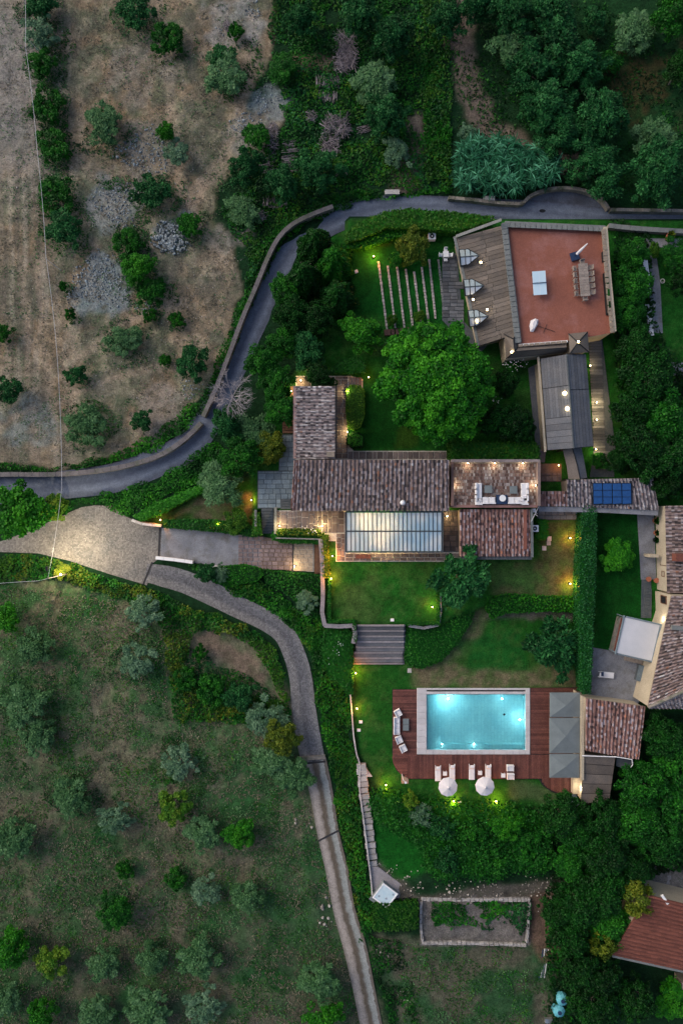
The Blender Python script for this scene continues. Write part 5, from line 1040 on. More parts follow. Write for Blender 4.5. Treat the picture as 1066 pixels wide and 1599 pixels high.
# grey square cantilever parasols
def sqparasol(x0, y0, x1, y1, label, h=2.9):
    zc_ = h; A = P(x0, y0, zc_); B = P(x1, y1, zc_); cx, cy = (A.x + B.x) / 2, (A.y + B.y) / 2; e = empty('square_parasol', (cx, cy, ZD), 0, label, 'parasol', 'square grey parasols in a row on the deck')
    mb = MB(); r = [(A.x, B.y), (B.x, B.y), (B.x, A.y), (A.x, A.y)]
    for k in range(4):
        a, b_ = r[k], r[(k + 1) % 4]; mb.add([(a[0], a[1], h - .1), (b_[0], b_[1], h - .1), (cx, cy, h + .22), (a[0], a[1], h - .28), (b_[0], b_[1], h - .28)], [(0, 1, 2), (3, 4, 1, 0)], 0, (.3, .55, .42, .7)[k])
    mb.build('canopy', M['canvas'], e); mb = MB(); mb.tube((cx, cy, ZD), (cx, cy, h + .18), .05); mb.build('pole', M['dark'], e); mb = MB(); mb.box(cx, cy, ZD, 1, 1, .1); mb.build('base', M['dark'], e)
    for k in range(4): mb = MB(); mb.tube((cx, cy, h + .12), (r[k][0], r[k][1], h - .14), .02, .02, 4); mb.build('rib', M['dark'], e)
sqparasol(858.5, 1082, 905.5, 1120, 'uppermost square grey parasol beside the pool house'); sqparasol(858, 1121.5, 905, 1176.5, 'middle square grey parasol, the longest of the row'); sqparasol(858, 1178, 904.5, 1215, 'lowest square grey parasol next to the lit bar counter')
# pale square awning (retractable) on the neighbour patio
cp = P(996.5, 998, 3.8); e = empty('square_awning', (cp.x, cp.y, 1.3), R_(-13), 'large pale square awning with blue grey frame tilted beside the cream house', 'awning')
lb2(e, 'canvas', M['canvaslight'], -.1, 0, 2.52, 4.25, 4.35, .05); 
for x, y, sx, sy in ((-2.33, 0, .16, 4.75), (2.3, 0, .5, 4.75), (0, 2.28, 4.1, .17), (0, -2.28, 4.1, .17)): lb2(e, 'frame_beam', M['slate'], x, y, 2.44, sx, sy, .2)
for x in (-2.2, 2.2):
    for y in (-2.2, 2.2): lb2(e, 'post', M['slate'], x, y, 0, .12, .12, 2.44)
e = empty('garden_bench', P(987, 1027, 1.4), R_(-13), 'low grey wooden platform at the lower edge of the square awning', 'bench'); lb2(e, 'seat', M['greywood'], 0, 0, .35, 2.3, 1.0, .08); [lb2(e, 'leg', M['greywood'], x, 0, 0, .1, .8, .35) for x in (-1, 1)]
e = empty('storage_bench', P(998, 1050, 1.6), R_(-13), 'dark teal storage bench against the cream wall', 'storage box'); lb2(e, 'box', M['slate_bed'], 0, 0, 0, 1.0, 1.9, .6); lb2(e, 'lid', M['slate'], 0, 0, .602, 1.06, 1.96, .06)
e = empty('planter_box', P(962, 990, 1.5), R_(-13), 'long brick planter with reddish plants at the left of the square awning', 'planter'); lb2(e, 'box', M['wallstone'], 0, 0, -.3, .75, 4.3, .7); lb2(e, 'soil', M['redroof'], 0.1, 0, .402, .4, 4.1, .04)
def pot(px_, py_, r, z, label, plant=None, mat='terracotta'):
    e = empty('plant_pot', P(px_, py_, z), 0, label, 'plant pot'); mb = MB(); mb.tube((0, 0, 0), (0, 0, r * 1.3), r * .7, r, 12, cap=False); mb.tube((0, 0, r * 1.3), (0, 0, r * 1.31), r, r * .8, 12); o = mb.build('pot', M[mat]); o.parent = e
    mb = MB(); mb.tube((0, 0, r * 1.1), (0, 0, r * 1.15), r * .85, r * .85, 12); o = mb.build('soil', M['soil']); o.parent = e
    if plant:
        mb = MB()
        for _ in range(60):
            a, t = random.uniform(0, 6.28), random.uniform(.2, 1); d = Vector((math.cos(a) * t, math.sin(a) * t, 1.2 - t * .5)) * r * 1.4; q = Vector((-math.sin(a), math.cos(a), 0)) * r * .22; m_ = d * .6 + Vector((0, 0, r * 1.2)); mb.add([Vector((0, 0, r * 1.1)), m_ + q, d + Vector((0, 0, r * 1.2)), m_ - q], [(0, 1, 2, 3)])
        o = mb.build('foliage', LM[plant]); o.parent = e
    return e
pot(1010, 904, .32, 1.3, 'left terracotta pot at the top of the dark steps'); pot(1022, 906, .32, 1.3, 'right terracotta pot beside the cream wall at the dark steps')
pot(1021, 813, .4, 1.3, 'upper planted pot on the grey path by the cream wall', 'mid'); pot(1022, 832, .35, 1.3, 'middle planted pot on the grey path by the cream wall', 'dark'); pot(1021, 843, .35, 1.3, 'lowest planted pot on the grey path by the cream wall', 'dark', 'dark')
pot(846 + 40, 845 - 83, .4, 1.3, 'terracotta planter in the small paved yard beside the tiled outbuilding', 'yellow'); pot(1042, 372, .5, 1.3, 'potted shrub on the neighbour path near the road wall', 'yellow')
# hot tub
ht_ = empty('hot_tub', P(600.5, 1393, .12), R_(-37), 'square white rimmed hot tub with pale blue water on the triangular patio', 'hot tub')
lb2(ht_, 'cabinet', M['canvas'], 0, 0, 0, 2.2, 2.2, .8)
for x, y, sx, sy in ((-1.05, 0, .16, 2.3), (1.05, 0, .16, 2.3), (0, 1.05, 1.94, .16), (0, -1.05, 1.94, .16)): lb2(ht_, 'rim', M['white'], x, y, .802, sx, sy, .08)
lb2(ht_, 'water', M['tubblue'], 0, 0, .81, 1.94, 1.94, .04)
mb = MB(); [mb.tube((x, y, .855), (x, y, .87), .12, .12, 8) for x, y in ((.7, .7), (-.6, -.5), (.3, -.2))]; o = mb.build('jets', M['alu']); o.parent = ht_
lb2(ht_, 'folded_cover', M['canvas'], -.1, -1.45, .35, 2.2, .5, .12)
for px_, py_, r, lab in ((620, 1404, .2, 'left dark pot beside the hot tub'), (629.5, 1404, .3, 'middle and largest dark pot beside the hot tub'), (638, 1402, .2, 'right dark pot beside the hot tub')): pot(px_, py_, r, .13, lab, None, 'dark')
# walled vegetable bed
def rough_wall(pts, w, h, label):
    path = smooth_path([(*px2w(p), 0) for p in pts], .5); e = empty('dry_stone_wall', path[len(path) // 2], 0, label, 'wall'); k = 0; mb = MB()
    for i in range(len(path) - 1):
        a, c = path[i], path[i + 1]; m_ = (a + c) / 2; ang = math.atan2(c.y - a.y, c.x - a.x)
        for q in (-.25, .25):
            o = stone(e, 'stone', m_.x - math.sin(ang) * q * w * 1, m_.y + math.cos(ang) * q * w, 0, (c - a).length * random.uniform(.8, 1.05), w * .5 * random.uniform(.8, 1.1), h * random.uniform(.8, 1.15), ang + random.uniform(-.15, .15), M['lightstone'])
rough_wall([(657, 1402), (740, 1403), (826, 1403)], .42, .4, 'rough pale stone wall on the upper side of the vegetable bed'); rough_wall([(658, 1470), (740, 1471), (820, 1474)], .32, .4, 'thin pale stone wall on the lower side of the vegetable bed'); rough_wall([(657, 1406), (656, 1440), (659, 1468)], .3, .4, 'short pale stone wall on the left side of the vegetable bed'); rough_wall([(825, 1407), (823, 1440), (821, 1470)], .3, .4, 'short pale stone wall on the right side of the vegetable bed')
# water tanks
for px_, py_, lab in ((874, 1554, 'upper pale blue round tank with dark hole'), (869, 1572, 'lower pale blue round tank with dark hole')):
    e = empty('water_tank', P(px_, py_, 0), 0, lab + ' beside the dark trees', 'tank'); r = .74; mb = MB(); n = 10; mb.tube((0, 0, 0), (0, 0, .9), r, r, n); mb.tube((0, 0, .9), (0, 0, 1.15), r, .35, n)
    o = mb.build('tank_body', M['tank']); o.parent = e; mb = MB(); mb.tube((0, 0, 1.15), (0, 0, 1.2), .26, .26, 10); o = mb.build('lid', M['navy']); o.parent = e
e = empty('pole_bundle', P(848, 1503, 0), R_(-8), 'bundle of long blue and white poles lying at the edge of the dark trees', 'poles')
for k in range(4): lb2(e, 'pole', [M['navy'], M['wire'], M['slate'], M['wire']][k], -.35 + k * .22, random.uniform(-.2, .2), .05, .12, 3.6, .1)
mb = MB(); p = P(856, 1594, .3); mb.box(p.x, p.y, 0, .9, .5, .4); thing_mesh(mb, 'crate', M['alu'], 'small pale metal crate at the bottom edge below the tanks', 'crate')
# AC units, small garden set
def acunit(px_, py_, z, label, rz=0):
    e = empty('air_conditioner', P(px_, py_, z), rz, label, 'air conditioner', 'air conditioning units'); lb2(e, 'housing', M['white'], 0, 0, 0, .9, .8, .7); mb = MB(); mb.tube((0, 0, .702), (0, 0, .72), .28, .28, 14); o = mb.build('fan_grille', M['dark']); o.parent = e; mb = MB(); mb.tube((0, 0, .72), (0, 0, .74), .09, .09, 8); o = mb.build('fan_hub', M['white']); o.parent = e
acunit(673, 372, 1.4, 'white fan unit on the lawn beside the top hedge'); acunit(832, 825, 2.2, 'white fan unit on the edge of the striped roof')
mb = MB(); p = P(833, 797, 4); mb.box(p.x, p.y, 3.7, .45, .45, .3, .1); thing_mesh(mb, 'vent_box', M['white'], 'small white vent box above the fan unit beside the brick terrace', 'vent box')
mb = MB(); a, c = P(841, 790, 4.6), P(829, 814, 4.3); mb.tube(a, c, .04); mb.tube(P(834, 799, 4.5), P(838, 802, 4.5), .03); mb.tube(P(835, 803, 4.5), P(839, 806, 4.5), .03); thing_mesh(mb, 'antenna', M['wire'], 'thin pale roof antenna leaning beside the brick terrace', 'antenna')
gt = empty('garden_table', P(694.5, 400, 1.35), .05, 'small white square garden table on the dark paving by the metal roof wing', 'garden table'); lb2(gt, 'table_top', M['white'], 0, 0, .7, .7, .7, .04); [lb2(gt, 'leg', M['white'], x, y, 0, .05, .05, .7) for x in (-.3, .3) for y in (-.3, .3)]
gc = proto('garden_chair', 'x', 'chair', 'white garden chairs round the small table'); lb2(gc, 'seat', M['white'], 0, 0, .42, .42, .42, .04); lb2(gc, 'backrest', M['white'], 0, .2, .46, .42, .04, .4); [lb2(gc, 'leg', M['white'], x, y, 0, .03, .03, .42) for x in (-.18, .18) for y in (-.18, .18)]
for dx, dy, rz, lab in ((0, .62, 0, 'above'), (0, -.62, math.pi, 'below'), (.62, 0, -math.pi / 2, 'right of'), (-.62, 0, math.pi / 2, 'left of')): place(gc, P(694.5, 400, 1.35) + Vector((dx, dy, 0)), rz, 'white garden chair %s the small white garden table' % lab)
for px_, py_, lab in ((543, 429, 'left of three white floor cushions on the north lawn'), (549, 424, 'middle of three white floor cushions on the north lawn'), (556, 424, 'right of three white floor cushions on the north lawn')):
    p = G(px_, py_); mb = MB(); mb.box(p.x, p.y, p.z, .42, .42, .12, random.random(), top=.85); thing_mesh(mb, 'floor_cushion', M['fabric'], lab, 'cushion')
for px_, py_, lab in ((632, 1047, 'x'), (717, 1253, 'small white sprinkler box in the grass below the parasols'), (563, 1127, 'white drain lid in the lawn left of the deck'), (560, 1140, 'smaller white lid in the lawn left of the deck'), (605 + 7, 968, 'pale blue lid at the top edge of the garden stair')):
    if lab == 'x': continue
    p = G(px_, py_); mb = MB(); mb.box(p.x, p.y, p.z, .42, .34, .1); thing_mesh(mb, 'lawn_lid', M['white'], lab, 'lid')
e = empty('outdoor_shower', P(627, 1208, 0), 0, 'small white outdoor shower post at the rounded deck corner', 'shower'); mb = MB(); mb.tube((0, 0, 0), (0, 0, 2.1), .04); o = mb.build('post', M['white']); o.parent = e; mb = MB(); mb.tube((0, 0, 2.1), (.3, -.35, 2.1), .03); mb.tube((.3, -.35, 2.1), (.3, -.35, 2.02), .14, .14, 10); o = mb.build('shower_head', M['white']); o.parent = e
mb = MB(); p = P(632, 1218, .1); mb.box(p.x, p.y, 0, .9, .9, .06); thing_mesh(mb, 'shower_tray', M['warmstone'], 'sandy square shower base at the rounded deck corner', 'slab')
# white stone kerb rows on the north lawn
rows = [(590.5, 408, 604, 515), (605, 415, 617, 513), (619.5, 417, 631, 512), (633, 420, 644, 510), (646, 424, 657, 512), (658, 417, 669, 506), (669.5, 405, 679.5, 498), (684, 405, 692, 480)]
for i, (a, b_, c, d) in enumerate(rows):
    A_, B_ = G(a, b_), G(c, d); e = empty('stone_kerb_row', A_, 0, ['leftmost pale stone strip across the north lawn', 'second pale stone strip from the left on the north lawn', 'third pale stone strip from the left on the north lawn', 'fourth pale stone strip from the left on the north lawn', 'fourth pale stone strip from the right on the north lawn', 'third pale stone strip from the right on the north lawn', 'second pale stone strip from the right on the north lawn', 'rightmost dull stone strip beside the dark paving'][i], 'stone strip', 'pale stone strips in the lawn')
    n = 20; d_ = B_ - A_; ang = math.atan2(d_.y, d_.x)
    for k in range(n):
        q = A_.lerp(B_, (k + .5) / n); stone(e, 'stone', q.x, q.y, A_.z - .05, d_.length / n - .04, random.uniform(.2, .3), random.uniform(.14, .22), ang + random.uniform(-.06, .06), M['lightstone' if i < 7 else 'coping'])
o = empty('brick_edging', G(632, 518), 0, 'low brick edging closing the lower end of the stone strips', 'edging'); pa = smooth_path([G(600, 520), G(630, 517), G(665, 511)], .45)
for a, c in zip(pa[:-1], pa[1:]): m_ = (a + c) / 2; stone(o, 'brick', m_.x, m_.y, m_.z - .05, .4, .75, .25, math.atan2(c.y - a.y, c.x - a.x), M['brick'])
# cables and street lamp
lp = empty('street_lamp', P(108, 896, 0), 0, 'street lamp in the hedge below the plaza, lit warm yellow', 'street lamp')
mb = MB(); mb.tube((0, 0, 0), (0, 0, 6.5), .09, .06, 8); o = mb.build('post', M['greywood']); o.parent = lp; mb = MB(); mb.tube((0, 0, 6.3), (-.1, 1.0, 6.5), .035); o = mb.build('arm', M['dark']); o.parent = lp
lb2(lp, 'lamp_head', M['dark'], -.1, 1.15, 6.42, .3, .5, .14); lb2(lp, 'lamp_glass', M['bulb'], -.1, 1.15, 6.36, .2, .36, .05)
L_ = P(108, 896, 0) + Vector((1.5, 3.0, 4.6)); lamp_light('street_lamp_light', L_, 620, (1, .82, .55), .15, lp)
lb2(lp, 'added_lamp_glass', M['bulb'], 0, .16, 2.6, .22, .2, .08); lamp_light('added_shrub_light', P(108, 896, 0) + Vector((-.5, .45, 2.3)), 70, (1, .74, .3), .08, lp)  # second glass and light added on the post to brighten the shrub
def cable(pts, label, sag=.3, r=.022):
    mb = MB()
    for a, c in zip(pts[:-1], pts[1:]):
        n = 10; pr_ = None
        for k in range(n + 1):
            t = k / n; q = a.lerp(c, t) - Vector((0, 0, 4 * sag * t * (1 - t)))
            if pr_ is not None: mb.tube(pr_, q, r, r, 4, cap=False)
            pr_ = q
    thing_mesh(mb, 'overhead_cable', M['wire'], label, 'cable')
top = Vector(lp.location) + Vector((0, 0, 6.45))
cable([top, P(97, 760, 7.2), P(90, 560, 8), P(72, 400, 8.5), P(58, 230, 8.5), P(40, 70, 9), P(37, -40, 9)], 'long pale overhead cable running up the bare field from the street lamp'); cable([top, P(60, 907, 6.2), P(-60, 915, 6.2)], 'short pale overhead cable leaving the street lamp to the left edge')
cable([P(72, 404, 8.5), P(96, 422, 5)], 'stub of cable branching off the long cable over the bare field'); cable([P(40, 56, 9), P(62, 80, 5)], 'upper stub of cable branching off near the top left')
# garden lamps
gl_ = proto('garden_spotlight', 'x', 'garden light', 'small warm garden spotlights')
mb = MB(); mb.tube((0, 0, 0), (0, 0, .32), .025); o = mb.build('stake', M['dark']); o.parent = gl_; mb = MB(); mb.tube((0, 0, .32), (0, 0, .42), .09, .11, 8); o = mb.build('lamp_body', M['dark']); o.parent = gl_; mb = MB(); mb.tube((0, 0, .421), (0, 0, .44), .08, .08, 8); o = mb.build('bulb', M['bulb']); o.parent = gl_
def glight(px_, py_, w, label, z=None, lift=.45, col=None):
    col = col or ((1, .36, .05) if z is None else (1, .70, .32)); w = w * (2.9 if z is None else 1.3)
    p = G(px_, py_) if z is None else P(px_, py_, z); place(gl_, p, random.random() * 6, label, 'small warm garden spotlights'); lamp_light('spotlight_glow', p + Vector((0, 0, .44 + lift)), w * random.uniform(2.2, 4.2), col, .05)
for a in [(252, 812, 5, 'garden spotlight at the tip of the narrow hedge by the plaza'), (342, 818, 5, 'left of the paired garden spotlights above the driveway hedge'), (357, 824, 4, 'right of the paired garden spotlights above the driveway hedge'), (393, 781, 7, 'garden spotlight lighting the shrub left of the slate terrace'),
          (517, 903, 7, 'garden spotlight at the left edge of the walled lawn'), (519, 868, 5, 'garden spotlight in the narrow bed beside the conservatory paving'), (674, 947, 5, 'garden spotlight at the right edge of the walled lawn'), (555, 1050, 8, 'garden spotlight at the foot of the broad garden stair'), (557, 1105, 6, 'garden spotlight on the pale edging left of the deck'),
          (602, 1224, 8, 'garden spotlight below the rounded deck corner'), (707, 1249, 9, 'garden spotlight in the grass under the left white parasol'), (773, 1249, 9, 'garden spotlight in the grass right of the right white parasol'), (888, 840, 7, 'upper garden spotlight in the brown lawn beside the long hedge'), (888, 911, 8, 'lower garden spotlight in the brown lawn beside the long hedge'),
          (583, 402, 10, 'garden spotlight below the top hedge of the north lawn'), (575, 590, 1.5, 'faint garden spotlight beside the north terrace paving'), (870, 727, 1.2, 'garden spotlight in the small paved kitchen yard')]: glight(*a)
for px_, py_, w, lab in ((437, 821, 9, 'terrace spotlight at the left end of the lit stone terrace'), (503, 821, 9, 'terrace spotlight at the right end of the lit stone terrace'), (542, 612, 7, 'upper path light on the paving beside the west wing'), (542, 675, 7, 'lower path light on the paving beside the west wing'), (455, 612, 9, 'spotlight glowing on the wooden walkway beside the west wing'), (470, 595, 5, 'spotlight by the trees above the west wing'), (929, 629, 9, 'upper light on the dark slate walkway'), (929, 656, 10, 'middle light on the dark slate walkway'), (928, 702, 6, 'lowest light on the dark slate walkway'), (919, 572, 3, 'light at the upper wall of the slate walkway'), (697, 806, 4, 'light in the passage right of the conservatory'), (460, 884, 5, 'spotlight in the hedge beside the sand coloured threshold')):
    glight(px_, py_, w, lab, z=1.3 if py_ != 884 else .2, lift=.4)
wlp = proto('terrace_wall_lamp', 'x', 'wall lamp', 'wall lamps round the brick roof terrace'); lb2(wlp, 'bracket', M['dark'], 0, .08, .0, .3, .12, .12); lb2(wlp, 'bulb', M['bulb'], 0, -.02, -.04, .18, .08, .05)
for px_, py_, rz, lab in ((730, 723, 0, 'left wall lamp on the upper parapet of the brick terrace'), (772, 723, 0, 'middle wall lamp on the upper parapet of the brick terrace'), (816, 723, 0, 'right wall lamp on the upper parapet of the brick terrace'), (707, 757, math.pi / 2, 'wall lamp on the left parapet of the brick terrace'), (836, 758, -math.pi / 2, 'wall lamp on the right parapet of the brick terrace')):
    p = P(px_, py_, ZR + .6); place(wlp, p, rz, lab); lamp_light('terrace_lamp_glow', p + Vector((math.sin(rz) * .32, -math.cos(rz) * .32, -.02)), 11, (1, .80, .50), .05)
sl = proto('roof_lamp', 'x', 'lamp', 'small bright lamps on the metal roofs'); lb2(sl, 'base', M['dark'], 0, 0, 0, .3, .3, .06); lb2(sl, 'glass', M['bulb'], 0, 0, .061, .22, .22, .06)
for px_, py_, z, w, lab in ((750, 410, 4.25, 2.5, 'roof lamp right of the upper dormer'), (738, 468, 3.95, 2, 'small roof lamp between middle and lower dormers'), (760, 484, 4.2, 2.5, 'roof lamp right of the lower dormer'), (744, 503, 4.4, 1.2, 'roof lamp shining through the lower dormer glass'), (902, 534, 6.3, 4, 'lamp on the tip of the square turret'), (798, 550, 5.2, 4, 'lamp on the lower left corner of the zinc annex')):
    p = P(px_, py_, z); place(sl, p, 0, lab); lamp_light('roof_lamp_glow', p + Vector((0, 0, .3)), w, (1, .82, .5), .05)
for px_, py_ in ((882, 615), (886, 639)): lamp_light('skylight_glow', P(px_, py_, 5.75), 2, (1, .85, .55), .1)
# ---------------------------------------------------------------- plants
def leafgeo(c, size, el, v, up=.8, axis=None, g=rng):
    """rhombic leaves: c (n,3) centres; up = how much the faces turn to the sky; axis = preferred direction"""
    n = len(c); nr = g.normal(size=(n, 3)); nr[:, 2] = np.abs(nr[:, 2]) + up * 1.6; nr /= np.linalg.norm(nr, axis=1)[:, None]
    d = g.normal(size=(n, 3)) if axis is None else axis + g.normal(size=(n, 3)) * .45
    d -= (d * nr).sum(1)[:, None] * nr; d /= np.linalg.norm(d, axis=1)[:, None] + 1e-9; s_ = np.cross(nr, d)
    sz = (size * g.uniform(.6, 1.35, n))[:, None]
    V = np.stack([c - d * sz * el * .5, c + s_ * sz * .5 + nr * sz * .08, c + d * sz * el * .5, c - s_ * sz * .5 + nr * sz * .08], 1).reshape(-1, 3)
    return V, np.arange(n * 4).reshape(-1, 4), np.clip(v, 0, 1)
def crown(name, R, Hh, nc, lp, leaf, el, mat, seed, cr=(.22, .36), lobes=5, up=.7, flat=.0, radial=False, vspread=.5, hollow=.0):
    nc = int(nc * 1.5); lp = int(lp * 1.25); leaf *= .76; cr = (cr[0] * .72, cr[1] * 1.0)
    g = np.random.default_rng(seed); ang = g.uniform(0, 2 * np.pi, nc); rad = np.sqrt(g.uniform(hollow, 1, nc)); ph = g.uniform(0, 6.28, 4)
    am = 1.6 if radial else (.45 if R > 6 else 1.15); outline = 1 + am * .13 * np.sin(lobes * ang + ph[0]) + am * .09 * np.sin((lobes + 3) * ang + ph[1]) + .08 * np.sin(2 * ang + ph[2])
    rr = rad * outline * R * .82; zz = Hh * (.42 + .5 * np.sqrt(np.clip(1 - (rad * .95) ** 2, 0, 1)) * g.uniform(.75, 1.05, nc)); low = g.random(nc) < .25; zz = np.where(low, zz * g.uniform(.4, .8, nc), zz)
    cc = np.stack([rr * np.cos(ang), rr * np.sin(ang), zz], 1); crad = R * g.uniform(*cr, nc) * (1 - .35 * rad); cv = g.uniform(0, 1, nc)
    k = np.repeat(np.arange(nc), lp); d = g.normal(size=(nc * lp, 3)); d /= np.linalg.norm(d, axis=1)[:, None]; d[:, 2] = np.where(d[:, 2] < -.2, -d[:, 2], d[:, 2])
    t = g.uniform(.5, 1.05, nc * lp)[:, None] ** .6; t = np.where(g.random((nc * lp, 1)) < .14, t * g.uniform(1.1, 1.5, (nc * lp, 1)), t); pos = cc[k] + d * crad[k][:, None] * t * np.array([1, 1, .75])
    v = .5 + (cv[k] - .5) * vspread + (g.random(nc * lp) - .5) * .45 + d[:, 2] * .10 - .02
    ax = None
    if radial: ax = d + np.stack([np.cos(ang[k]), np.sin(ang[k]), np.zeros(len(k))], 1) * .4
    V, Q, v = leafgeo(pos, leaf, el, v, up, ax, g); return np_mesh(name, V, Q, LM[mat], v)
def conifer(name, R, Hh, n, leaf, mat, seed):
    g = np.random.default_rng(seed); t = np.sqrt(g.random(n)); ang = g.uniform(0, 6.283, n); r = R * t * (1 + .12 * np.sin(7 * ang + 3 * t)); z = Hh * (1 - t ** 1.3 * .85); k = np.floor(ang * 3.2 + t * 9) % 5
    c = np.stack([r * np.cos(ang), r * np.sin(ang), z + g.normal(size=n) * .15], 1); ax = np.stack([np.cos(ang), np.sin(ang), np.full(n, -.3)], 1)
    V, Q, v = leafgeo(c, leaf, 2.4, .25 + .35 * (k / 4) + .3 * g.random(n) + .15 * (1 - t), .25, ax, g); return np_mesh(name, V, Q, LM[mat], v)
def trunkmesh(name, Hh, r, nb, spread, seed, bend=.2, top=.75):
    rd = random.Random(seed); mb = MB(); p = Vector((0, 0, -.2)); q = Vector((rd.uniform(-bend, bend), rd.uniform(-bend, bend), Hh * .4)); mb.tube(p, q, r, r * .75, 7)
    for k in range(nb):
        a = 6.283 * k / nb + rd.uniform(-.4, .4); e = q + Vector((math.cos(a) * spread * rd.uniform(.5, 1), math.sin(a) * spread * rd.uniform(.5, 1), Hh * top - Hh * .4)); m_ = q.lerp(e, .5) + Vector((0, 0, .2)); mb.tube(q, m_, r * .5, r * .35, 5); mb.tube(m_, e, r * .35, r * .1, 5)
        f = m_ + (e - m_) * .3; e2 = f + Vector((rd.uniform(-1, 1), rd.uniform(-1, 1), .6)) * spread * .4; mb.tube(f, e2, r * .2, r * .06, 4)
    me = bpy.data.meshes.new(name); me.from_pydata([tuple(v) for v in mb.v], [], mb.f); me.materials.append(M['bark']); return me
TR = {'s': trunkmesh('trunk_small', 2.4, .14, 4, .9, 1), 'm': trunkmesh('trunk_medium', 4.5, .2, 5, 1.8, 2), 'l': trunkmesh('trunk_large', 8, .42, 7, 4.2, 3)}
CR = {   # kind: (reference radius, list of crown meshes, trunk key, trunk reference height, crown height)
 'olive': (2.2, [crown('olive_crown', 2.2, 3.2, 40, 70, .17, 2.2, 'olive', s_, (.2, .34), 5, .5, radial=True) for s_ in (1, 2, 3, 31, 32)], 's', 3.2),
 'sage': (2.2, [crown('sage_crown', 2.2, 3.0, 30, 62, .17, 2.3, 'sage', s_, (.18, .32), 4, .5, radial=True) for s_ in (4, 5, 33, 34)], 's', 3.0),
 'scrub': (2.2, [crown('scrub_crown', 2.2, 2.0, 32, 64, .20, 2.0, 'mid', s_, (.18, .34), 4, .5, radial=True) for s_ in (6, 7, 35)], 's', 2.0),
 'bluescrub': (2.2, [crown('scrub_crown', 2.2, 2.4, 34, 70, .18, 2.2, 'bluegreen', s_, (.18, .34), 4, .5, radial=True) for s_ in (8, 9, 36)], 's', 2.4),
 'bright': (2.6, [crown('bright_crown', 2.6, 3.4, 42, 80, .21, 1.5, 'bright', s_, (.2, .34), 5, .8) for s_ in (10, 11)], 's', 3.4),
 'lime': (2.2, [crown('lime_crown', 2.2, 2.8, 32, 60, .22, 1.7, 'lime', s_, (.2, .32), 5, .8) for s_ in (12, 13)], 's', 2.8),
 'mid': (3.4, [crown('leafy_crown', 3.4, 5.5, 60, 90, .23, 1.7, 'mid', s_, (.18, .30), 6, .6) for s_ in (14, 15, 16)], 'm', 5.5),
 'dark': (4.0, [crown('dark_crown', 4.0, 6.5, 75, 95, .24, 1.8, 'dark', s_, (.16, .28), 7, .6) for s_ in (17, 18, 19, 37)], 'm', 6.5),
 'blue': (3.2, [crown('bluegreen_crown', 3.2, 4.8, 60, 85, .2, 2.4, 'bluegreen', s_, (.16, .30), 6, .5, radial=True) for s_ in (20, 21, 22)], 'm', 4.8),
 'conifer': (2.2, [conifer('conifer_crown', 2.2, 6.0, 5200, .16, 'dark', s_) for s_ in (23, 24)], 'm', 6.0),
 'conifermid': (2.2, [conifer('conifer_crown', 2.2, 6.0, 5200, .16, 'mid', s_) for s_ in (25,)], 'm', 6.0),
 'big': (7.0, [crown('spreading_crown', 7.0, 8.5, 230, 120, .27, 1.5, 'bright', 26, (.09, .17), 9, .8, vspread=.85)], 'l', 8.5),
 'yellow': (2.4, [crown('yellow_crown', 2.4, 3.5, 36, 70, .2, 1.6, 'yellow', s_, (.18, .32), 5, .7) for s_ in (27, 28)], 's', 3.5),
 'ball': (1.4, [crown('clipped_crown', 1.4, 1.6, 50, 60, .12, 1.4, 'hedge', 29, (.22, .3), 3, .6)], 's', 1.6),
}
def tree(px_, py_, rpx, kind, label, name=None, cat='tree', hs=1.0, z=None, group=None):
    R0, meshes, tk, H0 = CR[kind]; r = rpx * S; s_ = r / R0; hs = hs * (.72 if kind in ('olive', 'sage') else 1); hgt = H0 * (.5 + .5 * s_) * hs
    g0 = G(px_, py_) if z is None else P(px_, py_, z); zc_ = hgt * .6
    p = P(px_, py_, zc_ + g0.z); e = empty(name or {'olive': 'olive_tree', 'sage': 'olive_tree', 'scrub': 'shrub', 'bluescrub': 'shrub', 'conifer': 'conifer_tree', 'conifermid': 'conifer_tree', 'ball': 'clipped_shrub', 'yellow': 'shrub'}.get(kind, 'tree'), (p.x, p.y, g0.z), 0, label, cat, group)
    a = random.random() * 6.28
    c = bpy.data.objects.new('crown', random.choice(meshes)); COL.objects.link(c); c.parent = e; j_ = .02 if kind == 'big' else .15; c.scale = (s_ * random.uniform(1 - j_, 1 + j_), s_ * random.uniform(1 - j_, 1 + j_), hgt / H0); c.rotation_euler = (0, 0, a)
    th = {'s': 2.4, 'm': 4.5, 'l': 8}[tk]; t = bpy.data.objects.new('trunk', TR[tk]); COL.objects.link(t); t.parent = e; t.scale = (s_, s_, hgt * .8 / th); t.rotation_euler = (0, 0, a)
    return e
def near(ls, cat='tree', **k):
    for it in ls: tree(*it[:4], it[4], cat='shrub' if CR[it[3]][0] <= 2.6 and it[3] in ('scrub', 'bluescrub', 'yellow', 'ball') else cat, **(it[5] if len(it) > 5 else {}))
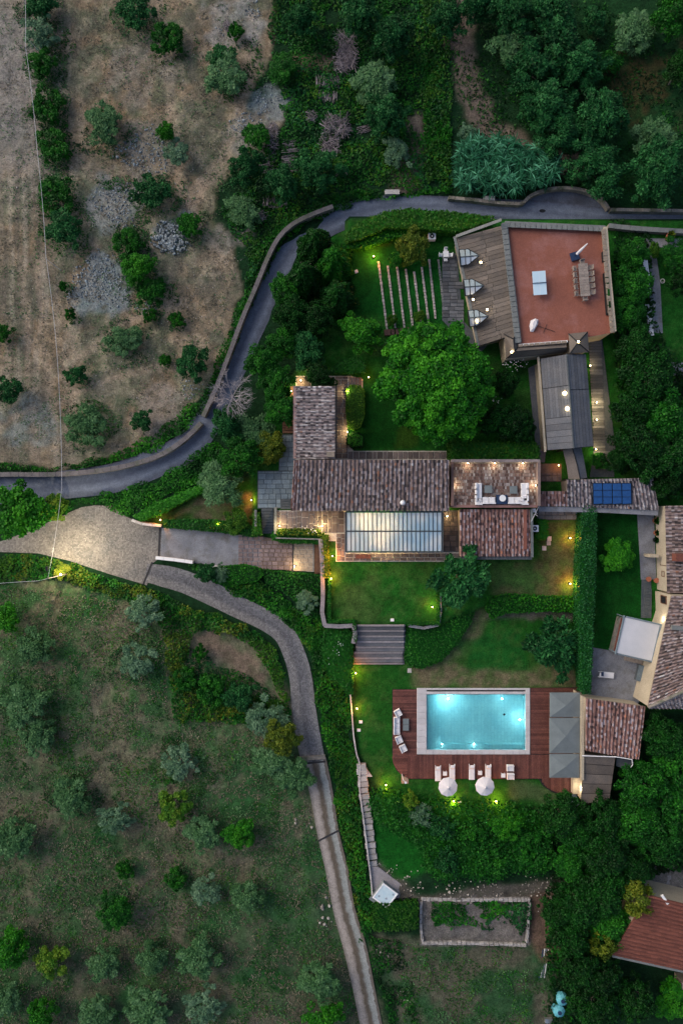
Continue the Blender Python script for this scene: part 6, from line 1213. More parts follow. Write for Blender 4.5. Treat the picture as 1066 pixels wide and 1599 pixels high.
near([
 (60, 8, 30, 'bluescrub', 'blue green shrub at the very top left, beside the cable'), (62, 52, 30, 'sage', 'greyish tree second down the row beside the cable top left'), (66, 98, 27, 'scrub', 'dense green bush third down the row beside the cable'),
 (74, 165, 30, 'scrub', 'bush fourth down the row beside the cable, with dark middle'), (84, 228, 27, 'scrub', 'dark bush fifth down the row beside the cable'), (88, 305, 28, 'scrub', 'green bush halfway down beside the cable, upper of two touching'), (103, 358, 30, 'bluescrub', 'green bush halfway down beside the cable, lower of two touching'),
 (212, 18, 34, 'bluescrub', 'loose dark shrub at the top edge of the bare field'), (262, 60, 28, 'scrub', 'bright green bush below the top shrub of the bare field'), (164, 194, 32, 'olive', 'grey green tree with bright right side in the upper bare field'), (259, 207, 15, 'bright', 'small round vivid bush alone in the upper bare field'),
 (277, 240, 22, 'sage', 'thin sparse bush below the small round vivid bush'), (352, 118, 36, 'olive', 'large olive beside the dark green overgrown zone at the top'), (348, 92, 22, 'bluescrub', 'blue green bush touching the large upper olive'), (236, 300, 30, 'bluescrub', 'dark shrub between two rubble heaps'), (296, 352, 22, 'scrub', 'green bush on the edge of the pale blue rubble heap'),
 (200, 380, 26, 'scrub', 'upper clump of the long green thicket in the bare field'), (216, 420, 28, 'bright', 'middle clump of the long green thicket in the bare field'), (236, 455, 26, 'scrub', 'lower clump of the long green thicket in the bare field'), (194, 530, 27, 'olive', 'rounded olive in the centre of the bare field'), (302, 567, 31, 'bluescrub', 'blue green bush by the verge of the steep road bend'),
 (118, 587, 18, 'bluescrub', 'low dark bush in the lower bare field'), (4, 522, 18, 'scrub', 'dark bush cut by the left edge, upper one'), (14, 610, 27, 'bluescrub', 'blue green bush cut by the left edge, lower one'), (134, 664, 34, 'olive', 'wide olive near the lower edge of the bare field'), (110, 490, 11, 'scrub', 'tiny bush beside a blue stone in the bare field'), (276, 500, 13, 'scrub', 'small bush under the rubble right of centre in the bare field'), (258, 563, 10, 'scrub', 'tiny bush left of the verge bush in the bare field'), (222, 655, 17, 'bluescrub', 'small blue bush near the verge of the lower road'), (100, 448, 9, 'scrub', 'tiny green tuft beside the cable stub'), (234, 493, 12, 'scrub', 'small bush at the tail of the long thicket')])
near([
 (8, 965, 28, 'bright', 'dense green tree cut by the left edge below the plaza'), (55, 1010, 32, 'olive', 'olive with green right flank below the plaza at far left'), (225, 955, 28, 'sage', 'silvery shrub against the hedge below the plaza'), (214, 1032, 32, 'sage', 'pale thin olive in the upper part of the lower field'), (40, 1100, 36, 'olive', 'wide grey olive at the left of the lower field'), (60, 1150, 30, 'olive', 'dark topped olive just below the wide grey one'), (280, 1190, 30, 'sage', 'very pale olive in the centre of the lower field'),
 (112, 1244, 34, 'olive', 'blue grey olive left of centre in the lower field'), (180, 1278, 28, 'sage', 'twin tufted pale olive beside the blue grey one'), (22, 1310, 32, 'olive', 'olive near the left edge with pale flank'), (272, 1258, 29, 'lime', 'vivid yellow green fig-like tree standing out in the lower field'), (318, 1300, 30, 'olive', 'olive right below the vivid yellow green tree'), (375, 1300, 24, 'bright', 'small yellowish green tree left of the gravel track'),
 (195, 1358, 16, 'scrub', 'low green bush above the round central tree of the lower field'), (275, 1373, 16, 'scrub', 'tiny vivid green bush in the lower field'), (322, 1388, 26, 'sage', 'whitish olive right of the tiny vivid bush'), (180, 1422, 30, 'mid', 'round dark green tree with blue left side in the lower field', {'hs': .7}), (386, 1400, 30, 'olive', 'olive with bright crown left of the gravel track'), (12, 1480, 38, 'bright', 'large green tree cut by the left edge near the bottom'), (84, 1500, 26, 'lime', 'yellow green tree next to the large left edge tree'), (162, 1506, 28, 'olive', 'pale olive in the bottom row, third from left'), (238, 1496, 28, 'olive', 'green olive in the bottom row, fourth from left'), (308, 1494, 34, 'olive', 'big olive with yellow right flank in the bottom row'),
 (65, 1585, 30, 'bright', 'green tree cut by the bottom edge at left'), (150, 1580, 30, 'olive', 'dim olive cut by the bottom edge'), (232, 1575, 34, 'olive', 'blue olive at the bottom edge, left of centre'), (318, 1570, 30, 'sage', 'dim pale tree at the bottom edge, centre left'), (10, 1560, 28, 'olive', 'dim olive in the bottom left corner'), (500, 1530, 38, 'olive', 'large dark olive against the gravel track near the bottom'), (505, 1590, 34, 'bright', 'green tree at the bottom edge beside the gravel track'),
 (415, 1118, 36, 'sage', 'large silver olive on the hedge left of the cobbled lane'), (440, 1150, 28, 'yellow', 'yellowish shrub under the large silver olive'), (425, 1190, 32, 'olive', 'olive below the yellowish shrub beside the lane'), (462, 1210, 30, 'olive', 'olive at the point where the lane turns to gravel'), (478, 938, 22, 'sage', 'pale tall shrub in the bank below the sand coloured threshold'),
 (312, 1020, 14, 'scrub', 'small bush inside the hedged enclosure left of the lane'), (330, 1075, 26, 'scrub', 'dark low bush in the lower part of the hedged enclosure'), (375, 1085, 28, 'bluescrub', 'blue green low bush in the lower part of the hedged enclosure'), (290, 1062, 20, 'scrub', 'green bush at the left side of the hedged enclosure'), (325, 893, 18, 'bluescrub', 'blue dark shrub at the white wall end below the driveway'), (690, 1290, 24, 'bluescrub', 'blue green bush in the left part of the shrubbery'), (740, 1300, 26, 'scrub', 'rounded bush in the middle of the shrubbery'), (790, 1290, 26, 'bright', 'brighter green bush in the shrubbery under the right parasol'), (700, 1345, 24, 'bluescrub', 'blue tinted bush at the lower left of the shrubbery'), (830, 1320, 30, 'scrub', 'round bush in the right part of the shrubbery'), (770, 1345, 24, 'scrub', 'dark bush at the lower edge of the shrubbery'), (345, 895, 14, 'sage', 'silver tuft beside the white wall end below the driveway')])
near([
 (697, 28, 34, 'blue', 'tree left of the brown path at the top edge'), (470, 30, 30, 'blue', 'dark tree at the top edge beside the dirt strip'), (560, 25, 32, 'blue', 'dark tree with pale twigs at the top edge'), (612, 60, 36, 'blue', 'blue green tree right of the big brushwood heap'), (585, 130, 36, 'olive', 'grey green tree right of the brushwood heaps'), (600, 180, 34, 'blue', 'tree lower right of the brushwood heaps'), (620, 240, 26, 'sage', 'pale shrub at the edge of the brown patch above the road'), (495, 265, 32, 'blue', 'tree among the brushwood heaps, above the curved hedge'), (440, 290, 30, 'blue', 'tree right of the bare field edge, lower'), (385, 262, 30, 'blue', 'tree on the lower edge of the bare field'), (380, 330, 28, 'olive', 'pale shrub on the bank left of the road bend'), (400, 215, 24, 'scrub', 'bush left of the first brushwood heap'), (368, 50, 14, 'scrub', 'small dark bush beside the dead branches at the top'), (440, 110, 26, 'mid', 'green tree left of the dirt strip', {'hs': .5}),
 (745, 10, 32, 'blue', 'tree at the top edge right of the brown path'), (800, 22, 40, 'blue', 'big tree at the top edge, centre right'), (860, 25, 42, 'blue', 'big tree at the top edge with bright twigs, right'), (870, 70, 40, 'blue', 'tree under the top right clump'), (805, 65, 40, 'olive', 'grey green tree with pale tips in the right clump'), (830, 105, 40, 'blue', 'upper middle tree of the large right clump'), (900, 100, 42, 'blue', 'right upper tree of the large right clump'), (925, 35, 24, 'bluescrub', 'small tree right of the top right clump'), (850, 165, 44, 'blue', 'central tree of the large right clump'), (935, 185, 44, 'blue', 'lower right tree of the large clump'), (875, 210, 36, 'blue', 'lower tree of the large clump with blue tips'), (990, 48, 32, 'olive', 'lone pale blue tree near the top right corner'), (1050, 25, 38, 'mid', 'green tree in the top right corner'), (1060, 110, 26, 'dark', 'dark tree cut by the right edge near the top'), (945, 100, 26, 'scrub', 'bush right of the large clump'), (930, 265, 46, 'blue', 'large loose tree just above the asphalt bay'), (1020, 215, 34, 'olive', 'faint greyish tree at upper right'), (1025, 270, 48, 'blue', 'large dim tree above the right end of the road'), (730, 208, 16, 'sage', 'small pale reed-like shrub above the reed clump')])
near([
 (492, 377, 27, 'conifer', 'uppermost dark conifer against the road bend', {'hs': 1.1}), (476, 388, 15, 'conifer', 'slim conifer left of the uppermost one'), (473, 430, 32, 'conifer', 'tall conifer second down the dark row by the road'), (525, 462, 30, 'conifer', 'rounded dark conifer nearest the north lawn'), (520, 405, 30, 'conifermid', 'soft green conifer between the uppermost conifer and the lawn'), (446, 452, 25, 'mid', 'leafy tree against the road, left of the conifers', {'hs': 1.0}), (456, 492, 32, 'dark', 'dark tree in the middle of the belt beside the road'), (495, 500, 32, 'dark', 'dark tree between the belt and the bright garden tree'), (480, 545, 34, 'blue', 'blue green glossy tree above the west wing'), (446, 535, 30, 'mid', 'green tree on the road side above the dead tree'), (412, 562, 31, 'mid', 'leafy tree nearest the road above the dead tree'), (432, 600, 30, 'mid', 'tree right of the dead tree'), (440, 640, 26, 'mid', 'green tree between dead tree and wooden walkway'), (500, 590, 24, 'dark', 'dark shrubby tree touching the north paving'),
 (395, 680, 34, 'olive', 'pale olive under the dead tree'), (355, 665, 28, 'blue', 'blue tree on the road edge below the dead tree'), (420, 700, 28, 'yellow', 'yellowish tree beside the slate walkway'), (375, 715, 34, 'mid', 'leafy tree above the spreading olive'), (345, 755, 37, 'olive', 'spreading olive with visible branches above the driveway hedge'),
 (563, 518, 38, 'bright', 'round bright green tree below the stone strips'), (645, 385, 27, 'yellow', 'yellow green tree under the top hedge by the white fan unit'), (680, 596, 99, 'big', 'giant spreading bright green tree in the middle of the garden', {'hs': 1.0}), (800, 660, 30, 'dark', 'dark shrub right of the giant tree'), (772, 655, 28, 'dark', 'dark shrub tucked between giant tree and long hedge'), (815, 672, 22, 'dark', 'dark bush at the left of the zinc house'), (788, 600, 22, 'dark', 'dark bush with white flowers right of the giant tree'), (800, 572, 16, 'mid', 'small flowering bush under the zinc annex', {'hs': .4}), (618, 405, 14, 'scrub', 'small bush at the top of the stone strips'), (654, 495, 10, 'ball', 'small potted shrub on the stone strips'), (612, 500, 10, 'ball', 'small round shrub at the lower left of the stone strips'),
 (718, 902, 47, 'bluescrub', 'big fluffy garden olive right of the walled lawn', {'hs': 1.1}), (868, 1012, 52, 'bluescrub', 'wide soft olive beside the long hedge above the pool', {'hs': 1.0}), (962, 868, 30, 'bright', 'shaded heart shaped bush in the narrow right lawn', {'hs': .6}), (370, 813, 21, 'ball', 'glossy round shrub above the driveway'), (35, 800, 48, 'bright', 'large bright tree at the left edge above the plaza', {'hs': 1.3}), (85, 790, 22, 'lime', 'yellow green bush touching the plaza under the large left tree'),
 (100, 893, 15, 'yellow', 'shrub glowing under the street lamp', {'hs': .5}), (875, 1270, 34, 'dark', 'dark tree below the curved end of the deck'), (655, 1272, 22, 'sage', 'silvery bush in the shrubbery below the pool lawn'), (640, 1252, 15, 'lime', 'light green bush on top of the shrubbery by the silver one')])
near([
 (985, 400, 26, 'mid', 'tall green tree in the strip right of the red terrace, uppermost', {'hs': .9}), (985, 445, 30, 'mid', 'second green tree in the strip right of the red terrace', {'hs': .9}), (975, 490, 28, 'mid', 'third green tree in the strip right of the red terrace', {'hs': .8}), (990, 545, 32, 'dark', 'dark tree right of the slate walkway, upper'), (1010, 590, 42, 'dark', 'dark tree right of the slate walkway, second down'), (985, 640, 34, 'dark', 'dark tree leaning over the slate walkway'), (1035, 650, 44, 'mid', 'large tree at the right edge above the tiled outbuilding', {'hs': 1.1}), (1000, 700, 44, 'dark', 'broad dark tree above the solar panels'), (1050, 710, 44, 'dark', 'dark tree at the right edge above the solar roof'), (960, 720, 20, 'dark', 'small dark tree at the end of the slate walkway'), (1040, 755, 26, 'dark', 'dark bush at the right end of the tiled outbuilding'), (935, 720, 14, 'mid', 'green bush beside the covered passage', {'hs': .3}),
 (1060, 400, 30, 'mid', 'round shrub in the neighbour garden at right', {'hs': .5}), (1020, 392, 13, 'ball', 'small round bush at the top of the neighbour lawn'), (1050, 410, 14, 'ball', 'light green ball bush in the neighbour lawn'), (1068, 440, 26, 'dark', 'dark bush cut by the right edge beside the neighbour lawn'),
 (1035, 1150, 42, 'dark', 'dark tree right of the pool house'), (1060, 1190, 44, 'mid', 'large green tree at the right edge below the cream house'), (1000, 1225, 40, 'mid', 'bright topped tree right of the bar pavilion', {'hs': 1.1}), (1045, 1255, 46, 'mid', 'green tree at the right edge, level with the lower shrubbery'), (990, 1280, 42, 'mid', 'tree below right of the bar pavilion'), (1035, 1310, 44, 'dark', 'dark tree above the neighbour courtyard'), (940, 1275, 36, 'dark', 'dark tree right under the bar pavilion'), (900, 1300, 34, 'mid', 'bluish green tree at the right end of the shrubbery', {'hs': .9}), (890, 1345, 30, 'mid', 'tree closing the dirt path at right', {'hs': .8}), (945, 1330, 40, 'dark', 'dark tree in the centre of the lower right wood'), (985, 1350, 34, 'dark', 'dark tree left of the neighbour courtyard'), (990, 1395, 30, 'yellow', 'olive coloured tree leaning over the red clay roof', {'hs': 1.8}), (940, 1390, 40, 'dark', 'dark tree in the wood left of the red clay roof'), (905, 1410, 38, 'dark', 'dark tree on the wood edge by the dirt path'), (950, 1440, 36, 'mid', 'green tree at the corner of the red clay roof', {'hs': 1.0}), (940, 1468, 24, 'yellow', 'yellow leaved tree at the lower corner of the red clay roof', {'hs': 1.8}), (890, 1460, 36, 'dark', 'dark tree on the lower wood edge'), (902, 1508, 34, 'dark', 'dark tree beside the pole bundle'), (935, 1520, 34, 'dark', 'dark tree below the yellow leaved tree'), (928, 1568, 34, 'dark', 'dark tree right of the blue tanks'), (1050, 1560, 36, 'bright', 'bright green shrub in the bottom right corner', {'hs': .7}), (870, 1420, 26, 'dark', 'small dark tree at the dirt path bend'), (990, 1560, 34, 'dark', 'very dark tree near the bottom right corner')])
# dead tree
e = empty('dead_tree', G(368, 625), 0, 'leafless tree of pale bleached twigs between road and green belt', 'tree'); mb = MB(); rd = random.Random(5)
def branch(p, d, L_, r, lv):
    q = p + d * L_; mb.tube(p, q, r, r * .6, 4, cap=False)
    if lv == 0: return
    for _ in range(5 if lv > 2 else 4):
        nd = (d + Vector((rd.gauss(0, .6), rd.gauss(0, .6), rd.gauss(.0, .3)))).normalized(); branch(p.lerp(q, rd.uniform(.5, 1)), nd, L_ * rd.uniform(.55, .85), r * .55, lv - 1)
mb.tube((0, 0, 0), (0, 0, 3), .22, .16, 7); o = mb.build('trunk', M['deadbark']); o.parent = e; mb = MB()
for k in range(7): a = 6.28 * k / 7; branch(Vector((0, 0, 2.6)), Vector((math.cos(a), math.sin(a), .8)).normalized(), 1.5, .075, 3)
o = mb.build('branches', M['deadbark']); o.parent = e
# hedges: leafy boxes on a polygon footprint
def hedge(poly, h, label, mat='hedge', dens=42, leaf=.17, core='mid', rough=.07, base=None, name='hedge', cat='hedge', rnd_=0.0):
    W = [P(a, b_, h) for a, b_ in poly]; pts = [(p.x, p.y) for p in W]; cx = sum(p[0] for p in pts) / len(pts); cy = sum(p[1] for p in pts) / len(pts); g = rng
    z0 = float(gz(np.array(cx), np.array(cy))) if base is None else base
    x0, x1 = min(p[0] for p in pts), max(p[0] for p in pts); y0, y1 = min(p[1] for p in pts), max(p[1] for p in pts); A = (x1 - x0) * (y1 - y0); n = int(A * dens)
    X_ = g.uniform(x0, x1, n); Y_ = g.uniform(y0, y1, n); k = inpoly(X_, Y_, pts); X_, Y_ = X_[k], Y_[k]; closed = pts + [pts[0]]
    dd = distpath(X_, Y_, closed); z = h - np.maximum(0, .22 - dd) * 1.2 - (rnd_ * np.maximum(0, 1 - dd / 1.2) ** 2) + .14 * (fbm(X_, Y_, .9, 5, 3) - .5) + g.normal(size=len(X_)) * rough
    c = np.stack([X_, Y_, z0 + z], 1); v = .45 + .7 * (fbm(X_, Y_, 1.6, 9, 3) - .5) + (g.random(len(X_)) - .5) * .45
    sp = []
    for (ax, ay), (bx, by) in zip(closed[:-1], closed[1:]):
        L_ = math.hypot(bx - ax, by - ay); m = int(L_ * h * dens * .8)
        t = g.random(m); nx_, ny_ = (by - ay) / max(L_, .01), -(bx - ax) / max(L_, .01); o_ = g.normal(size=m) * rough * .8; sp.append(np.stack([ax + (bx - ax) * t + nx_ * o_, ay + (by - ay) * t + ny_ * o_, z0 + g.uniform(0, h, m) * (1 - rnd_ / h * .6)], 1))
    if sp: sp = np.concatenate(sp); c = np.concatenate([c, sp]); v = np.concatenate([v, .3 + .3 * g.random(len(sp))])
    V, Q, v = leafgeo(c, leaf, 1.5, v, .9); V = V - np.array([cx, cy, z0]); o = bpy.data.objects.new(name, None); COL.objects.link(o); o.location = (cx, cy, z0); tag(o, label, cat)
    f = bpy.data.objects.new('foliage', np_mesh('hedge_foliage', V, Q, LM[mat], v)); COL.objects.link(f); f.parent = o
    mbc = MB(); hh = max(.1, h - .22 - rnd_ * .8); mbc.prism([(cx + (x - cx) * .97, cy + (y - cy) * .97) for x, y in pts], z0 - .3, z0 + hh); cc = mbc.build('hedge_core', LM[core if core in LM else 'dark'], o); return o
hedge([(208, 806), (240, 787), (300, 762), (345, 745), (350, 754), (300, 775), (255, 800), (220, 813)], 1.3, 'narrow straight clipped hedge running diagonally above the plaza corner', 'bright')
hedge([(256, 812), (330, 812), (392, 822), (405, 830), (400, 838), (330, 829), (256, 823)], 1.1, 'dark clipped hedge along the upper side of the driveway', 'mid')
hedge([(395, 800), (405, 800), (407, 835), (394, 836)], 1.4, 'small hedge block left of the entrance stair', 'hedge')
hedge([(424, 833), (431, 828), (500, 834), (500, 842), (500, 849), (440, 847), (426, 842)], 1.0, 'low hedge under the lit stone terrace', 'mid', base=.2)
hedge([(433, 826), (500, 826), (500, 835), (433, 834)], .5, 'planted strip with yellow green leaves along the lit terrace', 'yellow', base=1.2)
hedge([(502, 832), (512, 835), (514, 900), (505, 900)], .7, 'flowering climber along the wall right of the sand coloured threshold', 'yellow', 60, core='hedge', base=1.0)
hedge([(540, 372), (560, 352), (600, 336), (640, 331), (700, 336), (768, 344), (765, 350), (712, 366), (650, 362), (600, 360), (560, 378), (541, 382)], 2.0, 'broad clipped hedge along the inner side of the upper road', 'hedge', 38, .19)
hedge([(528, 385), (560, 383), (600, 366), (640, 360), (638, 370), (600, 380), (565, 392), (532, 393)], 1.2, 'lower dark hedge band under the broad road hedge', 'bright', base=1.2)
hedge([(700, 692), (832, 692), (838, 700), (838, 719), (700, 719)], 2.4, 'long rectangular hedge above the brick roof terrace', 'hedge', 40, .18)
hedge([(905, 788), (912, 785), (926, 790), (924, 900), (920, 1000), (917, 1080), (905, 1080), (900, 1000), (899, 900)], 2.4, 'very long tall hedge dividing brown lawn and narrow right lawn', 'bluegreen', 46, .16)
hedge([(541, 608), (548, 603), (562, 604), (568, 612), (568, 650), (562, 668), (552, 673), (543, 668), (540, 640)], 1.1, 'smooth oval clipped hedge of olive green beside the lit north paving', 'lime', 60, .12, core='hedge', rough=.03, rnd_=.25)
hedge([(520, 575), (535, 562), (560, 562), (572, 572), (570, 583), (545, 585), (522, 583)], 1.2, 'dark rounded hedge above the north paving', 'mid', 50, .14, rnd_=.2)
hedge([(543, 680), (552, 676), (566, 682), (566, 698), (548, 700), (541, 692)], .9, 'small dark cube shrub at the bend of the north paving', 'dark', 60, .12)
hedge([(636, 978), (684, 980), (686, 955), (744, 940), (737, 970), (715, 1005), (690, 1033), (660, 1045), (640, 1042), (632, 1030)], 1.1, 'large fan shaped clipped hedge mound right of the garden stair', 'mid', 46, .14, rough=.04, rnd_=.35)
hedge([(762, 932), (790, 926), (850, 930), (900, 930), (903, 955), (850, 953), (790, 956), (766, 965), (757, 948)], .9, 'soft low hedge across the brown lawn above the olive', 'bright', 40, rnd_=.3)
hedge([(507, 986), (540, 981), (549, 990), (551, 1035), (550, 1085), (545, 1085), (515, 1060), (502, 1020)], 1.4, 'rounded hedge with white flowers left of the garden stair', 'mid', 40, rnd_=.4)
hedge([(513, 900), (516, 900), (516, 966), (554, 966), (556, 1000), (552, 1000), (551, 971), (512, 971)], .7, 'thin low box hedge edging the left of the walled lawn', 'mid', 60, .12, base=1.1)
hedge([(681, 905), (685, 905), (685, 974), (636, 974), (636, 969), (680, 969)], .7, 'thin low box hedge edging the right of the walled lawn', 'mid', 60, .12, base=1.1)
hedge([(340, 886), (380, 882), (405, 888), (410, 898), (400, 908), (370, 912), (345, 905)], 1.3, 'oval clipped hedge below the pink pavers', 'bright', 50, .14, rough=.04, rnd_=.35)
hedge([(408, 890), (430, 892), (498, 899), (500, 960), (495, 966), (478, 952), (446, 926), (415, 910)], .8, 'sloping hedge bank below the sand coloured threshold', 'mid', 40, rnd_=.2)
hedge([(583, 1412), (652, 1410), (652, 1450), (640, 1453), (582, 1455)], 1.2, 'square clipped hedge block below the hot tub', 'hedge', 44, rnd_=.1)
hedge([(836, 812), (851, 812), (852, 836), (846, 842), (836, 842), (832, 836), (838, 830)], 1.4, 'bright rounded hedge stub between striped roof and brown lawn', 'bright', 70, .12, rnd_=.2)
hedge([(578, 1255), (590, 1240), (600, 1240), (640, 1250), (700, 1258), (790, 1262), (840, 1275), (860, 1300), (868, 1350), (850, 1365), (800, 1362), (780, 1376), (720, 1370), (690, 1378), (665, 1360), (665, 1330), (640, 1310), (605, 1295), (590, 1285)], 1.3, 'large uneven shrubbery on the slope below the pool lawn', 'mid', 50, .2, rough=.4, rnd_=.5, name='shrubbery', cat='shrubbery')
# ground-hugging masses (nobody could count them)
def thick(polys, label, name, mats_, dens, hmax, leaf, seed, el=1.8, sc=2.2, gap=.0, up=.7, cat='undergrowth', hmin=.05, axis=None):
    g = np.random.default_rng(seed); o0 = None
    Vs, Qs, vs, mi = [], [], [], []; off = 0
    for poly in polys:
        pts = [px2w(p) for p in poly]; x0, x1 = min(p[0] for p in pts), max(p[0] for p in pts); y0, y1 = min(p[1] for p in pts), max(p[1] for p in pts); n = int((x1 - x0) * (y1 - y0) * dens)
        X_ = g.uniform(x0, x1, n); Y_ = g.uniform(y0, y1, n); wx = X_ + .9 * (vnoise(X_, Y_, 1.6, seed) - .5); wy = Y_ + .9 * (vnoise(X_, Y_, 1.6, seed + 1) - .5); k = inpoly(wx, wy, pts)
        nn = fbm(X_, Y_, sc, seed + 2, 4)
        if gap: k &= nn > gap
        X_, Y_, nn = X_[k], Y_[k], nn[k]; z = gz(X_, Y_) + hmin + hmax * np.clip((nn - max(gap, .25)) * 1.7, 0, 1) * g.uniform(.55, 1, len(X_)); c = np.stack([X_, Y_, z], 1)
        v = .42 + 1.1 * (fbm(X_, Y_, sc * .6, seed + 7, 3) - .5) + (g.random(len(X_)) - .5) * .4
        ax = None if axis is None else np.tile(np.array(axis), (len(X_), 1)) + g.normal(size=(len(X_), 3)) * .5
        V, Q, v = leafgeo(c, leaf, el, v, up, ax, g); Vs.append(V); Qs.append(Q + off); vs.append(v); off += len(V)
        mi.append((fbm(X_, Y_, 5, seed + 12, 3) + g.normal(size=len(X_)) * .05))
    me = np_mesh(name, np.concatenate(Vs), np.concatenate(Qs), [LM[m] for m in mats_], np.concatenate(vs))
    if len(mats_) > 1: q = np.concatenate(mi); th_ = np.quantile(q, np.linspace(0, 1, len(mats_) + 1)[1:-1]); me.polygons.foreach_set('material_index', np.searchsorted(th_, q).astype(np.int32))
    o = bpy.data.objects.new(name, me); COL.objects.link(o); return tag(o, label, cat, kind='stuff')
thick([[(425, -60), (700, -60), (705, 300), (600, 300), (540, 312), (500, 330), (455, 348), (425, 375), (408, 410), (385, 460), (385, 400), (345, 330), (385, 285), (400, 250), (445, 195), (438, 130), (418, 60)]], 'tangled dark green undergrowth filling the terrace above the road bend', 'undergrowth', ['mid', 'hedge', 'mid', 'bluegreen', 'mid'], 34, .9, .2, 40, gap=.30)
thick([[(660, 10), (672, 0), (690, 120), (700, 200), (705, 285), (668, 290), (660, 180)]], 'bright green bank strip left of the brown path', 'green_bank', ['bright', 'hedge'], 34, .8, .22, 41)
thick([[(600, 310), (705, 296), (705, 306), (640, 310), (560, 318), (505, 340), (460, 365), (425, 410), (390, 490), (360, 560), (330, 640), (302, 650), (330, 590), (370, 480), (400, 400), (440, 345), (520, 305), (590, 298)]], 'leafy verge along the outside of the road bend', 'leafy_verge', ['mid', 'bright'], 46, .9, .2, 42)
thick([[(-60, 722), (60, 728), (110, 727), (150, 715), (195, 705), (250, 670), (300, 630), (320, 630), (308, 655), (290, 675), (250, 702), (200, 720), (150, 730), (50, 736), (-60, 738)]], 'green verge between the bare field and the stone parapet', 'green_verge', ['mid', 'bright'], 46, .5, .18, 43)
thick([[(120, 785), (150, 776), (200, 762), (240, 750), (290, 725), (322, 690), (345, 690), (380, 740), (330, 745), (250, 780), (200, 806), (160, 788), (128, 792), (100, 806), (80, 800)]], 'ivy covered bank between the road and the plaza', 'ivy_bank', ['mid', 'bright', 'mid'], 60, .6, .18, 44)
thick([[(-60, 865), (60, 866), (110, 880), (170, 900), (230, 918), (272, 934), (335, 955), (385, 974), (426, 1004), (445, 1052), (450, 1110), (458, 1165), (446, 1170), (440, 1100), (400, 1010), (352, 985), (310, 990), (300, 1010), (290, 1040), (335, 1085), (440, 1090), (445, 1130), (300, 1128), (272, 1118), (262, 1040), (255, 985), (240, 960), (190, 935), (120, 912), (90, 905), (0, 905), (-60, 900)]], 'overgrown green and yellow bank below the plaza and cobbled lane', 'overgrown_bank', ['mid', 'hedge', 'yellow', 'mid', 'hedge'], 56, .9, .2, 45)
thick([[(440, 950), (449, 964), (468, 996), (505, 1060), (510, 990), (500, 965), (470, 950)], [(290, 884), (335, 906), (368, 928), (410, 946), (449, 966), (468, 998), (490, 1050), (496, 1110), (507, 1165), (514, 1200), (524, 1245), (533, 1300), (548, 1360), (557, 1420), (578, 1480), (590, 1475), (580, 1455), (576, 1380), (562, 1290), (558, 1200), (548, 1150), (545, 1085), (505, 1015), (500, 980), (470, 960), (440, 925), (410, 905), (345, 890), (300, 880)]], 'thick green slope between the lane and the garden', 'green_slope', ['mid', 'hedge', 'bright', 'mid'], 56, .8, .19, 46)
thick([[(545, 1090), (548, 1150), (558, 1200), (562, 1290), (576, 1380), (580, 1455), (560, 1440), (545, 1380), (530, 1290), (520, 1200), (525, 1120)]], 'yellowish growth along the outer side of the curved stair', 'yellowish_growth', ['hedge', 'yellow', 'hedge'], 40, .7, .18, 47, gap=.4)
thick([[(850, 1400), (900, 1240), (960, 1250), (1010, 1200), (1110, 1100), (1110, 1340), (990, 1370), (990, 1400), (950, 1490), (960, 1660), (860, 1660), (850, 1480)], [(950, 345), (1005, 370), (1010, 500), (1030, 540), (1110, 640), (1110, 780), (1030, 780), (1000, 735), (962, 735), (950, 540)]], 'dark undergrowth under the trees on the right', 'dark_undergrowth', ['dark', 'dark', 'mid'], 22, 1.4, .28, 48)
thick([[(560, 1465), (625, 1470), (650, 1560), (660, 1660), (620, 1660), (600, 1570), (575, 1500)]], 'weeds and stones on the right side of the gravel track', 'weeds', ['mid', 'dark'], 34, .5, .18, 49, gap=.38)
thick([[(672, 1404), (826, 1404), (828, 1442), (812, 1460), (790, 1435), (760, 1450), (735, 1440), (700, 1445), (690, 1440), (676, 1450)]], 'vegetable and weed growth inside the walled bed', 'bed_growth', ['bright', 'mid', 'bluegreen'], 60, .8, .18, 50, gap=.33)
thick([[(-60, 1150), (120, 1130), (180, 1200), (380, 1200), (440, 1240), (500, 1320), (560, 1500), (570, 1660), (-60, 1660)], [(0, 910), (200, 940), (255, 1000), (262, 1120), (450, 1140), (490, 1290), (300, 1250), (0, 1160)], [(620, 1470), (860, 1470), (860, 1660), (640, 1660)]], 'thin weeds scattered over the lower field', 'field_weeds', ['olive', 'mid', 'hedge', 'olive', 'mid'], 26, .25, .12, 51, gap=.44, sc=2.6)
thick([[(285, 1000), (340, 1040), (400, 1060), (440, 1100), (440, 1125), (290, 1125)]], 'rough green growth inside the hedged enclosure left of the lane', 'enclosure_growth', ['mid', 'bluegreen'], 40, .4, .16, 58, gap=.36)
thick([[(-60, 900), (260, 950), (262, 1120), (450, 1140), (500, 1330), (570, 1500), (590, 1660), (-60, 1660)]], 'dry grass stubble over the lower field', 'dry_grass', ['dry'], 20, .14, .09, 52, gap=.42, el=3.5, sc=1.7)
thick([[(150, 280), (215, 270), (260, 300), (240, 340), (300, 300), (340, 260), (360, 300), (330, 330), (250, 330), (180, 300)], [(60, 0), (100, 0), (110, 350), (60, 340)], [(170, 340), (240, 340), (255, 480), (205, 480)], [(280, 640), (330, 600), (350, 560), (350, 600), (310, 650)], [(330, 60), (400, 60), (420, 130), (350, 160)]], 'patchy scrub in the bare field', 'field_scrub', ['mid', 'bluegreen', 'olive'], 28, .35, .15, 53, gap=.45, sc=2.0)
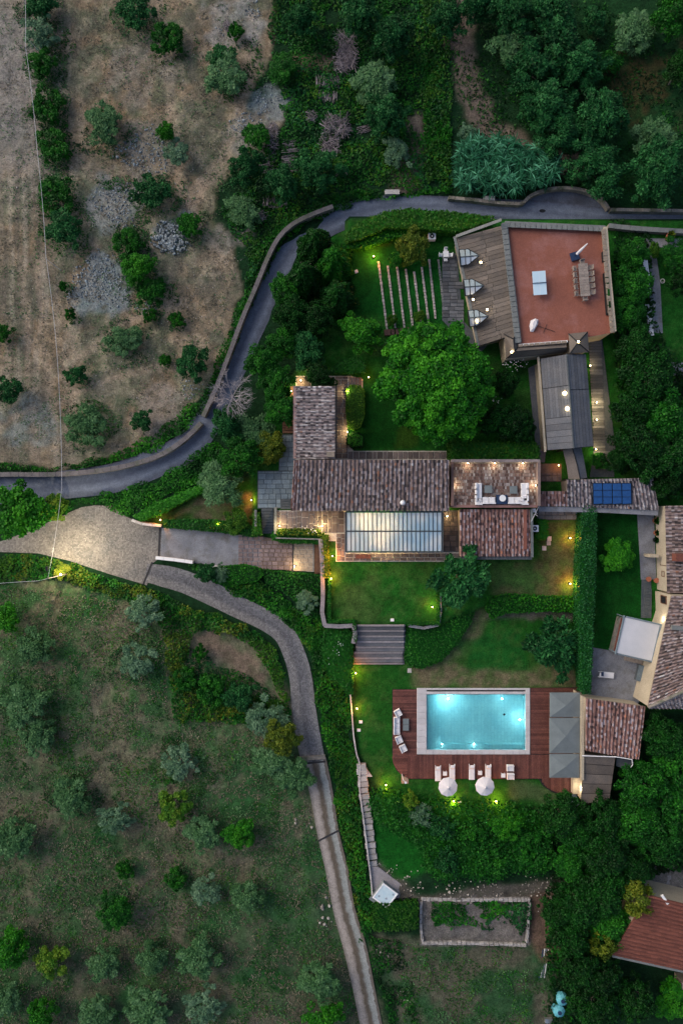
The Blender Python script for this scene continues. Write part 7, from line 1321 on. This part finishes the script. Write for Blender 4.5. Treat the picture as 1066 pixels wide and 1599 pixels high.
thick([[(705, 0), (1110, 0), (1110, 322), (960, 322), (880, 290), (700, 230)]], 'dark meadow grass under the trees at the top right', 'meadow_grass', ['dark', 'mid', 'dark'], 14, .3, .16, 54, gap=.42, el=2.5)
thick([[(0, 0), (410, 0), (380, 240), (340, 300), (370, 420), (330, 600), (200, 700), (0, 725)]], 'sparse dry tufts over the bare field', 'dry_tufts', ['dry', 'olive', 'dry'], 16, .12, .09, 55, gap=.50, el=3, sc=1.1)
# reeds
def reeds(poly, n, label):
    g = np.random.default_rng(77); pts = [px2w(p) for p in poly]; mbp = []; x0, x1 = min(p[0] for p in pts), max(p[0] for p in pts); y0, y1 = min(p[1] for p in pts), max(p[1] for p in pts); Vs = []; vs = []
    while len(Vs) < n:
        x, y = g.uniform(x0, x1), g.uniform(y0, y1)
        if not inpoly(np.array([x]), np.array([y]), pts)[0]: continue
        h = g.uniform(1.2, 3.0); tone = g.random()
        for _ in range(9):
            a = g.uniform(0, 6.28); L_ = g.uniform(.7, 1.5); z = h * g.uniform(.6, 1); d = np.array([math.cos(a), math.sin(a), .25]); s_ = np.array([-math.sin(a), math.cos(a), 0]) * .075; b0 = np.array([x, y, z])
            Vs.append([b0, b0 + d * L_ * .5 + s_, b0 + d * L_ + np.array([0, 0, -.35]), b0 + d * L_ * .5 - s_]); vs.append(np.clip(.05 + .55 * tone ** 2 + .45 * (g.random() - .3) + .12 * (h - 2), 0, 1))
    V = np.array(Vs).reshape(-1, 3); o = bpy.data.objects.new('reed_clump', np_mesh('reed_clump', V, np.arange(len(V)).reshape(-1, 4), LM['reed'], np.array(vs))); COL.objects.link(o); tag(o, label, 'reeds', kind='stuff')
reeds([(712, 240), (735, 228), (790, 232), (850, 250), (872, 275), (850, 292), (812, 298), (800, 308), (760, 306), (712, 298)], 4600, 'thick clump of tall blue green reeds above the road')
# stones and rubble (stuff) and white flowers
def specks(name, areas, mat, size, label, cat, seed, dens, flat=.6, fl=False, zoff=0):
    g = np.random.default_rng(seed); mb = MB()
    for (cx, cy, r) in areas:
        n = int(math.pi * (r * S) ** 2 * dens)
        for _ in range(n):
            a = g.uniform(0, 6.28); t = math.sqrt(g.random()) * r * (1 + .25 * math.sin(3 * a + cx)); px_, py_ = cx + t * math.cos(a), cy + t * math.sin(a) * .9; x, y = px2w((px_, py_)); z = float(gz(np.array(x), np.array(y))) + zoff
            s_ = size * g.uniform(.5, 1.5) * (1.6 if g.random() < .05 else 1); n_ = 5; h = s_ * flat
            vs = [(x + s_ * .6 * math.cos(6.283 * k / n_ + a) * g.uniform(.7, 1.2), y + s_ * .6 * math.sin(6.283 * k / n_ + a) * g.uniform(.7, 1.2), z - .02) for k in range(n_)]; vs += [(x + (vx - x) * .6, y + (vy - y) * .6, z + h * g.uniform(.7, 1)) for vx, vy, vz in vs]
            mb.add(vs, [tuple(range(n_, 2 * n_))] + [(k, (k + 1) % n_, n_ + (k + 1) % n_, n_ + k) for k in range(n_)], 0, float(g.random()))
    o = mb.build(name, mat); tag(o, label, cat, kind='stuff'); return o
fb = [(o.location.x / S + 533, 799.5 - o.location.y / S, o.children[0].scale[0] * 2.2 / S) for o in bpy.data.objects if o.get('category') in ('tree', 'shrub') and o.type == 'EMPTY' and o.location.x < -8 and len(o.children) == 2 and ('field' in str(o.get('label')) or 'cable' in str(o.get('label')) or 'rubble' in str(o.get('label')) or 'thicket' in str(o.get('label')))]
thick([[(x + r * 1.35 * (1 + .3 * math.sin(3 * a + x)) * math.cos(a), y + r * 1.35 * math.sin(a)) for a in [k * 6.283 / 14 for k in range(14)]] for x, y, r in fb], 'low ragged growth round the feet of the field trees and bushes', 'low_growth', ['mid', 'olive', 'bluegreen'], 34, .3, .13, 59, gap=.44, sc=1.4)
specks('rubble', [(162, 440, 42), (150, 425, 34), (180, 315, 34), (195, 345, 20), (225, 235, 40), (120, 465, 20), (230, 480, 18)], M['rubble'], .17, 'grey stone rubble strewn over the bare field', 'rubble', 61, 9)
specks('rubble_heap', [(266, 366, 22), (278, 385, 16), (255, 380, 16)], M['rubble'], .2, 'pale blue rubble heap beside a bush', 'rubble', 62, 26, zoff=.15)
specks('rubble', [(415, 158, 24), (398, 200, 26), (370, 195, 18), (350, 45, 12), (395, 15, 14), (298, 605, 16)], M['rubble'], .16, 'grey rubble on the edge of the overgrown zone', 'rubble', 63, 9)
specks('field_stones', [(220, 110, 70), (300, 180, 60), (250, 300, 80), (330, 400, 60), (280, 520, 80), (230, 620, 90), (60, 680, 70), (150, 560, 60), (350, 250, 50), (60, 250, 80), (330, 60, 60), (50, 500, 60), (320, 470, 50), (40, 80, 60)], M['pebble'], .08, 'small pale stones scattered over the bare field', 'stones', 64, 2.6)
specks('path_stones', [(640, 1380, 22), (700, 1388, 20), (760, 1385, 22), (830, 1385, 22), (870, 1385, 20), (615, 1365, 14), (860, 1420, 18), (665, 1430, 14), (600, 1480, 16), (630, 1560, 12), (720, 1395, 24), (590, 1350, 8)], M['pebble'], .14, 'loose stones on the dirt path above the walled bed', 'stones', 65, 3.5)
specks('track_stones', [(461, 1278, 8), (485, 1290, 8), (510, 1410, 10), (505, 1440, 12)], M['pebble'], .3, 'pale boulders on the grass left of the gravel track', 'stones', 66, 3)
specks('white_flowers', [(530, 1010, 14), (538, 1000, 8), (516, 1028, 8)], M['white'], .10, 'white flowers on the rounded hedge left of the garden stair', 'flowers', 67, 3, zoff=1.35)
specks('white_flowers', [(768, 632, 9), (766, 640, 8), (790, 575, 14), (805, 575, 10)], M['white'], .09, 'white flowers beside the giant tree under the annex', 'flowers', 68, 9, zoff=1.9)
specks('white_flowers', [(480, 825, 9), (492, 828, 7)], M['white'], .09, 'white flowers in the planted strip of the lit terrace', 'flowers', 69, 7, zoff=.75)
specks('fallen_petals', [(700, 160, 50)], M['pebble'], .05, 'pale specks on the brown path at the top', 'debris', 70, 1.0)
# brushwood heaps
def brush(px_, py_, w, h, n, label, ang=None, ln=1.2, zh=.8):
    g = random.Random(int(px_ + py_)); mb = MB(); c = G(px_, py_)
    for _ in range(n):
        x = c.x + g.uniform(-.5, .5) * w * S; y = c.y + g.uniform(-.5, .5) * h * S; a = g.uniform(0, 6.28) if ang is None else ang + g.gauss(0, .12); z = c.z + g.uniform(.05, zh); L_ = ln * g.uniform(.6, 1.2) / 2; d = Vector((math.cos(a), math.sin(a), g.uniform(-.15, .15))) * L_; q = Vector((x, y, z)); mb.tube(q - d, q + d, g.uniform(.02, .045), .015, 3, cap=False)
    thing_mesh(mb, 'brushwood_heap', M['brush'], label, 'brushwood', 'brushwood heaps in the overgrown zone')
brush(540, 82, 26, 50, 380, 'largest tangled brushwood heap at the end of the dirt strip', None, 1.6); brush(533, 108, 22, 18, 120, 'pale tangle at the foot of the largest brushwood heap', None, 1.0); brush(512, 128, 38, 8, 90, 'neat row of upright cut sticks below the largest heap', math.pi / 2, 1.1, .4); brush(511, 152, 30, 8, 50, 'short blue grey row of cut sticks', math.pi / 2, 1.0, .3)
brush(525, 200, 38, 26, 200, 'round purple grey brushwood heap in the centre', None, 1.5); brush(515, 230, 26, 26, 130, 'brushwood heap below the round central one', None, 1.3); brush(426, 215, 16, 40, 150, 'long brushwood heap at the bare field edge, upper part', None, .9); brush(420, 250, 14, 46, 110, 'long row of flat sticks at the bare field edge', 0.1, 1.2, .4); brush(453, 245, 14, 50, 120, 'second long row of flat sticks, further right', 0.1, 1.2, .4); brush(430, 317, 38, 9, 90, 'short row of cut sticks above the road bend', math.pi / 2, .9, .4); brush(486, 185, 12, 14, 50, 'small brushwood tuft left of the central heap', None, .9); brush(570, 202, 14, 10, 30, 'tiny stick pile right of the central heap', .4, 1.0, .3); brush(533, 270, 16, 10, 40, 'small blue grey stick pile near the curved hedge', None, .8); brush(410, 340, 12, 14, 50, 'small twig ring on the bank by the road bend', None, .8)
brush(355, 45, 8, 14, 40, 'small black dead branch pile on the pale ground at the top', None, 1.3)
# climbing plants over the terrace edges and small extras
p = G(1003, 400); mb = MB(); pts_ = [(996, 380), (1003, 384), (1010, 400), (1014, 430), (1016, 455), (1006, 455), (1008, 430), (1002, 405)]
mb.prism([P(*q, 2.5) for q in pts_], 1.2, 2.4); thing_mesh(mb, 'garden_wall', M['white'], 'white rendered wall between the tree strip and the neighbour path', 'wall')
wallthing([(1010, 475), (1014, 500), (1017, 524)], .5, 1.6, M['lightstone'], 'lower piece of the pale wall between tree strip and neighbour path', cap=M['white'])
wallthing([(950, 352), (1000, 357), (1100, 362), (1300, 366)], .5, 2.0, M['wallstone'], 'stone wall along the road above the neighbour garden', cap=M['coping'])
for px_, py_, lab in ((1032, 440, 'small pale ring shaped ornament on the neighbour lawn'), (1017, 478, 'small round pale ornament on the neighbour path')):
    p = G(px_, py_); mb = MB(); n = 14
    for k in range(n): a, c = 6.283 * k / n, 6.283 * (k + 1) / n; mb.tube(p + Vector((math.cos(a) * .25, math.sin(a) * .25, .3)), p + Vector((math.cos(c) * .25, math.sin(c) * .25, .3)), .06, .06, 5)
    mb.tube(p, p + Vector((.25, 0, .3)), .04); thing_mesh(mb, 'garden_ornament', M['lightstone'], lab, 'ornament')

print('TRIS', sum(len(o.data.polygons) * 2 for o in bpy.data.objects if o.type == 'MESH'), sum(len(m.polygons) * 2 for m in bpy.data.meshes))
